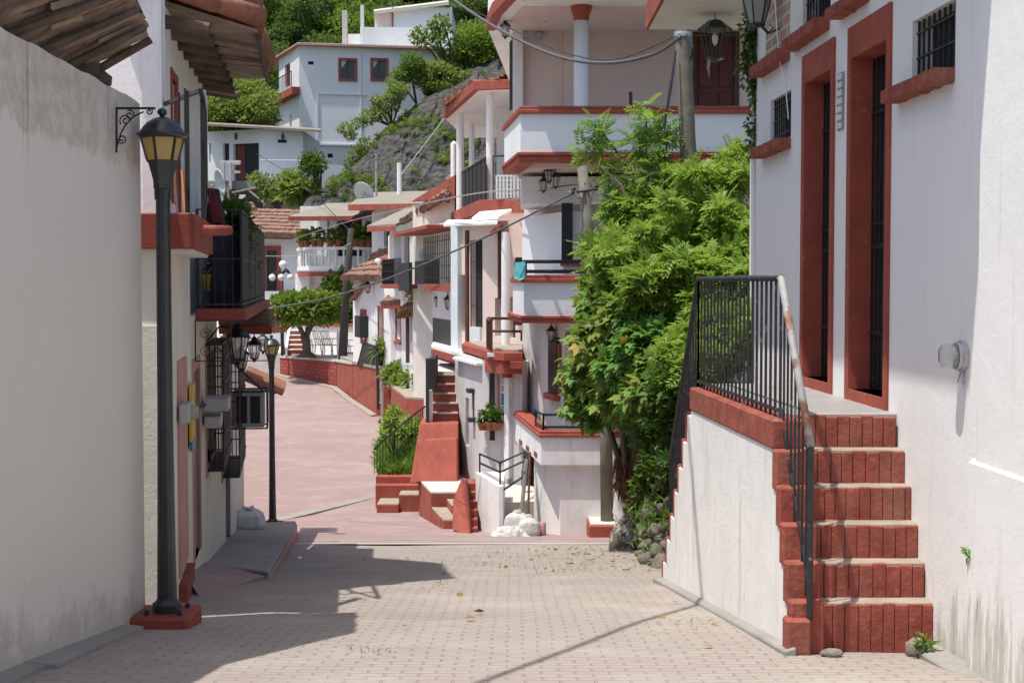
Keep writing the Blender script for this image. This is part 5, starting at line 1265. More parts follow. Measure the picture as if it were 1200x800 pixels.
# ================================================================== ROW OF HOUSES UP THE STREET
def pb_(m, x0, x1, y0, y1, Y, d, dz=0):
    """box whose near face at depth Y covers those picture columns/rows"""
    a, b = P(x0, y1, Y), P(x1, y0, Y); return m.box(a.x, b.x, Y, Y + d, a.z - dz, b.z)
def tiles(m, e0, e1, r0, r1, n, k, rad):
    """barrel tiles from eave line e0-e1 up to ridge line r0-r1"""
    e0, e1, r0, r1 = map(V, (e0, e1, r0, r1))
    for i in range(n):
        a = e0.lerp(e1, (i + .5) / n); b = r0.lerp(r1, (i + .5) / n)
        for j in range(k):
            p = a.lerp(b, j / k); q = a.lerp(b, (j + 1.12) / k); h = V((random.uniform(-.01, .01), 0, rad * .4 + random.uniform(-.015, .015)))
            m.tube(p + h, q + h - V((0, 0, rad * .25)), rad, rad * .85, 7)
    m.hexa([e0, e1, r1, r0], [e0 + V((0, 0, .03)), e1 + V((0, 0, .03)), r1 + V((0, 0, .03)), r0 + V((0, 0, .03))])

# ---- red terraces, steps and planters at the road edge
ts = T('terrace_steps', 'low red steps beside the grass bed at the road edge', 'steps', (*XY(466, 28.6), gz(28.6)))
m = MB(); pb_(m, 441.5, 467, 591, 598, 28.4, 1.2, .2); m.build('lower_step', 'redwall', ts, bevel=.01)
m = MB(); pb_(m, 467.3, 492, 580, 596, 28.6, 1.0, .2); m.build('upper_step', 'redwall', ts, bevel=.01)
m = MB(); pb_(m, 441.7, 466.8, 590.3, 591, 28.42, .9); pb_(m, 467.5, 491.8, 579.3, 580, 28.62, .8); m.build('tread', 'tread', ts)
gb = T('grass_bed', 'red edged bed of bright grass behind the low steps', 'planting bed', (*XY(466, 29.4), gz(29.4)))
m = MB(); pb_(m, 440, 492.5, 568, 598, 29.2, .25, .5); pb_(m, 440.5, 484, 557.5, 590, 29.46, .25, .5); m.build('bed_wall', 'redwall', gb, bevel=.015)
za, zb = Z(558, 29.6), -3.55
bedp = [XY(441, 29.7), XY(488, 29.7), XY(500, 34), XY(441, 36)]
m = MB(); m.prism(bedp, -5.2, [za, za, zb, -4.2]); m.build('soil', 'soil', gb)
n = 3800; u, v_ = rng.random(n), rng.random(n)
q = [np.array([*p, z]) for p, z in zip(bedp, (za, za, zb, -4.2))]
pos = (q[0] * ((1 - u) * (1 - v_))[:, None] + q[1] * (u * (1 - v_))[:, None] + q[2] * (u * v_)[:, None] + q[3] * ((1 - u) * v_)[:, None])
vv, ff, k = scatter(BLADE, pos, np.tile([0, -.2, 1.], (n, 1)) + rng.normal(0, .35, (n, 3)), .26 * rng.uniform(.6, 1.3, n)); g_ = np_obj('grass', vv, ff, 'grass', gb, np.repeat(rng.random(n), k)); g_['kind'] = 'stuff'
br = T('bed_railing', 'thin curved iron railing along the edge of the grass bed', 'railing', P(440, 555, 29.6))
m = MB(); tp_ = [P(438.5, 526, 29.6), P(452, 513, 30.2), P(470, 498, 31.2), P(487, 484, 32.2), P(498, 476, 33)]
m.path(tp_, .022, 6)
for i in range(17):
    t = i / 16 * 3.999; j = int(t); p = tp_[j].lerp(tp_[j + 1], t - j); zb_ = float(np.interp(p.y, [29.6, 33], [Z(556, 29.6), -3.75])); m.tube(p, V((p.x, p.y, zb_)), .009, n=4)
m.path([P(441, 552, 29.6), P(460, 538, 30.6), P(485, 521, 32)], .012, 5); m.build('rail', 'black', br)
lb = T('landing_block', 'raised red block with a pale top and two side steps', 'steps', (*XY(515, 26.4), gz(26.4)))
zt = -3.90; top_ = [XY(504.5, 26.2), XY(536, 26.2), XY(541, 28), XY(490, 28)]
m = MB(); m.prism(top_, -5, zt - .02); m.build('block', 'redwall', lb, bevel=.01)
m = MB(); m.prism(top_, zt - .018, zt + .012); m.build('top', 'paleconc', lb)
m = MB(); pp_ = [XY(519, 24.75), XY(531.5, 24.75), XY(533, 26.18), XY(505, 26.18)]; m.prism(pp_, -5, Z(605, 25.2)); st1 = m.build('lower_step', 'redwall', lb, bevel=.01)
m = MB(); m.prism([(x, y + .004) for x, y in pp_], Z(605, 25.2) + .001, Z(605, 25.2) + .014); m.build('tread', 'tread', st1)
m = MB(); pp_ = [XY(529, 25.4), XY(534, 25.4), XY(535, 26.19), XY(523, 26.19)]; m.prism(pp_, -5, Z(589, 25.8)); st2 = m.build('upper_step', 'redwall', lb, bevel=.01)
m = MB(); m.prism(pp_, Z(589, 25.8) + .001, Z(589, 25.8) + .014); m.build('tread', 'tread', st2)
bw = T('battered_wall', 'tall sloping red wall with a raised panel below the stair flight', 'wall', (*XY(510, 27.9), -3.9))
m = MB(); m.hexa([P(480.5, 566, 27.7), P(537, 566, 27.7), XY(540, 29.5) + (-4,), XY(486, 29.5) + (-4,)], [P(492, 496, 28.4), P(537, 496, 28.4), (*XY(538, 29.5), Z(496, 28.4)), (*XY(494, 29.5), Z(496, 28.4))]); m.build('wall', 'redwall', bw, bevel=.015)
m = MB(); m.hexa([P(487, 565, 27.60), P(536, 565, 27.60), P(537, 565, 27.9), P(488, 565, 27.9)], [P(498, 515, 28.06), P(536, 513, 28.06), P(536, 511, 28.4), P(498, 513, 28.4)]); m.build('panel', 'redwall', bw, bevel=.02)
se = T('stair_flight', 'steep flight of red risers with pale treads beside a white post', 'steps', (*XY(519, 29), Z(497, 28.7)))
m = MB(); m2 = MB(); z0 = Z(496, 28.5)
for i in range(5):
    Y = 28.9 + .30 * i; z = z0 + .175 * (i + 1)
    m.box(X(506.5, Y), X(536, Y), Y, Y + .5, z0 - .4, z - .022); m2.box(X(506.3, Y), X(536, Y), Y - .025, Y + .5, z - .02, z)
m.build('riser', 'redwall', se); m2.build('tread', 'tread', se)
ztop = z0 + .175 * 5
m = MB(); m.box(X(506, 30.2), X(540, 30.2), 30.35, 33.5, ztop - .3, ztop + .05); m.build('landing', 'paleconc', se)
m = MB(); pb_(m, 500.5, 506, 457, 500, 28.7, .2); m.build('post', 'white2', se)
m = MB(); pb_(m, 499, 502.5, 420, 500, 28.6, .08); pb_(m, 502.6, 508.5, 420, 458, 28.8, 1.6); m.build('gate', 'mesh', se)

# planter and garden beside
pl_ = T('red_planter', 'big red planter block with a pale top full of flowering plants', 'planter', (*XY(475, 42), gz(42)))
zc = Z(466, 41.5)
m = MB(); pq = [XY(457.5, 46), XY(475, 41.5), XY(501, 41), XY(503, 47)]; m.prism(pq, -5.2, zc - .03); m.build('block', 'redwall', pl_, bevel=.02)
m = MB(); m.prism(pq, zc - .028, zc + .03); m.build('top', 'tread', pl_)
m = MB(); pb_(m, 449, 462, 452, 492, 46.5, .8, 1.0); pb_(m, 454, 487, 452.5, 457.5, 46.0, 2.5); m.build('upper_block', 'redwall', pl_, bevel=.02)
foliage('foliage', [(P(462, 440, 46.8), (.45, .4, .4)), (P(474, 440, 46.5), (.5, .4, .45)), (P(486, 443, 45), (.45, .4, .35)), (P(495, 448, 44), (.35, .35, .35)), (P(470, 448, 46), (.4, .3, .25)), (P(492, 432, 45), (.25, .3, .4))], 2600, LEAF, .17, 'leafmid', pl_, bright=.9, shell=.3)
foliage('flower', [(P(478, 432, 46.5), (.5, .3, .3)), (P(495, 436, 44), (.3, .3, .5))], 50, ROSETTE, .13, 'petal', pl_, shell=.6)
gs = T('garden_shrub', 'loose green shrub growing over the grass bed by the road', 'shrub', P(455, 540, 31))
cl = [(457, 495, .20, 31.2), (468, 506, .17, 32), (462, 483, .13, 31.4), (450, 508, .12, 31), (482, 505, .17, 32.8), (476, 494, .15, 33), (441, 515, .06, 30.6), (488, 498, .15, 33.4)]
clumps = [(P(a, b, Y), (r, r, r * .8)) for a, b, r, Y in cl]
foliage('foliage', clumps, 1000, LEAF, .12, 'leafbright', gs, bright=.8, shell=.25)
m = MB(); branches(m, P(462, 535, 32), [c[0] for c in clumps], .018); m.build('stem', 'bark', gs)
hs = T('hill_stairs', 'narrow red stair between the retaining wall and the planter', 'steps', (*XY(449, 53), gz(53)))
m = MB(); m2 = MB()
for i in range(7):
    Y = 52.0 + .34 * i; z = Z(479, 52) + .225 * (i + 1)
    m.box(X(441.5, Y), X(458, Y), Y, Y + .6, -5.2, z - .03); m2.box(X(441.5, Y), X(458, Y), Y - .03, Y + .6, z - .028, z + .01)
m.build('riser', 'redwall', hs); m2.build('tread', 'tread', hs)
m = MB(); m.tube(P(443, 480, 51.5), P(442, 418, 51.5), .045, n=6); m.tube(P(442, 418, 51.5), P(441, 402, 54), .04, n=6); m.build('handrail', 'black', hs)
rw = T('retaining_wall', 'long red retaining wall curving up beside the road below the plaza', 'wall', (*XY(400, 62), gz(62)))
R_ = [(328, 68, 419), (352, 66, 420.5), (394, 62.8, 424)]; R2_ = [(394.5, 62.6, 424), (413, 58.2, 427)]; R3_ = [(413.5, 57.6, 426), (441, 52.2, 432)]
for nm, seq, mt in (('stone_panel', R_, 'stonewall'), ('painted_panel', R2_, 'redwall'), ('end_panel', R3_, 'redwall')):
    m = MB(); m2 = MB()
    for (pa, Ya, ya), (pb, Yb, yb) in zip(seq[:-1], seq[1:]):
        a, b = P(pa, ya, Ya), P(pb, yb, Yb); d = (b - a); d.z = 0; nrm = V((-d.y, d.x, 0)).normalized() * .35
        q = [a[:2], b[:2], (b + nrm)[:2], (a + nrm)[:2]]
        m.prism(q, -5.6, [a.z, b.z, b.z, a.z]); m2.prism([(p[0] - nrm.x * .1 * (1 if i < 2 else -1), p[1] - nrm.y * .1 * (1 if i < 2 else -1)) for i, p in enumerate(q)], [z + .002 for z in (a.z, b.z, b.z, a.z)], [z + .1 for z in (a.z, b.z, b.z, a.z)])
    o = m.build(nm, mt, rw); m2.build('coping', 'paleconc' if nm != 'end_panel' else 'tread', o)
m = MB(); 
for (pa, Ya), (pb, Yb) in (((441, 51.9), (413, 57.3)), ((413, 57.3), (394, 62.3)), ((394, 62.3), (328, 67.6))):
    a, b = V((*XY(pa, Ya), 0)), V((*XY(pb, Yb), 0)); d = (b - a).normalized(); s = V((-.22, -.12, 0)); m.prism([a[:2], b[:2], (b + s)[:2], (a + s)[:2]], [gz(Ya) - .2, gz(Yb) - .2] * 2, [gz(Ya) + .08, gz(Yb) + .08, gz(Yb) + .05, gz(Ya) + .05])
S(m.build('road_gutter', 'tread'))
fp = T('mesh_fence', 'dark mesh fence panel standing on the end of the red retaining wall', 'fence', P(430, 430, 54))
m = MB(); m.hexa([P(419, 428, 56), P(441, 432, 52.4), P(441, 432, 52.5), P(419, 428, 56.1)], [P(426, 401, 55), P(440.5, 406, 52.4), P(440.5, 406, 52.5), P(426, 401, 55.1)]); m.build('mesh', 'mesh', fp)
m = MB(); m.path([P(419, 428, 55.95), P(426, 401, 54.95), P(441, 406, 52.35), P(441.3, 432, 52.35)], .03, 5); m.build('fence_frame', 'black', fp)

# ---- house M: canopy house next to the bay house
hm = T('canopy_house', 'white house with a red roof terrace, black door and white canopies', 'house', (*XY(560, 28), gz(28)))
FMl, FMr = Fa(533, 29.6, 566, 27.0), Fa(566, 27.0, 612, 26.4)
ztm = Z(420, 27.5)
m = MB(); m2 = MB()
sl = FMl.rect(545.5, 549.5, 466, 522); dk = FMr.rect(573, 580, 437, 516)
FMl.wall(m, -5.5, ztm, [sl], .12); FMr.wall(m, -5.5, ztm, [dk], .12)
m.prism([FMl.a - FMl.n * .13, V(XY(566, 27.0)) + V((.1, .16)), FMr.b - FMr.n * .13, V((1.5, 34)), V((XY(535, 33)[0], 34))], -5.5, ztm - .002)
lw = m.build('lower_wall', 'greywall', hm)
opening(FMl, sl, lw, 'window', None, .05, 'dark', t=.1)
opening(FMr, dk, lw, 'shutter', None, .05, 'black', t=.06)
m = MB(); FMr.pbox(m, 582, 585, 440, 485, 0, .04); m.build('door_frame', 'pinkmid', lw)
m = MB(); FMl.pbox(m, 537, 565.5, 421.5, 424.5, .0, .12); m.build('ledge', 'white2', lw)
m = MB(); FMr.pbox(m, 594.5, 600, 430, 560, .0, .1); pz = m.build('corner_post', 'white2', lw)
m = MB(); FMr.pbox(m, 593.5, 600.5, 418, 442, .0, .13); m.build('post_top', 'redwall', pz)
m = MB(); FMl.pbox(m, 553, 556.5, 455, 460, 0, .12); FMl.pbox(m, 554.5, 557.5, 489, 494, 0, .12); m.tube(FMl.pt(*FMl.sz(556, 460), .03), FMl.pt(*FMl.sz(556.5, 490), .03), .015, n=5); tag(m.build('wall_lamp', 'lamp'), 'two small black spot lamps joined by a conduit on the grey wall', 'lamp')
m = MB(); R = FMr.rect(588, 592.5, 450, 476); FMr.box(m, R, .004, .02); po = T('poster', 'small faded blue and red poster beside the narrow shutter', 'poster', FMr.pt(R[0], R[2], 0)); m.build('sheet', 'bluewhite', po)
m = MB(); FMr.box(m, (R[0] + .01, R[1] - .01, R[2] + .03, R[2] + .25), .021, .026); m.build('blue_field', 'blue', po)
m = MB(); FMr.box(m, (R[0] + .01, R[1] - .01, R[2] + .28, R[3] - .03), .021, .026); m.build('red_field', 'pinkmid', po)
# roof terrace slab
zs_ = Z(409, 27.2); tpM = [XY(541, 29.6), XY(572, 26.4), XY(590, 25.9), XY(613, 25.9)]
m = MB(); m.prism(tpM + [XY(613, 30), XY(545, 31)], zs_ - .16, zs_); te = m.build('terrace', 'red', hm, bevel=.012)
m = MB(); m.prism([XY(551, 29.4), XY(573, 26.7), XY(612, 26.2), XY(612, 30), XY(551, 30.8)], zs_ + .001, zs_ + .03); m.build('terrace_floor', 'tread', te)
m = MB(); m.prism([XY(568, 26.7), XY(588, 26.0), XY(612, 25.95), XY(612, 27), XY(568, 27.5)], zs_ - .40, zs_ - .162); m.build('lower_band', 'red', te, bevel=.01)
m = MB(); pb_(m, 598, 613.5, 424, 432, 25.7, .3); m.build('ledge_block', 'redwall', te)
m = MB(); pb_(m, 571, 586, 414, 418, 26.2, .6); m.build('kerb', 'white2', te)
m = MB(); rail(m, [XY(571, 27.0), XY(576, 26.3)], zs_, Z(375, 26.6), .2, .03, .03); rail(m, [XY(576, 26.3), XY(611, 26.1)], Z(399, 26.2), Z(388, 26.2), 0, .02, .025); m.tube(P(572, 373, 26.9), P(608, 373, 27.6), .03, n=5); m.build('railing', 'brown', te)
m = MB(); cw = [XY(505, 33), XY(533, 29.9), XY(548, 29.6), XY(548, 33), XY(508, 35)]; m.prism(cw, Z(421, 31) - .02, Z(413, 31)); cc = m.build('side_canopy', 'red', hm, bevel=.012)
m = MB(); m.prism([(x, y + .05) for x, y in cw], Z(413, 31) + .001, Z(413, 31) + .07); m.build('top', 'white2', cc)
# upper facade set back
FU2 = Fa(533, 31.4, 616, 28.6); zu1 = Z(262, 30.5)
hs_ = [FU2.rect(550.8, 565.5, 281, 384), FU2.rect(541, 545.8, 322, 388), FU2.rect(580, 587, 349, 394), FU2.rect(594.5, 604, 348, 396)]
m = MB(); FU2.wall(m, ztm - .1, zu1, hs_, .2); bq = FU2.back(.21); m.prism([bq[0], bq[1], bq[1] + V((.6, 6)), bq[0] + V((.6, 6))], ztm - .1, zu1 - .002); uw = m.build('upper_wall', 'pink', hm)
for R, nm, pn in zip(hs_, ('door', 'window', 'window', 'window'), ('dark', 'dark', 'glassdark', 'glassdark')): opening(FU2, R, uw, nm, None, .05, pn, t=.16, grille='black' if nm == 'door' else None, sp=.2)
m = MB(); FU2.pbox(m, 533, 541, 264, 418, 0, .10); m.build('pilaster', 'blueg', uw)
m = MB(); FU2.pbox(m, 547.3, 550, 270, 402, 0, .05); m.build('post', 'brown', uw); m = MB(); FU2.pbox(m, 586, 587.6, 268, 350, 0, .06); m.build('post', 'brown', uw)
m = MB(); FU2.pbox(m, 553, 565, 383, 402, 0, .06); m.build('door_panel', 'blueg', uw)
m = MB(); c = XY(592.5, 28.4); m.lathe((c[0], c[1], 0), [(.085, zs_), (.085, Z(272, 28.4))], 14); o = m.build('column', 'white2', hm)
m = MB(); a = [P(519.5, 266, 32), P(583, 264, 28.3), P(584, 262, 30.5), P(524, 262, 34)]; m.hexa(a, [p + V((0, 0, .09)) for p in a]); m.build('canopy', 'white2', hm, bevel=.02)
m = MB(); a = [P(553, 259, 30.6), P(584, 257.5, 28.8), P(600, 249, 29.6), P(562, 252, 31.8)]; m.hexa(a, [p + V((0, 0, .08)) for p in a]); m.build('upper_canopy', 'white2', hm, bevel=.02)
m = MB(); a = [P(574, 271, 28.4), P(586, 262, 28.3), P(586, 262, 29.5), P(574, 271, 29.6)]; m.hexa([p - V((0, 0, .12)) for p in a], a); m.build('canopy_end', 'redwall', hm)
# flower pots on the shutter
for i, (px, lb_) in enumerate(((572, 'left clay pot hanging under the narrow black shutter'), (581, 'middle clay pot with the tallest plant under the narrow black shutter'), (588, 'right clay pot hanging under the narrow black shutter'))):
    c = P(px, 503 + (i == 0) * 0, 26.2); c = FMr.pt(FMr.sz(px, 503)[0], FMr.sz(px, 503)[1], .16)
    plant('flower_pot', lb_, 'pot', c, [(c + V((0, 0, .24)), (.10, .1, .11)), (c + V((.02, 0, .36 if i == 1 else .28)), (.09, .09, .14 if i == 1 else .08))], 120, LEAF, .09, 'leafdark', 'flower pots on the canopy house', pot=(.10, .15))

# ---- house T: terrace with white columns above
ht_ = T('columned_house', 'upper white house with a columned porch and dark mesh balcony', 'house', (*XY(570, 36), gz(34)))
zsl = Z(236, 33); zrT = Z(104, 33)
slabT = [XY(527, 39.7), XY(564, 33), XY(616, 32.6)]
m = MB(); m.prism([XY(531, 39.9), XY(566, 33.6), XY(618, 33.2), (2, 44), XY(545, 44)], -5.6, zsl - .46); m.build('wall', 'pink', ht_)
m = MB(); m.prism(slabT + [(2, 44), XY(540, 44)], zsl - .45, zsl - .05); m.strip(slabT, zsl - .049, zsl, -.2, 0); fl = m.build('floor_slab', 'pink', ht_)
m = MB(); m.strip(slabT, zsl - .28, zsl + .03, -.05, .05); m.build('fascia', 'redwall', fl, bevel=.01)
rT = [XY(521, 38.6), XY(557, 33), XY(618, 32.6)]
m = MB(); m.prism(rT + [(2, 44), XY(545, 44)], zrT - .02, zrT + .12); rt_ = m.build('roof', 'white2', ht_)
m = MB(); m.strip(rT, zrT - .04, zrT + .17, -.1, .04); m.build('fascia', 'redwall', rt_, bevel=.01)
m = MB()
for i in range(7): m.obox(P(570 + i * 5, 100 - i * 2.6, 34.5), V((.45, 0, 0)), V((0, .5, 0)), V((0, 0, .1)))
tiles(m, P(517, 126, 38), P(556, 97, 33.2), P(560, 118, 42), P(590, 92, 38), 5, 2, .1); m.build('roof_tile', 'terra', rt_)
for px, Y, r in ((539.5, 37.6, .105), (553, 40, .08), (574.5, 33.5, .095)):
    m = MB(); c = XY(px, Y); m.lathe((c[0], c[1], 0), [(r, zsl), (r * .96, zrT)], 14); m.build('column', 'white2', ht_)
m = MB(); m.box(X(582, 36), 2, 36, 44, zsl - .04, zrT - .021); m.build('room', 'white2', ht_)
m = MB(); a, b = P(533.5, 244, 39), P(569, 234, 33.2); a.z = b.z = zsl + .02; d = V((b.x - a.x, b.y - a.y, 0)); m.obox(a, d, V((.0, .04, 0)), V((0, 0, .98))); mp_ = m.build('mesh_panel', 'mesh', ht_)
m = MB(); rail(m, [(a.x, a.y - .02), (b.x, b.y - .02)], zsl, zsl + 1.02, .7, .02, .02); rail(m, [XY(578, 32.9), XY(597, 32.8)], zsl, Z(183, 32.9), .45, .015, .02); m.build('railing', 'black', mp_)
m = MB()
x0, x1, z0, z1 = X(582, 32.75), X(615, 32.75), Z(232, 32.75), Z(206, 32.75)
for i in range(9): x = x0 + (x1 - x0) * i / 8; m.box(x - .02, x + .02, 32.72, 32.76, z0, z1)
for i in range(6): z = z0 + (z1 - z0) * i / 5; m.box(x0, x1, 32.76, 32.79, z - .018, z + .018)
m.build('lattice', 'blueg', ht_)
m = MB(); pb_(m, 528, 536, 165, 250, 40.5, .6); tag(m.build('rough_pillar', 'white2', bevel=.08), 'rough white rendered pillar behind the columned porch', 'pillar')
m = MB(); tiles(m, P(470, 262, 45), P(521, 232, 37.5), P(505, 243, 52), P(531, 205, 44), 12, 4, .12)
m3 = T('red_gable_house', 'low house with a tiled verge and red gable under the columned porch', 'house', (*XY(512, 40), gz(40))); m.build('roof', 'terraold', m3)
m = MB(); a = [P(482, 236, 41.6), P(533, 232, 38.2), P(533, 205, 38.2)]; m.add([a[0], a[1], a[2], a[0] + V((.05, .3, 0)), a[1] + V((.05, .3, 0)), a[2] + V((.05, .3, 0))], [(0, 1, 2), (5, 4, 3), (0, 3, 4, 1), (1, 4, 5, 2), (2, 5, 3, 0)]); m.build('gable', 'redwall', m3)
m = MB(); m.prism([XY(484, 42), XY(533, 38.6), XY(540, 46), XY(505, 50)], -5.2, Z(236, 40)); m.build('wall', 'cream', m3)
lantern('dark lantern on the cream wall under the red gable', at_px(525, 228, 38.2), .9, 'lanterns')

# ---- house N: grille balcony house, and house O with the gable roof
hn = T('grille_house', 'house with caged iron balconies, red canopies and a thatched porch', 'house', (*XY(500, 42), gz(44)))
FN = Fa(455, 49.5, 536, 36.5)
zN1, zN0 = Z(268, 43), Z(338, 43)
ho = [FN.rect(463, 468.5, 277, 322), FN.rect(474, 480, 277, 330), FN.rect(487, 490.5, 278, 300), FN.rect(501, 514, 275, 330)]
lo = [FN.rect(464.5, 470, 360, 397), FN.rect(487, 491, 361, 402), FN.rect(493, 498.5, 376, 411)]
m = MB(); FN.wall(m, -5.2, zN1, ho + lo, .2); bq = FN.back(.21); m.prism([bq[0], bq[1], bq[1] + V((1, 7)), bq[0] + V((1, 7))], -5.2, zN1 - .002); nw = m.build('wall', 'white', hn)
for R, pn, fr in zip(ho, ('redwood', 'redwood', 'redwood', 'blueg'), ('pinkmid', None, 'redwall', None)): opening(FN, R, nw, 'door' if pn != 'blueg' else 'window', fr, .06, pn, t=.15)
opening(FN, lo[0], nw, 'window', 'redwall', .07, 'dark', sill='redwall'); opening(FN, lo[1], nw, 'door', None, .06, 'redwood'); opening(FN, lo[2], nw, 'window', None, .05, 'dark', grille='black', go=.05, sp=.15)
def fslab(fa, x0, x1, y0, y1, out, mat, name, par):
    m = MB(); fa.pout(m, x0, x1, y0, y1, 0, out); return m.build(name, mat, par, bevel=.01)
s1 = fslab(FN, 497, 534, 333, 341, .75, 'red', 'balcony', hn)
m = MB(); f_ = FN.shift(.72); bars(m, f_, f_.rect(497, 535, 275, 333), 0, .26, .013, 4); FN.pout(m, 486, 514, 305, 333, .66, .69); m.build('cage', 'black', s1)
s2 = fslab(FN, 446, 470, 333, 338, .7, 'red', 'balcony', hn)
m = MB(); f_ = FN.shift(.66); bars(m, f_, f_.rect(448, 470, 303, 333), 0, .2, .013, 3); FN.pout(m, 448, 461, 304, 333, .62, .65); m.build('cage', 'black', s2)
m = MB(); FN.pout(m, 467, 479, 308, 341, .68, .78); m.build('screen', 'mesh', s2)
m = MB(); FN.pout(m, 461, 500, 268, 272, 0, .9); cn = m.build('canopy', 'redwall', hn)
m = MB(); a = [P(485, 275, 43), P(529, 271, 37.6), P(531, 257, 39.4), P(500, 262, 45)]; m.hexa(a, [p + V((0, 0, .1)) for p in a]); m.build('awning', 'red', hn)
m = MB(); pb_(m, 493, 516, 246, 265, 41.5, 2); up_ = m.build('parapet', 'bluewhite', hn)
m = MB(); a = [P(430, 268, 47), P(464, 266, 44.5), P(530, 236, 46), P(478, 246, 52)]; m.hexa(a, [p + V((0, 0, .1)) for p in a]); sh = m.build('roof', 'sheet', hn)
m = MB(); a = [P(430, 271.5, 46.95), P(464, 271, 44.45), P(464, 271, 44.6), P(430, 271.5, 47.1)]; m.hexa(a, [p + V((0, 0, .16)) for p in a]); m.build('fascia', 'redwall', sh)
m = MB(); FN.pout(m, 456.5, 462, 272, 338, 0, .2); m.build('pilaster', 'white2', nw); m = MB(); pb_(m, 458.5, 464, 358, 425, 47.6, .3); m.build('porch_column', 'white2', nw); m = MB(); FN.pout(m, 480.5, 486.5, 362, 402, 0, .15); m.build('pilaster', 'white2', nw)
m = MB(); pb_(m, 475.5, 479.5, 362, 425, 43.2, .15); m.build('porch_post', 'brown', hn)
m = MB(); FN.pout(m, 507, 531, 374, 414, .8, .86); m.build('dark_shutter', 'mesh', hn)
m = MB(); FN.pout(m, 505, 534, 413, 416, .3, 1.0); sl_ = m.build('ledge', 'white2', hn, bevel=.02); m = MB(); FN.pout(m, 505.5, 534, 416.3, 423, .3, .95); m.build('band', 'redwall', sl_)
# thatch porch roof and small tile canopy
m = MB(); a = [P(466, 366, 43.5), P(488, 363, 42), P(517, 348, 41.5), P(490, 350, 47)]
for i in range(90):
    u = random.random(); e = a[0].lerp(a[1], u) if i % 2 else a[1].lerp(a[2], u); f = a[3].lerp(a[2], u) if i % 2 else a[3].lerp(a[2], random.random())
    m.tube(e + V((0, 0, random.uniform(-.18, .05))), e.lerp(f, .6) + V((0, 0, .12)), .05, .03, 5)
m.hexa(a, [p + V((0, 0, .12)) for p in a]); m.build('thatch', 'straw', hn)
m = MB(); a = [P(447, 357, 48.2), P(470, 356, 46.5), P(476, 345, 49), P(458, 345, 51)]; tiles(m, a[0], a[1], a[3], a[2], 7, 2, .1); cnp = m.build('tile_canopy', 'terraold', hn)
m = MB(); m.hexa([p - V((0, 0, .14)) for p in a], [p - V((0, 0, .02)) for p in a]); m.build('canopy_edge', 'redwall', cnp)
c = P(495, 352, 43); fy = T('roof_plant', 'yellow green plant growing on the thatched porch roof', 'plant', c); foliage('foliage', [(c, (.42, .35, .18)), (P(487, 344, 44), (.3, .3, .15)), (P(484, 336, 45), (.2, .2, .12))], 420, LEAF, .16, 'leafbright', fy, bright=1.2, shell=.2)
lantern('lantern on the cream wall below the caged balcony, left of a pair', at_px(513.5, 350, 39.6), 1.1, 'lanterns')
lantern('lantern on the cream wall below the caged balcony, right of a pair', at_px(525, 351, 37.8), 1.1, 'lanterns')
lantern('lantern on the wall beside the narrow black window grille', at_px(503.5, 366, 41.2), 1.1, 'lanterns')
def dish(label, c, r, az, tilt, pole=None):
    t = T('satellite_dish', label, 'satellite dish', c, 'satellite dishes'); c = V(c)
    M = Matrix.Rotation(az, 3, 'Z') @ Matrix.Rotation(tilt, 3, 'X')
    m = MB(); k = 20
    rings = [(0, 0), (r * .35, r * .03), (r * .7, r * .11), (r, r * .23)]
    vs = []; 
    for rr_, h in rings:
        for i in range(k): a = 6.283 * i / k; vs.append(c + M @ V((rr_ * math.cos(a), -h, rr_ * 1.08 * math.sin(a))))
    m.add(vs, [(j * k + i, j * k + (i + 1) % k, (j + 1) * k + (i + 1) % k, (j + 1) * k + i) for j in range(3) for i in range(k)])
    o = m.build('reflector', 'dish', t, smooth=True); o.modifiers.new('t', 'SOLIDIFY').thickness = r * .05
    m = MB(); m.tube(c + M @ V((0, 0, -r)), c + M @ V((0, -r * .9, -r * .1)), r * .035, n=5); m.blob(c + M @ V((0, -r * .9, -r * .08)), r * .09, 8, 0); m.build('feed_arm', 'greymetal', t)
    m = MB(); e = pole if pole is not None else c + V((.1, .2, -r * 1.6)); m.tube(c + M @ V((0, .05 * r, 0)), e, r * .07, n=6); m.build('mast', 'dish', t); return t
dish('tilted pale satellite dish on a white post in front of the caged balcony', P(500, 296, 40.2), .26, .5, .55, P(500.5, 333, 40.3))
# house O
ho_ = T('gable_house', 'white gabled house with a red framed window and dark red door', 'house', (*XY(430, 56), -3.2))
FO = Fa(413.5, 58.5, 459, 51.5)
R1 = FO.rect(424.5, 428.5, 367, 398); R2 = FO.rect(444, 449, 361, 425)
zo = Z(331, 55)
m = MB(); FO.wall(m, -5.2, Z(352, 55), [R1, R2], .2); bq = FO.back(.21); m.prism([bq[0], bq[1], bq[1] + V((1, 6)), bq[0] + V((1, 6))], -5.2, Z(352, 55) - .002)
ga_ = [FO.pt(0, Z(352, 55) + .003, 0), FO.pt(FO.L, Z(352, 55) + .003, 0), FO.pt(FO.L, Z(326, 52), 0), FO.pt(FO.L * .42, Z(329, 55), 0)]; m.hexa(ga_, [p + V((.2, .5, 0)) for p in ga_]); ow = m.build('wall', 'white', ho_)
opening(FO, R1, ow, 'window', 'redwall', .16, 'dark', fo=.06, t=.1); opening(FO, R2, ow, 'door', 'redwall', .10, 'redwood')
m = MB(); FO.pout(m, 415.5, 421.5, 370, 395, .02, .35) ; m.build('shutter', 'mesh', ow)
m = MB(); e0, e1 = FO.pt(-.5, Z(351, 57), .35), FO.pt(FO.L * .42, Z(327, 55), .35); tiles(m, P(401, 327, 57), P(444, 327, 52.5), P(425, 312, 63), P(447, 306, 57), 13, 3, .14); ro_ = m.build('roof', 'terraold', ho_)
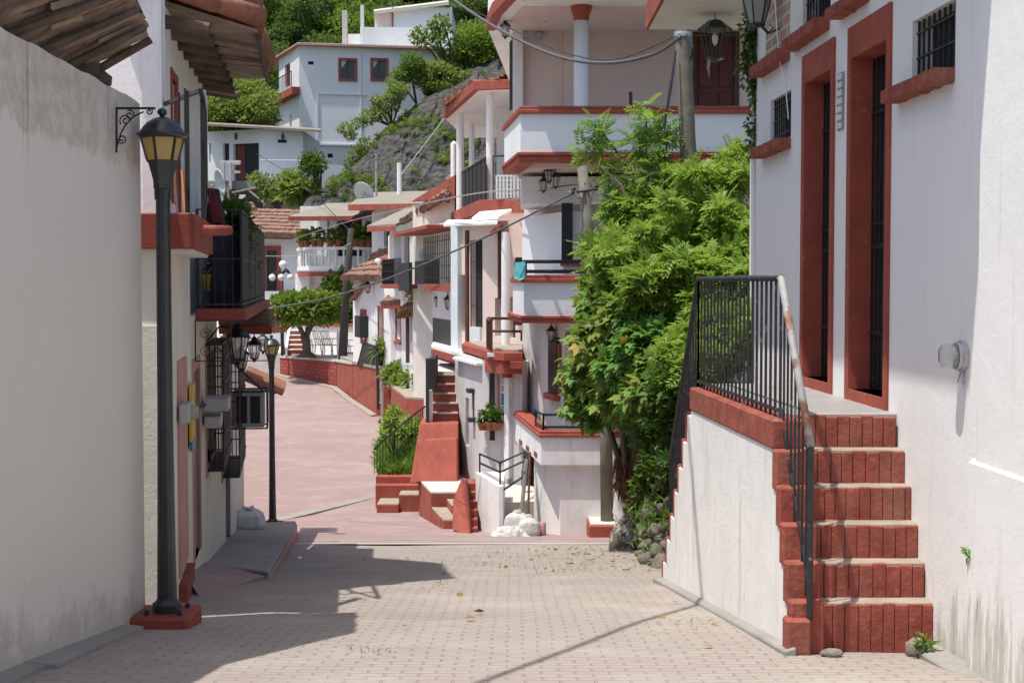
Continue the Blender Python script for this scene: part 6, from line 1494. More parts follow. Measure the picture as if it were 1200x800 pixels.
m = MB(); m.hexa([P(408, 353, 57.5), P(413, 350, 57.2), P(438, 325, 55), P(428, 325, 55.5)], [p + V((.6, 1.6, .05)) for p in (P(408, 353, 57.5), P(413, 350, 57.2), P(438, 325, 55), P(428, 325, 55.5))]); m.build('verge', 'terraold', ro_)
lantern('lantern high on the white gable wall', at_px(431, 334, 54.4), 1.3, 'lanterns')
m = MB(); m.blob(P(442.5, 306, 54), (.11, .11, .11), 14, 0); tag(m.build('globe_lamp', 'globe', smooth=True), 'white globe lamp above the gabled house roof', 'lamp')
m = MB(); c = P(434, 401, 54); tag(MB().box(c.x, c.x + .4, c.y, c.y + .25, -3.24, -2.95).build('clay_trough', 'pot', bevel=.03), 'clay trough at the foot of the white gable wall', 'planter')
c = P(446.5, 425, 53); plant('potted_plant', 'spiky grey green pot plant beside the dark red door', 'plant', (c.x, c.y, -3.25), [(V((c.x + .15, c.y, -2.6)), (.25, .2, .45))], 160, BLADE, .6, 'leafmid', pot=(.16, .35), shell=.1)
S(MB().prism([XY(414, 58.0), XY(442.5, 52.7), XY(460, 49), (0, 49), (0, 66), XY(395.5, 66), XY(395, 63.3)], -5.4, -3.26).build('house_terrace', 'concrete'))
S(MB().prism([XY(395, 63.4), XY(330, 68.3), XY(250, 69.3), XY(250, 84), (2, 84), (2, 63.4)], -5.4, -3.42).build('plaza', 'paleconc'))
# ================================================================== PLAZA AND HOUSES BEHIND IT
hp = T('balustrade_house', 'white house with a bowed white balustrade and beige sheet roof', 'house', (*XY(400, 73), -3.4))
FP = Fa(346, 73.2, 440, 72.4); FPb = Fa(352, 75.5, 440, 75)
zf = Z(317, 71)
m = MB(); FP.wall(m, -3.6, zf - .12, [FP.rect(354, 365, 333, 352)], .25); bq = FP.back(.26); m.prism([bq[0], bq[1], bq[1] + V((1, 8)), bq[0] + V((1, 8))], -3.6, zf - .122); w_ = m.build('lower_wall', 'white', hp)
opening(FP, FP.rect(354, 365, 333, 352), w_, 'gate', None, .1, 'greywall', grille='black', sp=.25)
m = MB(); FP.pbox(m, 352, 366, 322, 386, .01, .5); m.build('porch', 'white2', w_)
D_ = FPb.rect(396, 424, 256, 300)
m = MB(); FPb.wall(m, zf - .1, Z(240, 74), [D_], .3); bq = FPb.back(.31); m.prism([bq[0], bq[1], bq[1] + V((1, 6)), bq[0] + V((1, 6))], zf - .1, Z(240, 74) - .002); uw_ = m.build('upper_wall', 'white', hp)
opening(FPb, D_, uw_, 'door', None, .1, 'dark', t=.25)
m = MB(); FPb.pbox(m, 373, 385, 255, 300, 0, .3); FPb.pbox(m, 386, 395, 255, 300, 0, .12); FPb.pbox(m, 425, 433, 255, 300, 0, .2); m.build('pilaster', 'bluewhite', uw_)
bpl = [XY(349, 74), XY(352, 71.6), XY(362, 70.6), XY(392, 70.2), XY(420, 70.4), XY(436, 71.2), XY(440, 72.3)]
m = MB(); m.prism(bpl + [XY(440, 75), XY(349, 75)], zf - .12, zf); ba = m.build('balcony', 'white2', hp)
m = MB(); m.strip(bpl, zf - .28, zf - .06, -.3, .06); m.build('band', 'redwall', ba)
m = MB(); m.strip(bpl, zf + 1.02, zf + 1.16, -.16, .06); m.strip(bpl, zf, zf + .22, -.14, .04); m.build('rail', 'white2', ba)
bm_ = MB(); bm_.lathe((0, 0, 0), [(.05, 0), (.05, .08), (.075, .22), (.05, .5), (.045, .58), (.06, .66), (.06, .8)], 8); b0 = None
L_ = [((V(b) - V(a)).length) for a, b in zip(bpl[:-1], bpl[1:])]; tot = sum(L_); nB_ = 22
for i in range(nB_):
    d = tot * (i + .5) / nB_; j = 0
    while d > L_[j]: d -= L_[j]; j += 1
    p = V(bpl[j]).lerp(V(bpl[j + 1]), d / L_[j]); nr = (V(bpl[j + 1]) - V(bpl[j])).normalized(); p = p + V((-nr.y, nr.x)) * .05
    if b0 is None: b0 = bm_.build('baluster', 'white2', ba, smooth=True); o = b0
    else: o = b0.copy(); COL.objects.link(o); o.parent = ba
    o.location = (p.x, p.y, zf + .22)
for o in ba.children:
    if o.name.startswith('baluster'): pass
m = MB(); a = [P(338, 256, 69.5), P(413, 255.5, 69.5), P(452, 240, 77), P(384, 240, 78)]; m.hexa(a, [p + V((0, 0, .1)) for p in a]); rfp = m.build('roof', 'sheet', hp)
m = MB(); m.hexa([p + V((0, -.05, -.12)) for p in (a[0], a[1], a[1] + V((0, .15, 0)), a[0] + V((0, .15, 0)))], [p + V((0, -.05, .08)) for p in (a[0], a[1], a[1] + V((0, .15, 0)), a[0] + V((0, .15, 0)))]); q = [a[1], P(438, 245, 74), P(438, 245, 74.3), a[1] + V((0, .3, 0))]; m.hexa([p - V((0, 0, .25)) for p in q], q); m.build('fascia', 'redwall', rfp)
# right wing of that house
hr = T('side_wing_house', 'white flat roofed house with two dark windows behind the tiled roof', 'house', (*XY(460, 66), -3.2))
FR = Fa(436, 68, 500, 62); ws = [FR.rect(449.5, 477, 252, 262), FR.rect(450, 457, 270, 289)]
m = MB(); FR.wall(m, -4, Z(246, 66), ws, .25); bq = FR.back(.26); m.prism([bq[0], bq[1], bq[1] + V((2, 8)), bq[0] + V((2, 8))], -4, Z(246, 66) - .002); rw_ = m.build('wall', 'white', hr)
for R in ws: opening(FR, R, rw_, 'window', None, .08, 'glassdark', grille='black', sp=.5)
m = MB(); a = [P(408, 243, 66.5), P(494, 242, 60.5), P(520, 226, 72), P(430, 228, 80)]; m.hexa(a, [p + V((0, 0, .12)) for p in a]); r_ = m.build('roof', 'sheet', hr)
m = MB(); q = [a[0], a[1], a[1] + V((0, .3, 0)), a[0] + V((0, .3, 0))]; m.hexa([p + V((0, -.04, -.14)) for p in q], [p + V((0, -.04, .13)) for p in q]); m.build('fascia', 'redwall', r_)
m = MB(); m.hexa([P(424, 322, 66), P(456, 326, 62), P(456, 303, 63.5), P(444, 291, 67)], [p + V((.1, .8, .1)) for p in (P(424, 322, 66), P(456, 326, 62), P(456, 303, 63.5), P(444, 291, 67))])
tiles(m, P(425, 320, 65.8), P(455, 322, 61.8), P(440, 296, 68.5), P(457, 292, 66), 9, 4, .14); m.build('stair_roof', 'terra', hr)
pot0 = None
for i, (px, py, Y, s, lb_) in enumerate(((354, 290, 71.2, 1, 'leftmost'), (360, 290, 71.0, 1, 'second'), (369, 290, 70.7, 1.1, 'third'), (376, 290, 70.5, 1.1, 'fourth'), (388, 290, 70.4, 1.0, 'fifth'), (396, 290, 70.4, 1.1, 'sixth'), (417, 289, 70.5, 1.25, 'seventh'), (423, 289, 70.6, 1.1, 'eighth'), (430, 289, 70.9, 1.25, 'ninth'), (436, 287, 71.3, 1.5, 'rightmost and largest'))):
    c = V((*XY(px, Y + .06), zf + 1.161)); lbl = f'{lb_} clay flower pot on the white balustrade rail'
    if pot0 is None:
        pot0 = plant('flower_pot', lbl, 'pot', (0, 0, 0), [(V((0, 0, .48)), (.28, .2, .26)), (V((.1, 0, .6)), (.18, .18, .22))], 110, LEAF, .22, 'leafmid', 'flower pots on the balustrade', pot=(.17, .32)); pot0.location = c
    else: copy_thing(pot0, c, s, rz=i * 1.3, label=lbl)
# tile roofed house on the left
hq = T('tiled_roof_house', 'white house with a broad terracotta tiled roof and red framed window', 'house', (*XY(300, 76), -3.4))
FQ = Fa(238, 76, 352, 75.2); wq = FQ.rect(312, 325, 293, 341)
m = MB(); FQ.wall(m, -3.6, Z(275, 75.5), [wq], .25); bq = FQ.back(.26); m.prism([bq[0], bq[1], bq[1] + V((0, 8)), bq[0] + V((0, 8))], -3.6, Z(275, 75.5) - .002); qw = m.build('wall', 'bluewhite', hq)
opening(FQ, wq, qw, 'window', 'redwall', .2, 'glassdark', grille='black', fo=.08, sp=.3)
m = MB(); FQ.pbox(m, 300, 352, 341, 353, 0.01, .4); m.build('plinth', 'white2', qw)
m = MB(); tiles(m, P(236, 274, 74.3), P(362, 278, 74.0), P(238, 246, 82), P(352, 249, 81), 44, 7, .16); rq = m.build('roof', 'terraold', hq)
m = MB(); tiles(m, P(240, 247, 80.5), P(300, 247, 80.5), P(250, 238, 85), P(296, 240, 85), 18, 3, .16); m.build('upper_roof', 'terraold', hq)
m = MB(); m.hexa([P(236, 277.5, 74.4), P(361, 281, 74.1), P(361, 281, 75), P(236, 277.5, 75.2)], [P(236, 274, 74.4), P(361, 278, 74.1), P(361, 278, 75), P(236, 274, 75.2)]); m.build('eave_board', 'wooddark', rq)
# plaza furniture
gl = T('globe_street_lamp', 'plaza lamp post with four white globes', 'street lamp', P(331, 415, 67))
m = MB(); zb_ = -3.42; c = XY(331, 67); m.lathe((c[0], c[1], 0), [(.12, zb_), (.09, zb_ + .4), (.055, zb_ + .5), (.05, Z(318, 67))], 10); pz_ = m.build('pole', 'redwood', gl)
for px, py, r in ((331.5, 310, .19), (319, 325, .16), (329.5, 325, .16), (340, 325, .16)):
    m = MB(); e = P(px, py, 66.8 if px != 329.5 else 66.5); m.blob(e, r, 16, 0); m.build('globe', 'globe', gl, smooth=True)
m = MB(); c = P(331.5, 320, 67)
for px in (319, 340): m.path([c, P((px + 331) / 2, 318, 66.9), P(px, 321, 66.8)], .035, 6)
m.path([c, P(335, 315, 67), P(339, 319, 67), P(341, 323, 66.9)], .05, 6); m.build('arm', 'black', gl)
rt = T('clipped_tree', 'flat topped clipped round tree on a forked trunk in the plaza', 'tree', (*XY(360, 64.5), -3.42))
b0_ = V((*XY(359, 64.5), -3.42)); m = MB()
m.path([b0_, b0_ + V((0, 0, .25)), P(359, 402, 64.5), P(357, 392, 64.5)], [.5, .2, .19, .22], 10)
branches(m, P(358, 398, 64.5), [P(338, 372, 64.3), P(348, 368, 64), P(359, 368, 65), P(370, 368, 64), P(378, 370, 65)], .11); m.build('trunk', 'bark', rt, smooth=True)
cl = [(P(a, b, Y), (.62, .8, .6)) for a, b, Y in ((328, 360, 64.5), (338, 358, 64), (348, 356, 64.6), (358, 356, 63.9), (368, 356, 64.6), (378, 357, 64), (388, 358, 64.5), (392, 361, 64.6), (333, 366, 64), (350, 366, 63.8), (365, 366, 63.8), (380, 366, 64), (345, 360, 65.3), (372, 360, 65.3))]
foliage('crown', cl, 6500, LEAF, .22, 'leafmid', rt, bright=.75, shell=.55, spread=.9)
gt = T('dark_shrub', 'dark green shrub behind the clipped tree against the white house', 'shrub', (*XY(396, 70), -3.4))
foliage('foliage', [(P(395, 345, 70), (.8, .7, 1.2)), (P(402, 365, 69.5), (.6, .6, 1.0)), (P(390, 330, 71), (.5, .5, .7))], 1500, LEAF, .3, 'leafdark', gt, bright=.4, shell=.3)
m = MB(); m.tube(V((*XY(397, 70), -3.42)), P(397, 350, 70), .08, .04, 6); m.build('stem', 'bark', gt)
up2 = T('utility_pole', 'thin dark leaning pole beside the clipped tree', 'utility pole', (*XY(401, 61), -3.4), 'utility poles')
m = MB(); m.path([V((*XY(401, 62.5), -3.45)), P(405, 350, 62), P(411.5, 268, 61.5)], [.2, .17, .13], 10); m.build('pole', 'poledark', up2, smooth=True)
pw_ = T('plaza_wall', 'low white plaza wall with a red coping behind the chairs', 'wall', (*XY(385, 70), -3.4))
m = MB(); m.prism([XY(352, 69.4), XY(414, 68), XY(414, 69), XY(352, 70.2)], -3.5, Z(382, 69)); m.build('wall', 'white2', pw_)
m = MB(); m.prism([XY(352, 69.3), XY(414, 67.9), XY(414, 69.1), XY(352, 70.3)], Z(382, 69) + .002, Z(379, 69)); m.build('coping', 'redwall', pw_)
m = MB(); pb_(m, 366, 414, 371, 379, 70.6, .4); m.build('upper_course', 'bluewhite', pw_)
for px, lb_ in ((375, 'left clay pot on the low plaza wall'), (385, 'middle clay pot on the low plaza wall'), (396, 'right clay pot on the low plaza wall')):
    m = MB(); m.lathe((*XY(px, 69.3), Z(379, 69) + .001), [(.15, 0), (.22, .3), (.24, .31), (.24, .38), (.2, .38)], 12); tag(m.build('clay_pot', 'pot'), lb_, 'pot', 'pots on the plaza wall')
ps_ = T('plaza_steps', 'red and white steps between white cheek walls in the plaza', 'steps', (*XY(345, 68), -3.4))
m = MB(); m2 = MB()
for i in range(5):
    Y = 67.4 + .5 * i; z = -3.42 + .21 * (i + 1); m.box(X(335, Y), X(355 - i, Y), Y, Y + .7, -3.5, z - .03); m2.box(X(335, Y), X(355 - i, Y), Y - .04, Y + .7, z - .028, z)
m.build('riser', 'redwall', ps_); m2.build('tread', 'white2', ps_)
m = MB(); m.prism([XY(333, 67.2), XY(336, 67.2), XY(342, 71), XY(339, 71)], -3.5, [-3.1, -3.1, -1.9, -1.9]); m.build('cheek_wall', 'white2', ps_)
def chair():
    t = T('garden_chair', 'c', 'chair', (0, 0, 0), 'white plaza chairs')
    m = MB()
    for i in range(5): m.box(-.25, .25, -.24 + i * .1, -.17 + i * .1, .42, .45)
    m.build('seat', 'chair', t)
    m = MB()
    for i in range(6): m.tube((-.22 + i * .088, .24, .45), (-.22 + i * .088, .42, .98), .018, n=4)
    m.tube((-.25, .42, .98), (.25, .42, .98), .025, n=5); m.build('backrest', 'chair', t)
    for sx in (-1, 1):
        for sy in (-1, 1): m = MB(); m.tube((sx * .23, sy * .23, .44), (sx * .26, sy * .27, 0), .025, n=5); m.build('leg', 'chair', t)
        m = MB(); m.path([(sx * .27, .3, .68), (sx * .28, -.1, .68), (sx * .27, -.22, .62), (sx * .24, -.22, .44)], .02, 5); m.build('armrest', 'chair', t)
    return t
ch = chair(); ch.location = (*XY(366, 66.3), -3.42); ch.rotation_euler = (0, 0, .9); ch['label'] = 'white slatted chair nearest the clipped tree trunk'; ch.scale = (1.1,) * 3
copy_thing(ch, (*XY(379, 65.9), -3.42), 1.15, .8, 'white slatted chair between the other two near the thin pole')
copy_thing(ch, (*XY(388, 65.6), -3.42), 1.15, .9, 'white slatted chair just left of the white notice stand')
copy_thing(ch, (*XY(409.5, 64.8), -3.42), 1.1, 1.0, 'white slatted chair on the right of the thin dark pole')
m = MB(); pb_(m, 394.5, 398.5, 388, 417, 64.2, .1); tag(m.build('notice_stand', 'bluewhite', bevel=.02), 'narrow white notice stand leaning by the thin dark pole', 'stand')
# tile roof of the next house on the left of the road
nl = T('tile_canopy', 'small red tiled canopy on a dark post at the foot of the plaza steps', 'canopy', (*XY(331, 66.4), -3.42))
m = MB(); tiles(m, P(319, 389, 65.6), P(334, 386.5, 65.2), P(331, 377, 66.8), P(347, 374, 66.6), 5, 3, .17); m.build('roof', 'terra', nl)
m = MB(); m.tube(V((*XY(330.5, 66.2), -3.45)), P(330.5, 384, 66.2), .08, n=6); m.build('post', 'lamp', nl)
nl = T('corner_house', 'cream house wall farther along the left side of the red road', 'house', (-9, 35, gz(35)))
m = MB(); m.prism([(-6.9, 25.6), (-10.8, 45), (-18, 45), (-16, 25.6)], -6, -1.4); m.build('wall', 'cream', nl)

# ================================================================== WHITE HOUSES ON THE HILL, ROCK SLOPE, WOODS
f1 = T('hill_house', 'big bluish white flat house on the hillside with two red framed windows', 'house', P(400, 240, 105))
F1 = Fa(352, 104, 520, 106); F1s = Fa(318, 113, 352, 104)
w1 = F1.rect(399, 416, 71, 93); w2_ = F1.rect(436.5, 452.5, 71, 93); w3_ = F1.rect(361, 367.5, 72, 76); w4 = F1.rect(384, 390, 180, 185)
zt1 = Z(54, 104)
m = MB(); F1.wall(m, -2, zt1, [w1, w2_, w3_, w4], .3); sdr = F1s.rect(334, 340, 75, 102); F1s.wall(m, Z(118, 108), zt1, [sdr], .3, 7.2 * 0 + 3.2)
m.prism([F1.a + V((.05, .31)), F1.b - F1.n * .31, F1.b + V((-2, 14)), V((F1s.a.x + 2.5, F1s.a.y + 6))], -2, zt1 - .002)
F1s.wall(m, -2, Z(116, 108), [F1s.rect(339.5, 342, 134, 152)], .3); m.prism([F1s.a - F1s.n * .31, F1s.b - F1s.n * .31, F1.b + V((-2, 12)), V((F1s.a.x + 3, F1s.a.y + 8))], -2, Z(116, 108) - .002)
wl1 = m.build('wall', 'bluewhite', f1)
for R in (w1, w2_):
    o = opening(F1, R, wl1, 'window', 'redwall', .16, 'glassdark', fo=.08, t=.25); m = MB(); u_ = (R[0] + R[1]) / 2
    F1.box(m, (u_ - .03, u_ + .03, R[2], R[3]), -.2, -.15); m.build('glazing_bar', 'brown', o)
    m = MB(); m.hexa([F1.pt(R[0] + .1, R[3] - .5, -.21), F1.pt(R[0] + .16, R[3] - .5, -.21), F1.pt(R[0] + .16, R[3] - .5, -.225), F1.pt(R[0] + .1, R[3] - .5, -.225)], [F1.pt(R[0] + .05, R[3], -.21), F1.pt(u_ - .05, R[3], -.21), F1.pt(u_ - .05, R[3], -.225), F1.pt(R[0] + .05, R[3], -.225)]); m.build('curtain', 'bluewhite', o)
opening(F1, w3_, wl1, 'vent', None, .1, 'dark'); opening(F1, w4, wl1, 'vent', None, .1, 'dark')
opening(F1s, sdr, wl1, 'door', None, .1, 'redwood')
m = MB(); pl1 = [F1s.a + F1s.d * -.3 + F1s.n * .4, F1.a + F1.n * .5 + V((-.2, 0)), F1.b + F1.n * .5, F1.b + V((0, 14)), F1s.a + V((3, 8))]; m.prism(pl1, zt1, zt1 + .12); m.build('roof', 'pinkmid', f1)
m = MB(); m.prism([p + V((0, .1)) for p in pl1], zt1 - .5, zt1 - .002) if False else m.prism([(p[0] * .995, p[1] + .1) for p in pl1], zt1 + .121, zt1 + .2); m.build('roof_top', 'paleconc', f1)
m = MB(); F1s.pbox(m, 318, 352, 111, 119, .0, .6); bl_ = m.build('balcony', 'redwall', f1)
m = MB(); rail(m, [tuple(F1s.pt(.1, 0, .55)[:2]), tuple(F1s.pt(F1s.L - .1, 0, .55)[:2])], Z(111, 108), Z(93, 108), .4, .025, .04); m.build('railing', 'black', bl_)
for a_ in ((371, 373, 111, 200, .01, .08), (373.2, 430, 110, 111.5, .01, .08), (422, 423.5, 55, 170, .01, .08), (373, 440, 169, 171, .01, .15)): m = MB(); F1.pbox(m, *a_); m.build('trim', 'bluewhite', wl1)
ph_ = T('rooftop_house', 'white upper storey with a pink gable on top of the hill house', 'house', P(480, 50, 110))
m = MB(); a = [P(422, 56, 108), P(530, 56, 108)]; m.box(a[0].x, a[1].x, 108, 118, zt1 + .1, Z(32, 108)); m.box(X(460, 109), X(530, 109), 109, 117, zt1, Z(9, 109)); m.build('wall', 'bluewhite', ph_)
m = MB(); m.hexa([P(438, 17, 108.4), P(526, 6, 108.4), P(526, 4, 118), P(438, 15, 118)], [p + V((0, 0, .25)) for p in (P(438, 17, 108.4), P(526, 6, 108.4), P(526, 4, 118), P(438, 15, 118))]); m.build('roof', 'paleconc', ph_)
m = MB(); pb_(m, 439, 459, 15, 32, 109, .3); m.build('gable', 'pink', ph_); m = MB(); pb_(m, 459.2, 460.6, 9, 33, 108.9, .3); m.build('gable_post', 'redwall', ph_)
m = MB(); pb_(m, 401, 406.5, 12, 54, 107, .5); tag(m.build('roof_post', 'paleconc'), 'left of two bare posts on the hill house roof', 'post', 'bare posts on the roof'); m = MB(); pb_(m, 422.5, 426, 6, 54, 106.9, .4); tag(m.build('roof_post', 'bluewhite'), 'taller right of two bare posts on the hill house roof', 'post', 'bare posts on the roof')
m = MB(); pb_(m, 408, 423, 40, 54, 109, .4); tag(m.build('parapet_wall', 'white2'), 'short white parapet between the two roof posts', 'wall')
f2 = T('low_hill_house', 'low white house with a metal roof and a dark open veranda', 'house', P(310, 215, 92))
F2 = Fa(238, 93.5, 312, 91.5); F2b = Fa(312, 91.5, 356, 92)
o1 = F2.rect(273.5, 303.5, 168, 213); o2 = F2.rect(261.5, 268.5, 168, 188); o3 = F2.rect(245, 247, 168, 190)
m = MB(); F2.wall(m, Z(232, 92), Z(152, 92), [o1, o2, o3], .3); F2b.wall(m, Z(232, 92), Z(152, 92), [F2b.rect(325.5, 336, 163.5, 167.5)], .2); m.prism([F2.a + V((0, .31)), F2.b + V((0, .31)), F2b.b + V((-.05, .31)), F2b.b + V((0, 8)), F2.a + V((0, 8))], Z(240, 92), Z(152, 92) - .002)
w2w = m.build('wall', 'bluewhite', f2)
opening(F2, o1, w2w, 'door', None, .1, 'dark', t=.28); opening(F2, o2, w2w, 'window', None, .1, 'dark', t=.25); opening(F2, o3, w2w, 'window', None, .1, 'dark', t=.25); opening(F2b, F2b.rect(325.5, 336, 163.5, 167.5), w2w, 'vent', None, .1, 'dark')
m = MB(); F2.box(m, (o1[0] + .05, o1[0] + .75, o1[2], o1[3] - .1), -.27, -.22); m.build('door_leaf', 'redwood', w2w)
m = MB(); a = [P(236, 147, 90.6), P(376, 155, 91.2), P(376, 153, 100), P(236, 145, 100)]; m.hexa(a, [p + V((0, 0, .14)) for p in a]); m.build('roof', 'sheet', f2)
m = MB(); 
for px, py in ((276.5, 160), (331.5, 160)): m.blob(P(px, py, 91.2), (.12, .15, .25), 8, .05)
m.build('lamp', 'lamp', f2)
m = MB(); pb_(m, 240, 345, 212, 262, 89.8, 2.0); m.build('terrace_wall', 'concrete', f2); m = MB(); rail(m, [XY(306, 89.9), XY(356, 90.2)], Z(212, 90), Z(188, 90), .16, .018, .03); m.build('railing', 'bluewhite', f2)
m = MB(); pb_(m, 258, 262.5, 190, 250, 89.5, .3); pb_(m, 269, 281, 190, 193, 89.5, .2); pb_(m, 258, 282, 188, 192, 89.6, .15); pb_(m, 268.5, 271, 190, 250, 89.4, .3); pb_(m, 271.2, 281, 200, 203, 89.5, .2); m.build('fence_frame', 'paleconc', f2)
sh_ = T('shanty', 'dark open shed with washing and planks below the low hill house', 'shed', P(300, 250, 87))
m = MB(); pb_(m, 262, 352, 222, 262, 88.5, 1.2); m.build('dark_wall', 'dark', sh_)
m = MB(); m.tube(P(272, 226, 87.4), P(330, 214, 87.6), .07, n=5); m.tube(P(290, 222, 87.5), P(318, 245, 87.2), .07, n=5); m.tube(P(330, 214, 87.5), P(360, 207, 88), .1, n=5)
for px in (268, 310, 336): m.tube(P(px, 262, 87.5), P(px, 218, 87.5), .08, n=5)
m.build('timber', 'tread', sh_)
m = MB(); pb_(m, 311, 321, 233, 262, 87.0, .5); m.build('drum', 'wooddark', sh_)
m = MB(); pb_(m, 276, 287.5, 228, 243, 87.1, .06); tag(m.build('washing', 'white2'), 'white cloth hung to dry under the open shed', 'cloth')
m = MB(); pb_(m, 333, 337, 235, 246, 86.9, .06); tag(m.build('washing', 'bluewhite'), 'pale blue cloth hung at the right of the open shed', 'cloth')
dish('pale satellite dish tilted edge on beside the open shed', P(261, 213, 86), .78, -1.0, .25, P(266, 225, 86.5))
dish('round grey satellite dish on the beige roof of the balustrade house', P(428, 225, 72.5), .58, -.5, .5, P(431, 238, 72.7))
for px, y0, lb_ in ((441, 180, 'tall rusty aerial mast on the roof beside the grey dish'), (468, 191, 'short white vent pipe on the beige roof')):
    m = MB(); m.tube(P(px, 240, 73), P(px, y0, 73), .06 if px == 441 else .12, n=6); tag(m.build('mast', 'rust' if px == 441 else 'white2'), lb_, 'mast')

# rocky slope
def slope(u, v):
    a = P(340 + 290 * u, 262 - 10 * u, 79 + 3 * u); b = P(415 + 230 * u, 195 - 185 * u ** .8, 97 + 12 * u)
    p = a.lerp(b, v); q = 2.2 * math.sin(v * 3.14)
    nz = sum(math.sin(p.x * f * 1.3 + p.z * f * 1.7 + k) * math.cos(p.y * f + p.z * f * .6 + 2 * k) / f for f, k in ((.6, 0), (1.4, 1), (3.1, 2), (6.5, 4)))
    w = V((p.x * .16, p.y * .05, p.z * .22)); r1 = mnoise.ridged_multi_fractal(w, .9, 2.2, 7, 1.0, 2.0) - 1.2
    w2 = V((p.x * .9 + p.z * .5, p.y * .2, p.z * .35 - p.x * .3)); r2 = mnoise.fractal(w2, .8, 2.1, 6)
    e = .35 + .65 * math.sin(min(1, max(0, v)) * math.pi)
    return (p.x + .12 * nz + .25 * r2, p.y - q * .6 + .3 * nz - e * (.75 * r1 + .35 * r2), p.z + .3 * nz + e * (.5 * r1 + .3 * r2))
NU, NV = 170, 130
vs = np.array([slope(i / (NU - 1), j / (NV - 1)) for j in range(NV) for i in range(NU)])
fs = np.array([(j * NU + i, j * NU + i + 1, (j + 1) * NU + i + 1, (j + 1) * NU + i) for j in range(NV - 1) for i in range(NU - 1)])
S(np_obj('rock_slope', vs, fs, 'rock'))
tuf = vs[(np.arange(len(vs)) % NU > 2)]; pick = []
for i in range(2600):
    p = tuf[random.randrange(len(tuf))]; u_ = mnoise.noise(V((p[0] * .22, p[2] * .3, 3.1)))
    if u_ > .12 or (random.random() < .05): pick.append(p)
pos = np.array(pick) + np.array([0, -.25, .1]); n = len(pos)
vv, ff, k = scatter(ROSETTE, pos, np.tile([0, -.6, .9], (n, 1)) + rng.normal(0, .5, (n, 3)), .34 * rng.uniform(.5, 1.4, n)); tag(np_obj('slope_weeds', vv, ff, 'leaffar2', None, np.repeat(rng.random(n) * .8, k)), 'patchy weeds and scrub growing on the rocky slope', 'weeds', kind='stuff')
def sp(px, py): # a point on the slope seen at that pixel
    t = vs[:, 1]; pxs = 600 + F * vs[:, 0] / (t * CT); d = (pxs - px) ** 2 + (400 - F * (vs[:, 2] / t + ST) - py) ** 2
    return V(vs[int(np.argmin(d))])
def shrub(name, label, cat, px, py, Y, cl, N, size, mat, bright, t=LEAF, stem=None, group=None):
    c = sp(px, py) if Y is None else P(px, py, Y); Yc = c.y - .6
    o = T(name, label, cat, c, group); clumps = [(P(a, b, Yc - .2 * i % 1), (r, r, r * .75)) for i, (a, b, r) in enumerate(cl)]
    foliage('foliage', clumps, N, t, size, mat, o, bright=bright, shell=.35, spread=.8)
    m = MB(); branches(m, c, [k[0] for k in clumps[:6]], stem or .08); m.build('stem', 'bark', o)
    return o
shrub('hill_shrub', 'yellow green shrub leaning over the middle of the rocky slope', 'shrub', 498, 115, None, [(498, 88, 1.1), (490, 80, .9), (508, 82, 1.0), (500, 97, .8), (486, 92, .6), (515, 92, .8)], 3600, .21, 'leaffar2', 1.0, stem=.15)
shrub('hill_shrub', 'bright weedy shrub hanging down the left edge of the rock', 'shrub', 450, 140, None, [(455, 122, .9), (445, 132, .8), (432, 138, .7), (462, 112, .8), (470, 105, .7), (420, 145, .5), (405, 152, .6), (412, 160, .4), (440, 118, .4)], 3600, .19, 'leaffar2', 1.1)
shrub('hill_shrub', 'dry brownish shrub low on the left edge of the rock', 'shrub', 425, 185, None, [(428, 172, .8), (420, 182, .8), (432, 190, .7), (412, 195, .6), (438, 178, .5)], 2200, .19, 'leaffar2', .4)
shrub('hill_shrub', 'dark green bush at the top left of the rocky slope', 'shrub', 475, 95, None, [(468, 95, .9), (474, 85, .8), (482, 72, .9), (463, 105, .6)], 2200, .2, 'leafmid', .4)
shrub('hill_tree', 'thin leaved young tree standing above the rocky slope', 'tree', 505, 70, None, [(490, 42, .7), (506, 38, .8), (516, 28, .8), (495, 50, .6), (512, 48, .7), (522, 34, .5)], 900, .3, 'leafmid', .4, stem=.12)
shrub('hill_shrub', 'large leafy bush at the upper right of the rocky slope', 'shrub', 545, 75, None, [(540, 60, 1.3), (552, 45, 1.4), (562, 62, 1.4), (572, 45, 1.5), (580, 70, 1.3), (530, 72, 1.1), (560, 82, 1.0), (590, 55, 1.4), (590, 85, 1.0)], 7500, .24, 'leafmid', .9, stem=.2)
shrub('hill_shrub', 'pale weedy bush on the right of the rocky slope beside the porch roof', 'shrub', 530, 95, None, [(522, 85, .8), (530, 93, .8), (545, 92, .8), (515, 100, .6), (560, 95, .7)], 2400, .2, 'leaffar2', 1.0)
shrub('hill_tree', 'small round tree with a bent trunk at the foot of the rock', 'tree', 375, 222, 84, [(367, 188, .75), (361, 192, .6), (373, 193, .6), (367, 197, .6)], 900, .24, 'leafdark', .5, stem=.1)
shrub('banana_clump', 'drooping light green clump of leaves beside the open shed', 'plant', 351, 240, 84, [(350, 222, .85), (343, 226, .6), (357, 226, .6)], 260, .75, 'leaffar2', .8, t=LOBED)
shrub('hill_shrub', 'spreading light green shrub in front of the open shed', 'shrub', 320, 240, 85, [(312, 215, .7), (300, 210, .6), (320, 226, .7), (335, 208, .6), (345, 204, .6), (313, 228, .6), (328, 214, .5)], 2000, .19, 'leaffar2', .8)
m = MB(); pb_(m, 372, 376, 205, 220, 85.5, .3)
S(MB().prism([XY(330, 86.8), XY(420, 86.8), XY(420, 100), XY(330, 100)], -3, Z(240, 87)).build('hill_terrace', 'soil'))
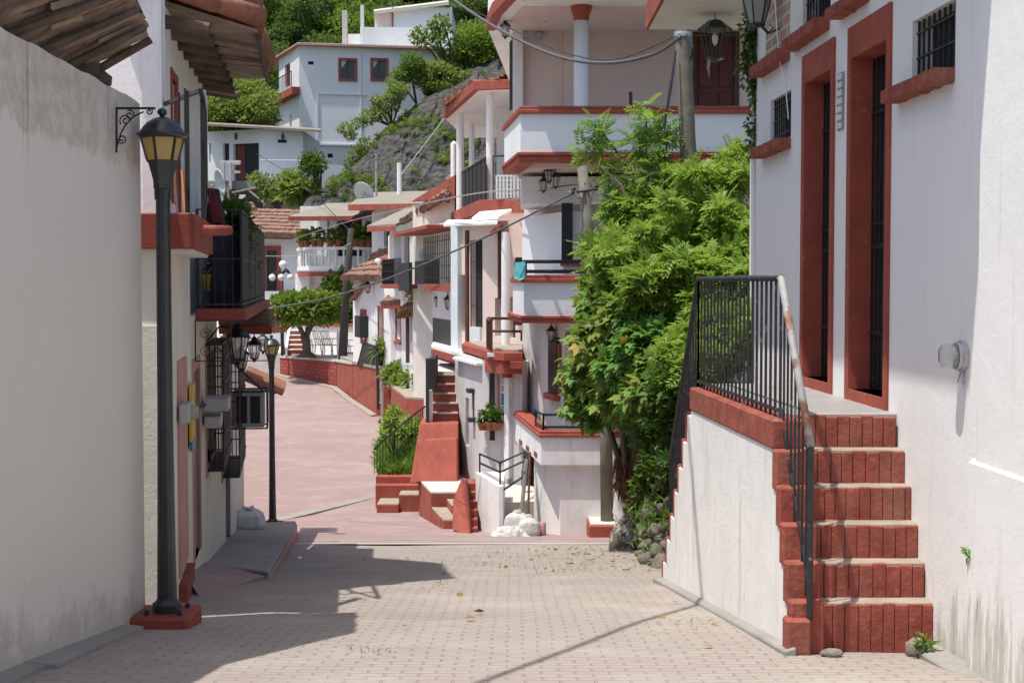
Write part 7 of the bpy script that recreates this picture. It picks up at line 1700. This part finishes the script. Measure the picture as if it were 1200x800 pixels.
S(MB().prism([XY(225, 88.8), XY(345, 88.8), XY(345, 106), XY(225, 106)], -3, Z(262, 88.5)).build('shed_terrace', 'soil'))

# wooded hillside: individual trees, four kinds, then copies
kinds = []
for i, (mt, nm, lb_, br_, sz, N) in enumerate((('leaffar', 'hillside_tree', 'dark dense tree in the wood on the hillside', .55, .38, 5000), ('leaffar2', 'hillside_tree', 'pale green tree in the wood on the hillside', .8, .34, 5000), ('leafmid', 'hillside_tree', 'mid green tree in the wood on the hillside', .5, .38, 4600), ('leafdark', 'hillside_tree', 'dark green tree in the wood on the hillside', .6, .42, 4600))):
    o = T(nm, lb_, 'tree', (0, 0, 0), ('dark dense trees on the hillside', 'pale green trees on the hillside', 'mid green trees on the hillside', 'dark green trees on the hillside')[i])
    cl = [(V((random.uniform(-2.2, 2.2), random.uniform(-2.0, 2.0), random.uniform(2.2, 7.2))), (random.uniform(1.1, 1.9),) * 2 + (random.uniform(.8, 1.3),)) for _ in range(13)]
    foliage('crown', cl, N, LEAF, sz, mt, o, bright=br_, shell=.45, spread=.8)
    m = MB(); m.path([(0, 0, -1.5), (.1, 0, 2), (0, .1, 5)], [.28, .22, .1], 7); branches(m, (0, 0, 2), [c[0] for c in cl[:6]], .12); m.build('trunk', 'bark', o)
    kinds.append(o)
rd = random.Random(44); used = set(); cnt = 0
for Y, x0, x1, stp, s in ((121, 225, 350, 30, .9), (127, 370, 440, 26, .85), (130, 130, 800, 42, 1.05), (142, 130, 820, 46, 1.15), (156, 120, 840, 44, 1.2), (172, 120, 840, 42, 1.3), (190, 120, 840, 42, 1.4), (210, 130, 830, 42, 1.5)):
    px = x0 + rd.uniform(0, 12)
    while px < x1:
        YY = Y + rd.uniform(-4, 4); x = X(px, YY); k = rd.choices((0, 1, 2, 3), (4, 3, 2, 3))[0]
        loc = (x, YY, hill_h(x, YY) - .4); ss = s * rd.uniform(.8, 1.25)
        if k not in used: used.add(k); o = kinds[k]; o.location = loc; o.scale = (ss, ss, ss * rd.uniform(.9, 1.2)); o.rotation_euler = (0, 0, rd.uniform(0, 6))
        else: copy_thing(kinds[k], loc, (ss, ss, ss * rd.uniform(.9, 1.2)), rd.uniform(0, 6))
        px += stp * rd.uniform(.75, 1.25); cnt += 1
# bright tree mass behind the low hill house
bt_ = T('leafy_hill_tree', 'bright leafy tree behind the low hill house roof', 'tree', P(280, 200, 101))
cl = [(P(a, b, 100 + c), (r, r, r * .7)) for a, b, r, c in ((262, 130, 1.8, 0), (280, 120, 1.9, 1), (298, 130, 1.7, 0), (272, 108, 1.6, 2), (292, 108, 1.5, 2), (255, 112, 1.5, 1), (308, 118, 1.3, 1), (285, 140, 1.6, 0), (250, 140, 1.7, 0), (310, 138, 1.2, 1))]
foliage('crown', cl, 9000, LEAF, .3, 'leaffar2', bt_, bright=.95, shell=.5, spread=.8)
m = MB(); m.path([P(280, 240, 101), P(280, 160, 101), P(280, 125, 101)], [.3, .25, .15], 8); branches(m, P(280, 160, 101), [c[0] for c in cl], .12); m.build('trunk', 'bark', bt_)
# ================================================================== LIGHT
SUN = V((-.315, -.17, 1)).normalized()
sd = bpy.data.lights.new('sun', 'SUN'); sd.energy = 4.1; sd.angle = math.radians(.53); sd.color = (1, .95, .865)
so = bpy.data.objects.new('sun', sd); COL.objects.link(so); so.location = (0, 0, 60)
so.rotation_euler = SUN.to_track_quat('Z', 'Y').to_euler()
w = bpy.data.worlds.new('World'); SC.world = w; w.use_nodes = True
nt = w.node_tree; bg = nt.nodes['Background']; sk = nt.nodes.new('ShaderNodeTexSky'); sk.sky_type = 'NISHITA'; sk.sun_disc = False
sk.sun_elevation = math.asin(SUN.z); sk.sun_rotation = math.atan2(SUN.x, SUN.y); sk.air_density = 1.0; sk.dust_density = 2.6; sk.ozone_density = 1.2
nt.links.new(sk.outputs[0], bg.inputs[0]); bg.inputs[1].default_value = .15
vs_ = SC.view_settings; vs_.view_transform = 'Standard'; vs_.look = 'None'; vs_.gamma = 1; vs_.use_curve_mapping = False; vs_.exposure = EXPO
SC.cycles.max_bounces = 6; SC.cycles.diffuse_bounces = 4; SC.cycles.transmission_bounces = 4; SC.cycles.use_denoising = True
SC.cycles.sample_clamp_indirect = 6
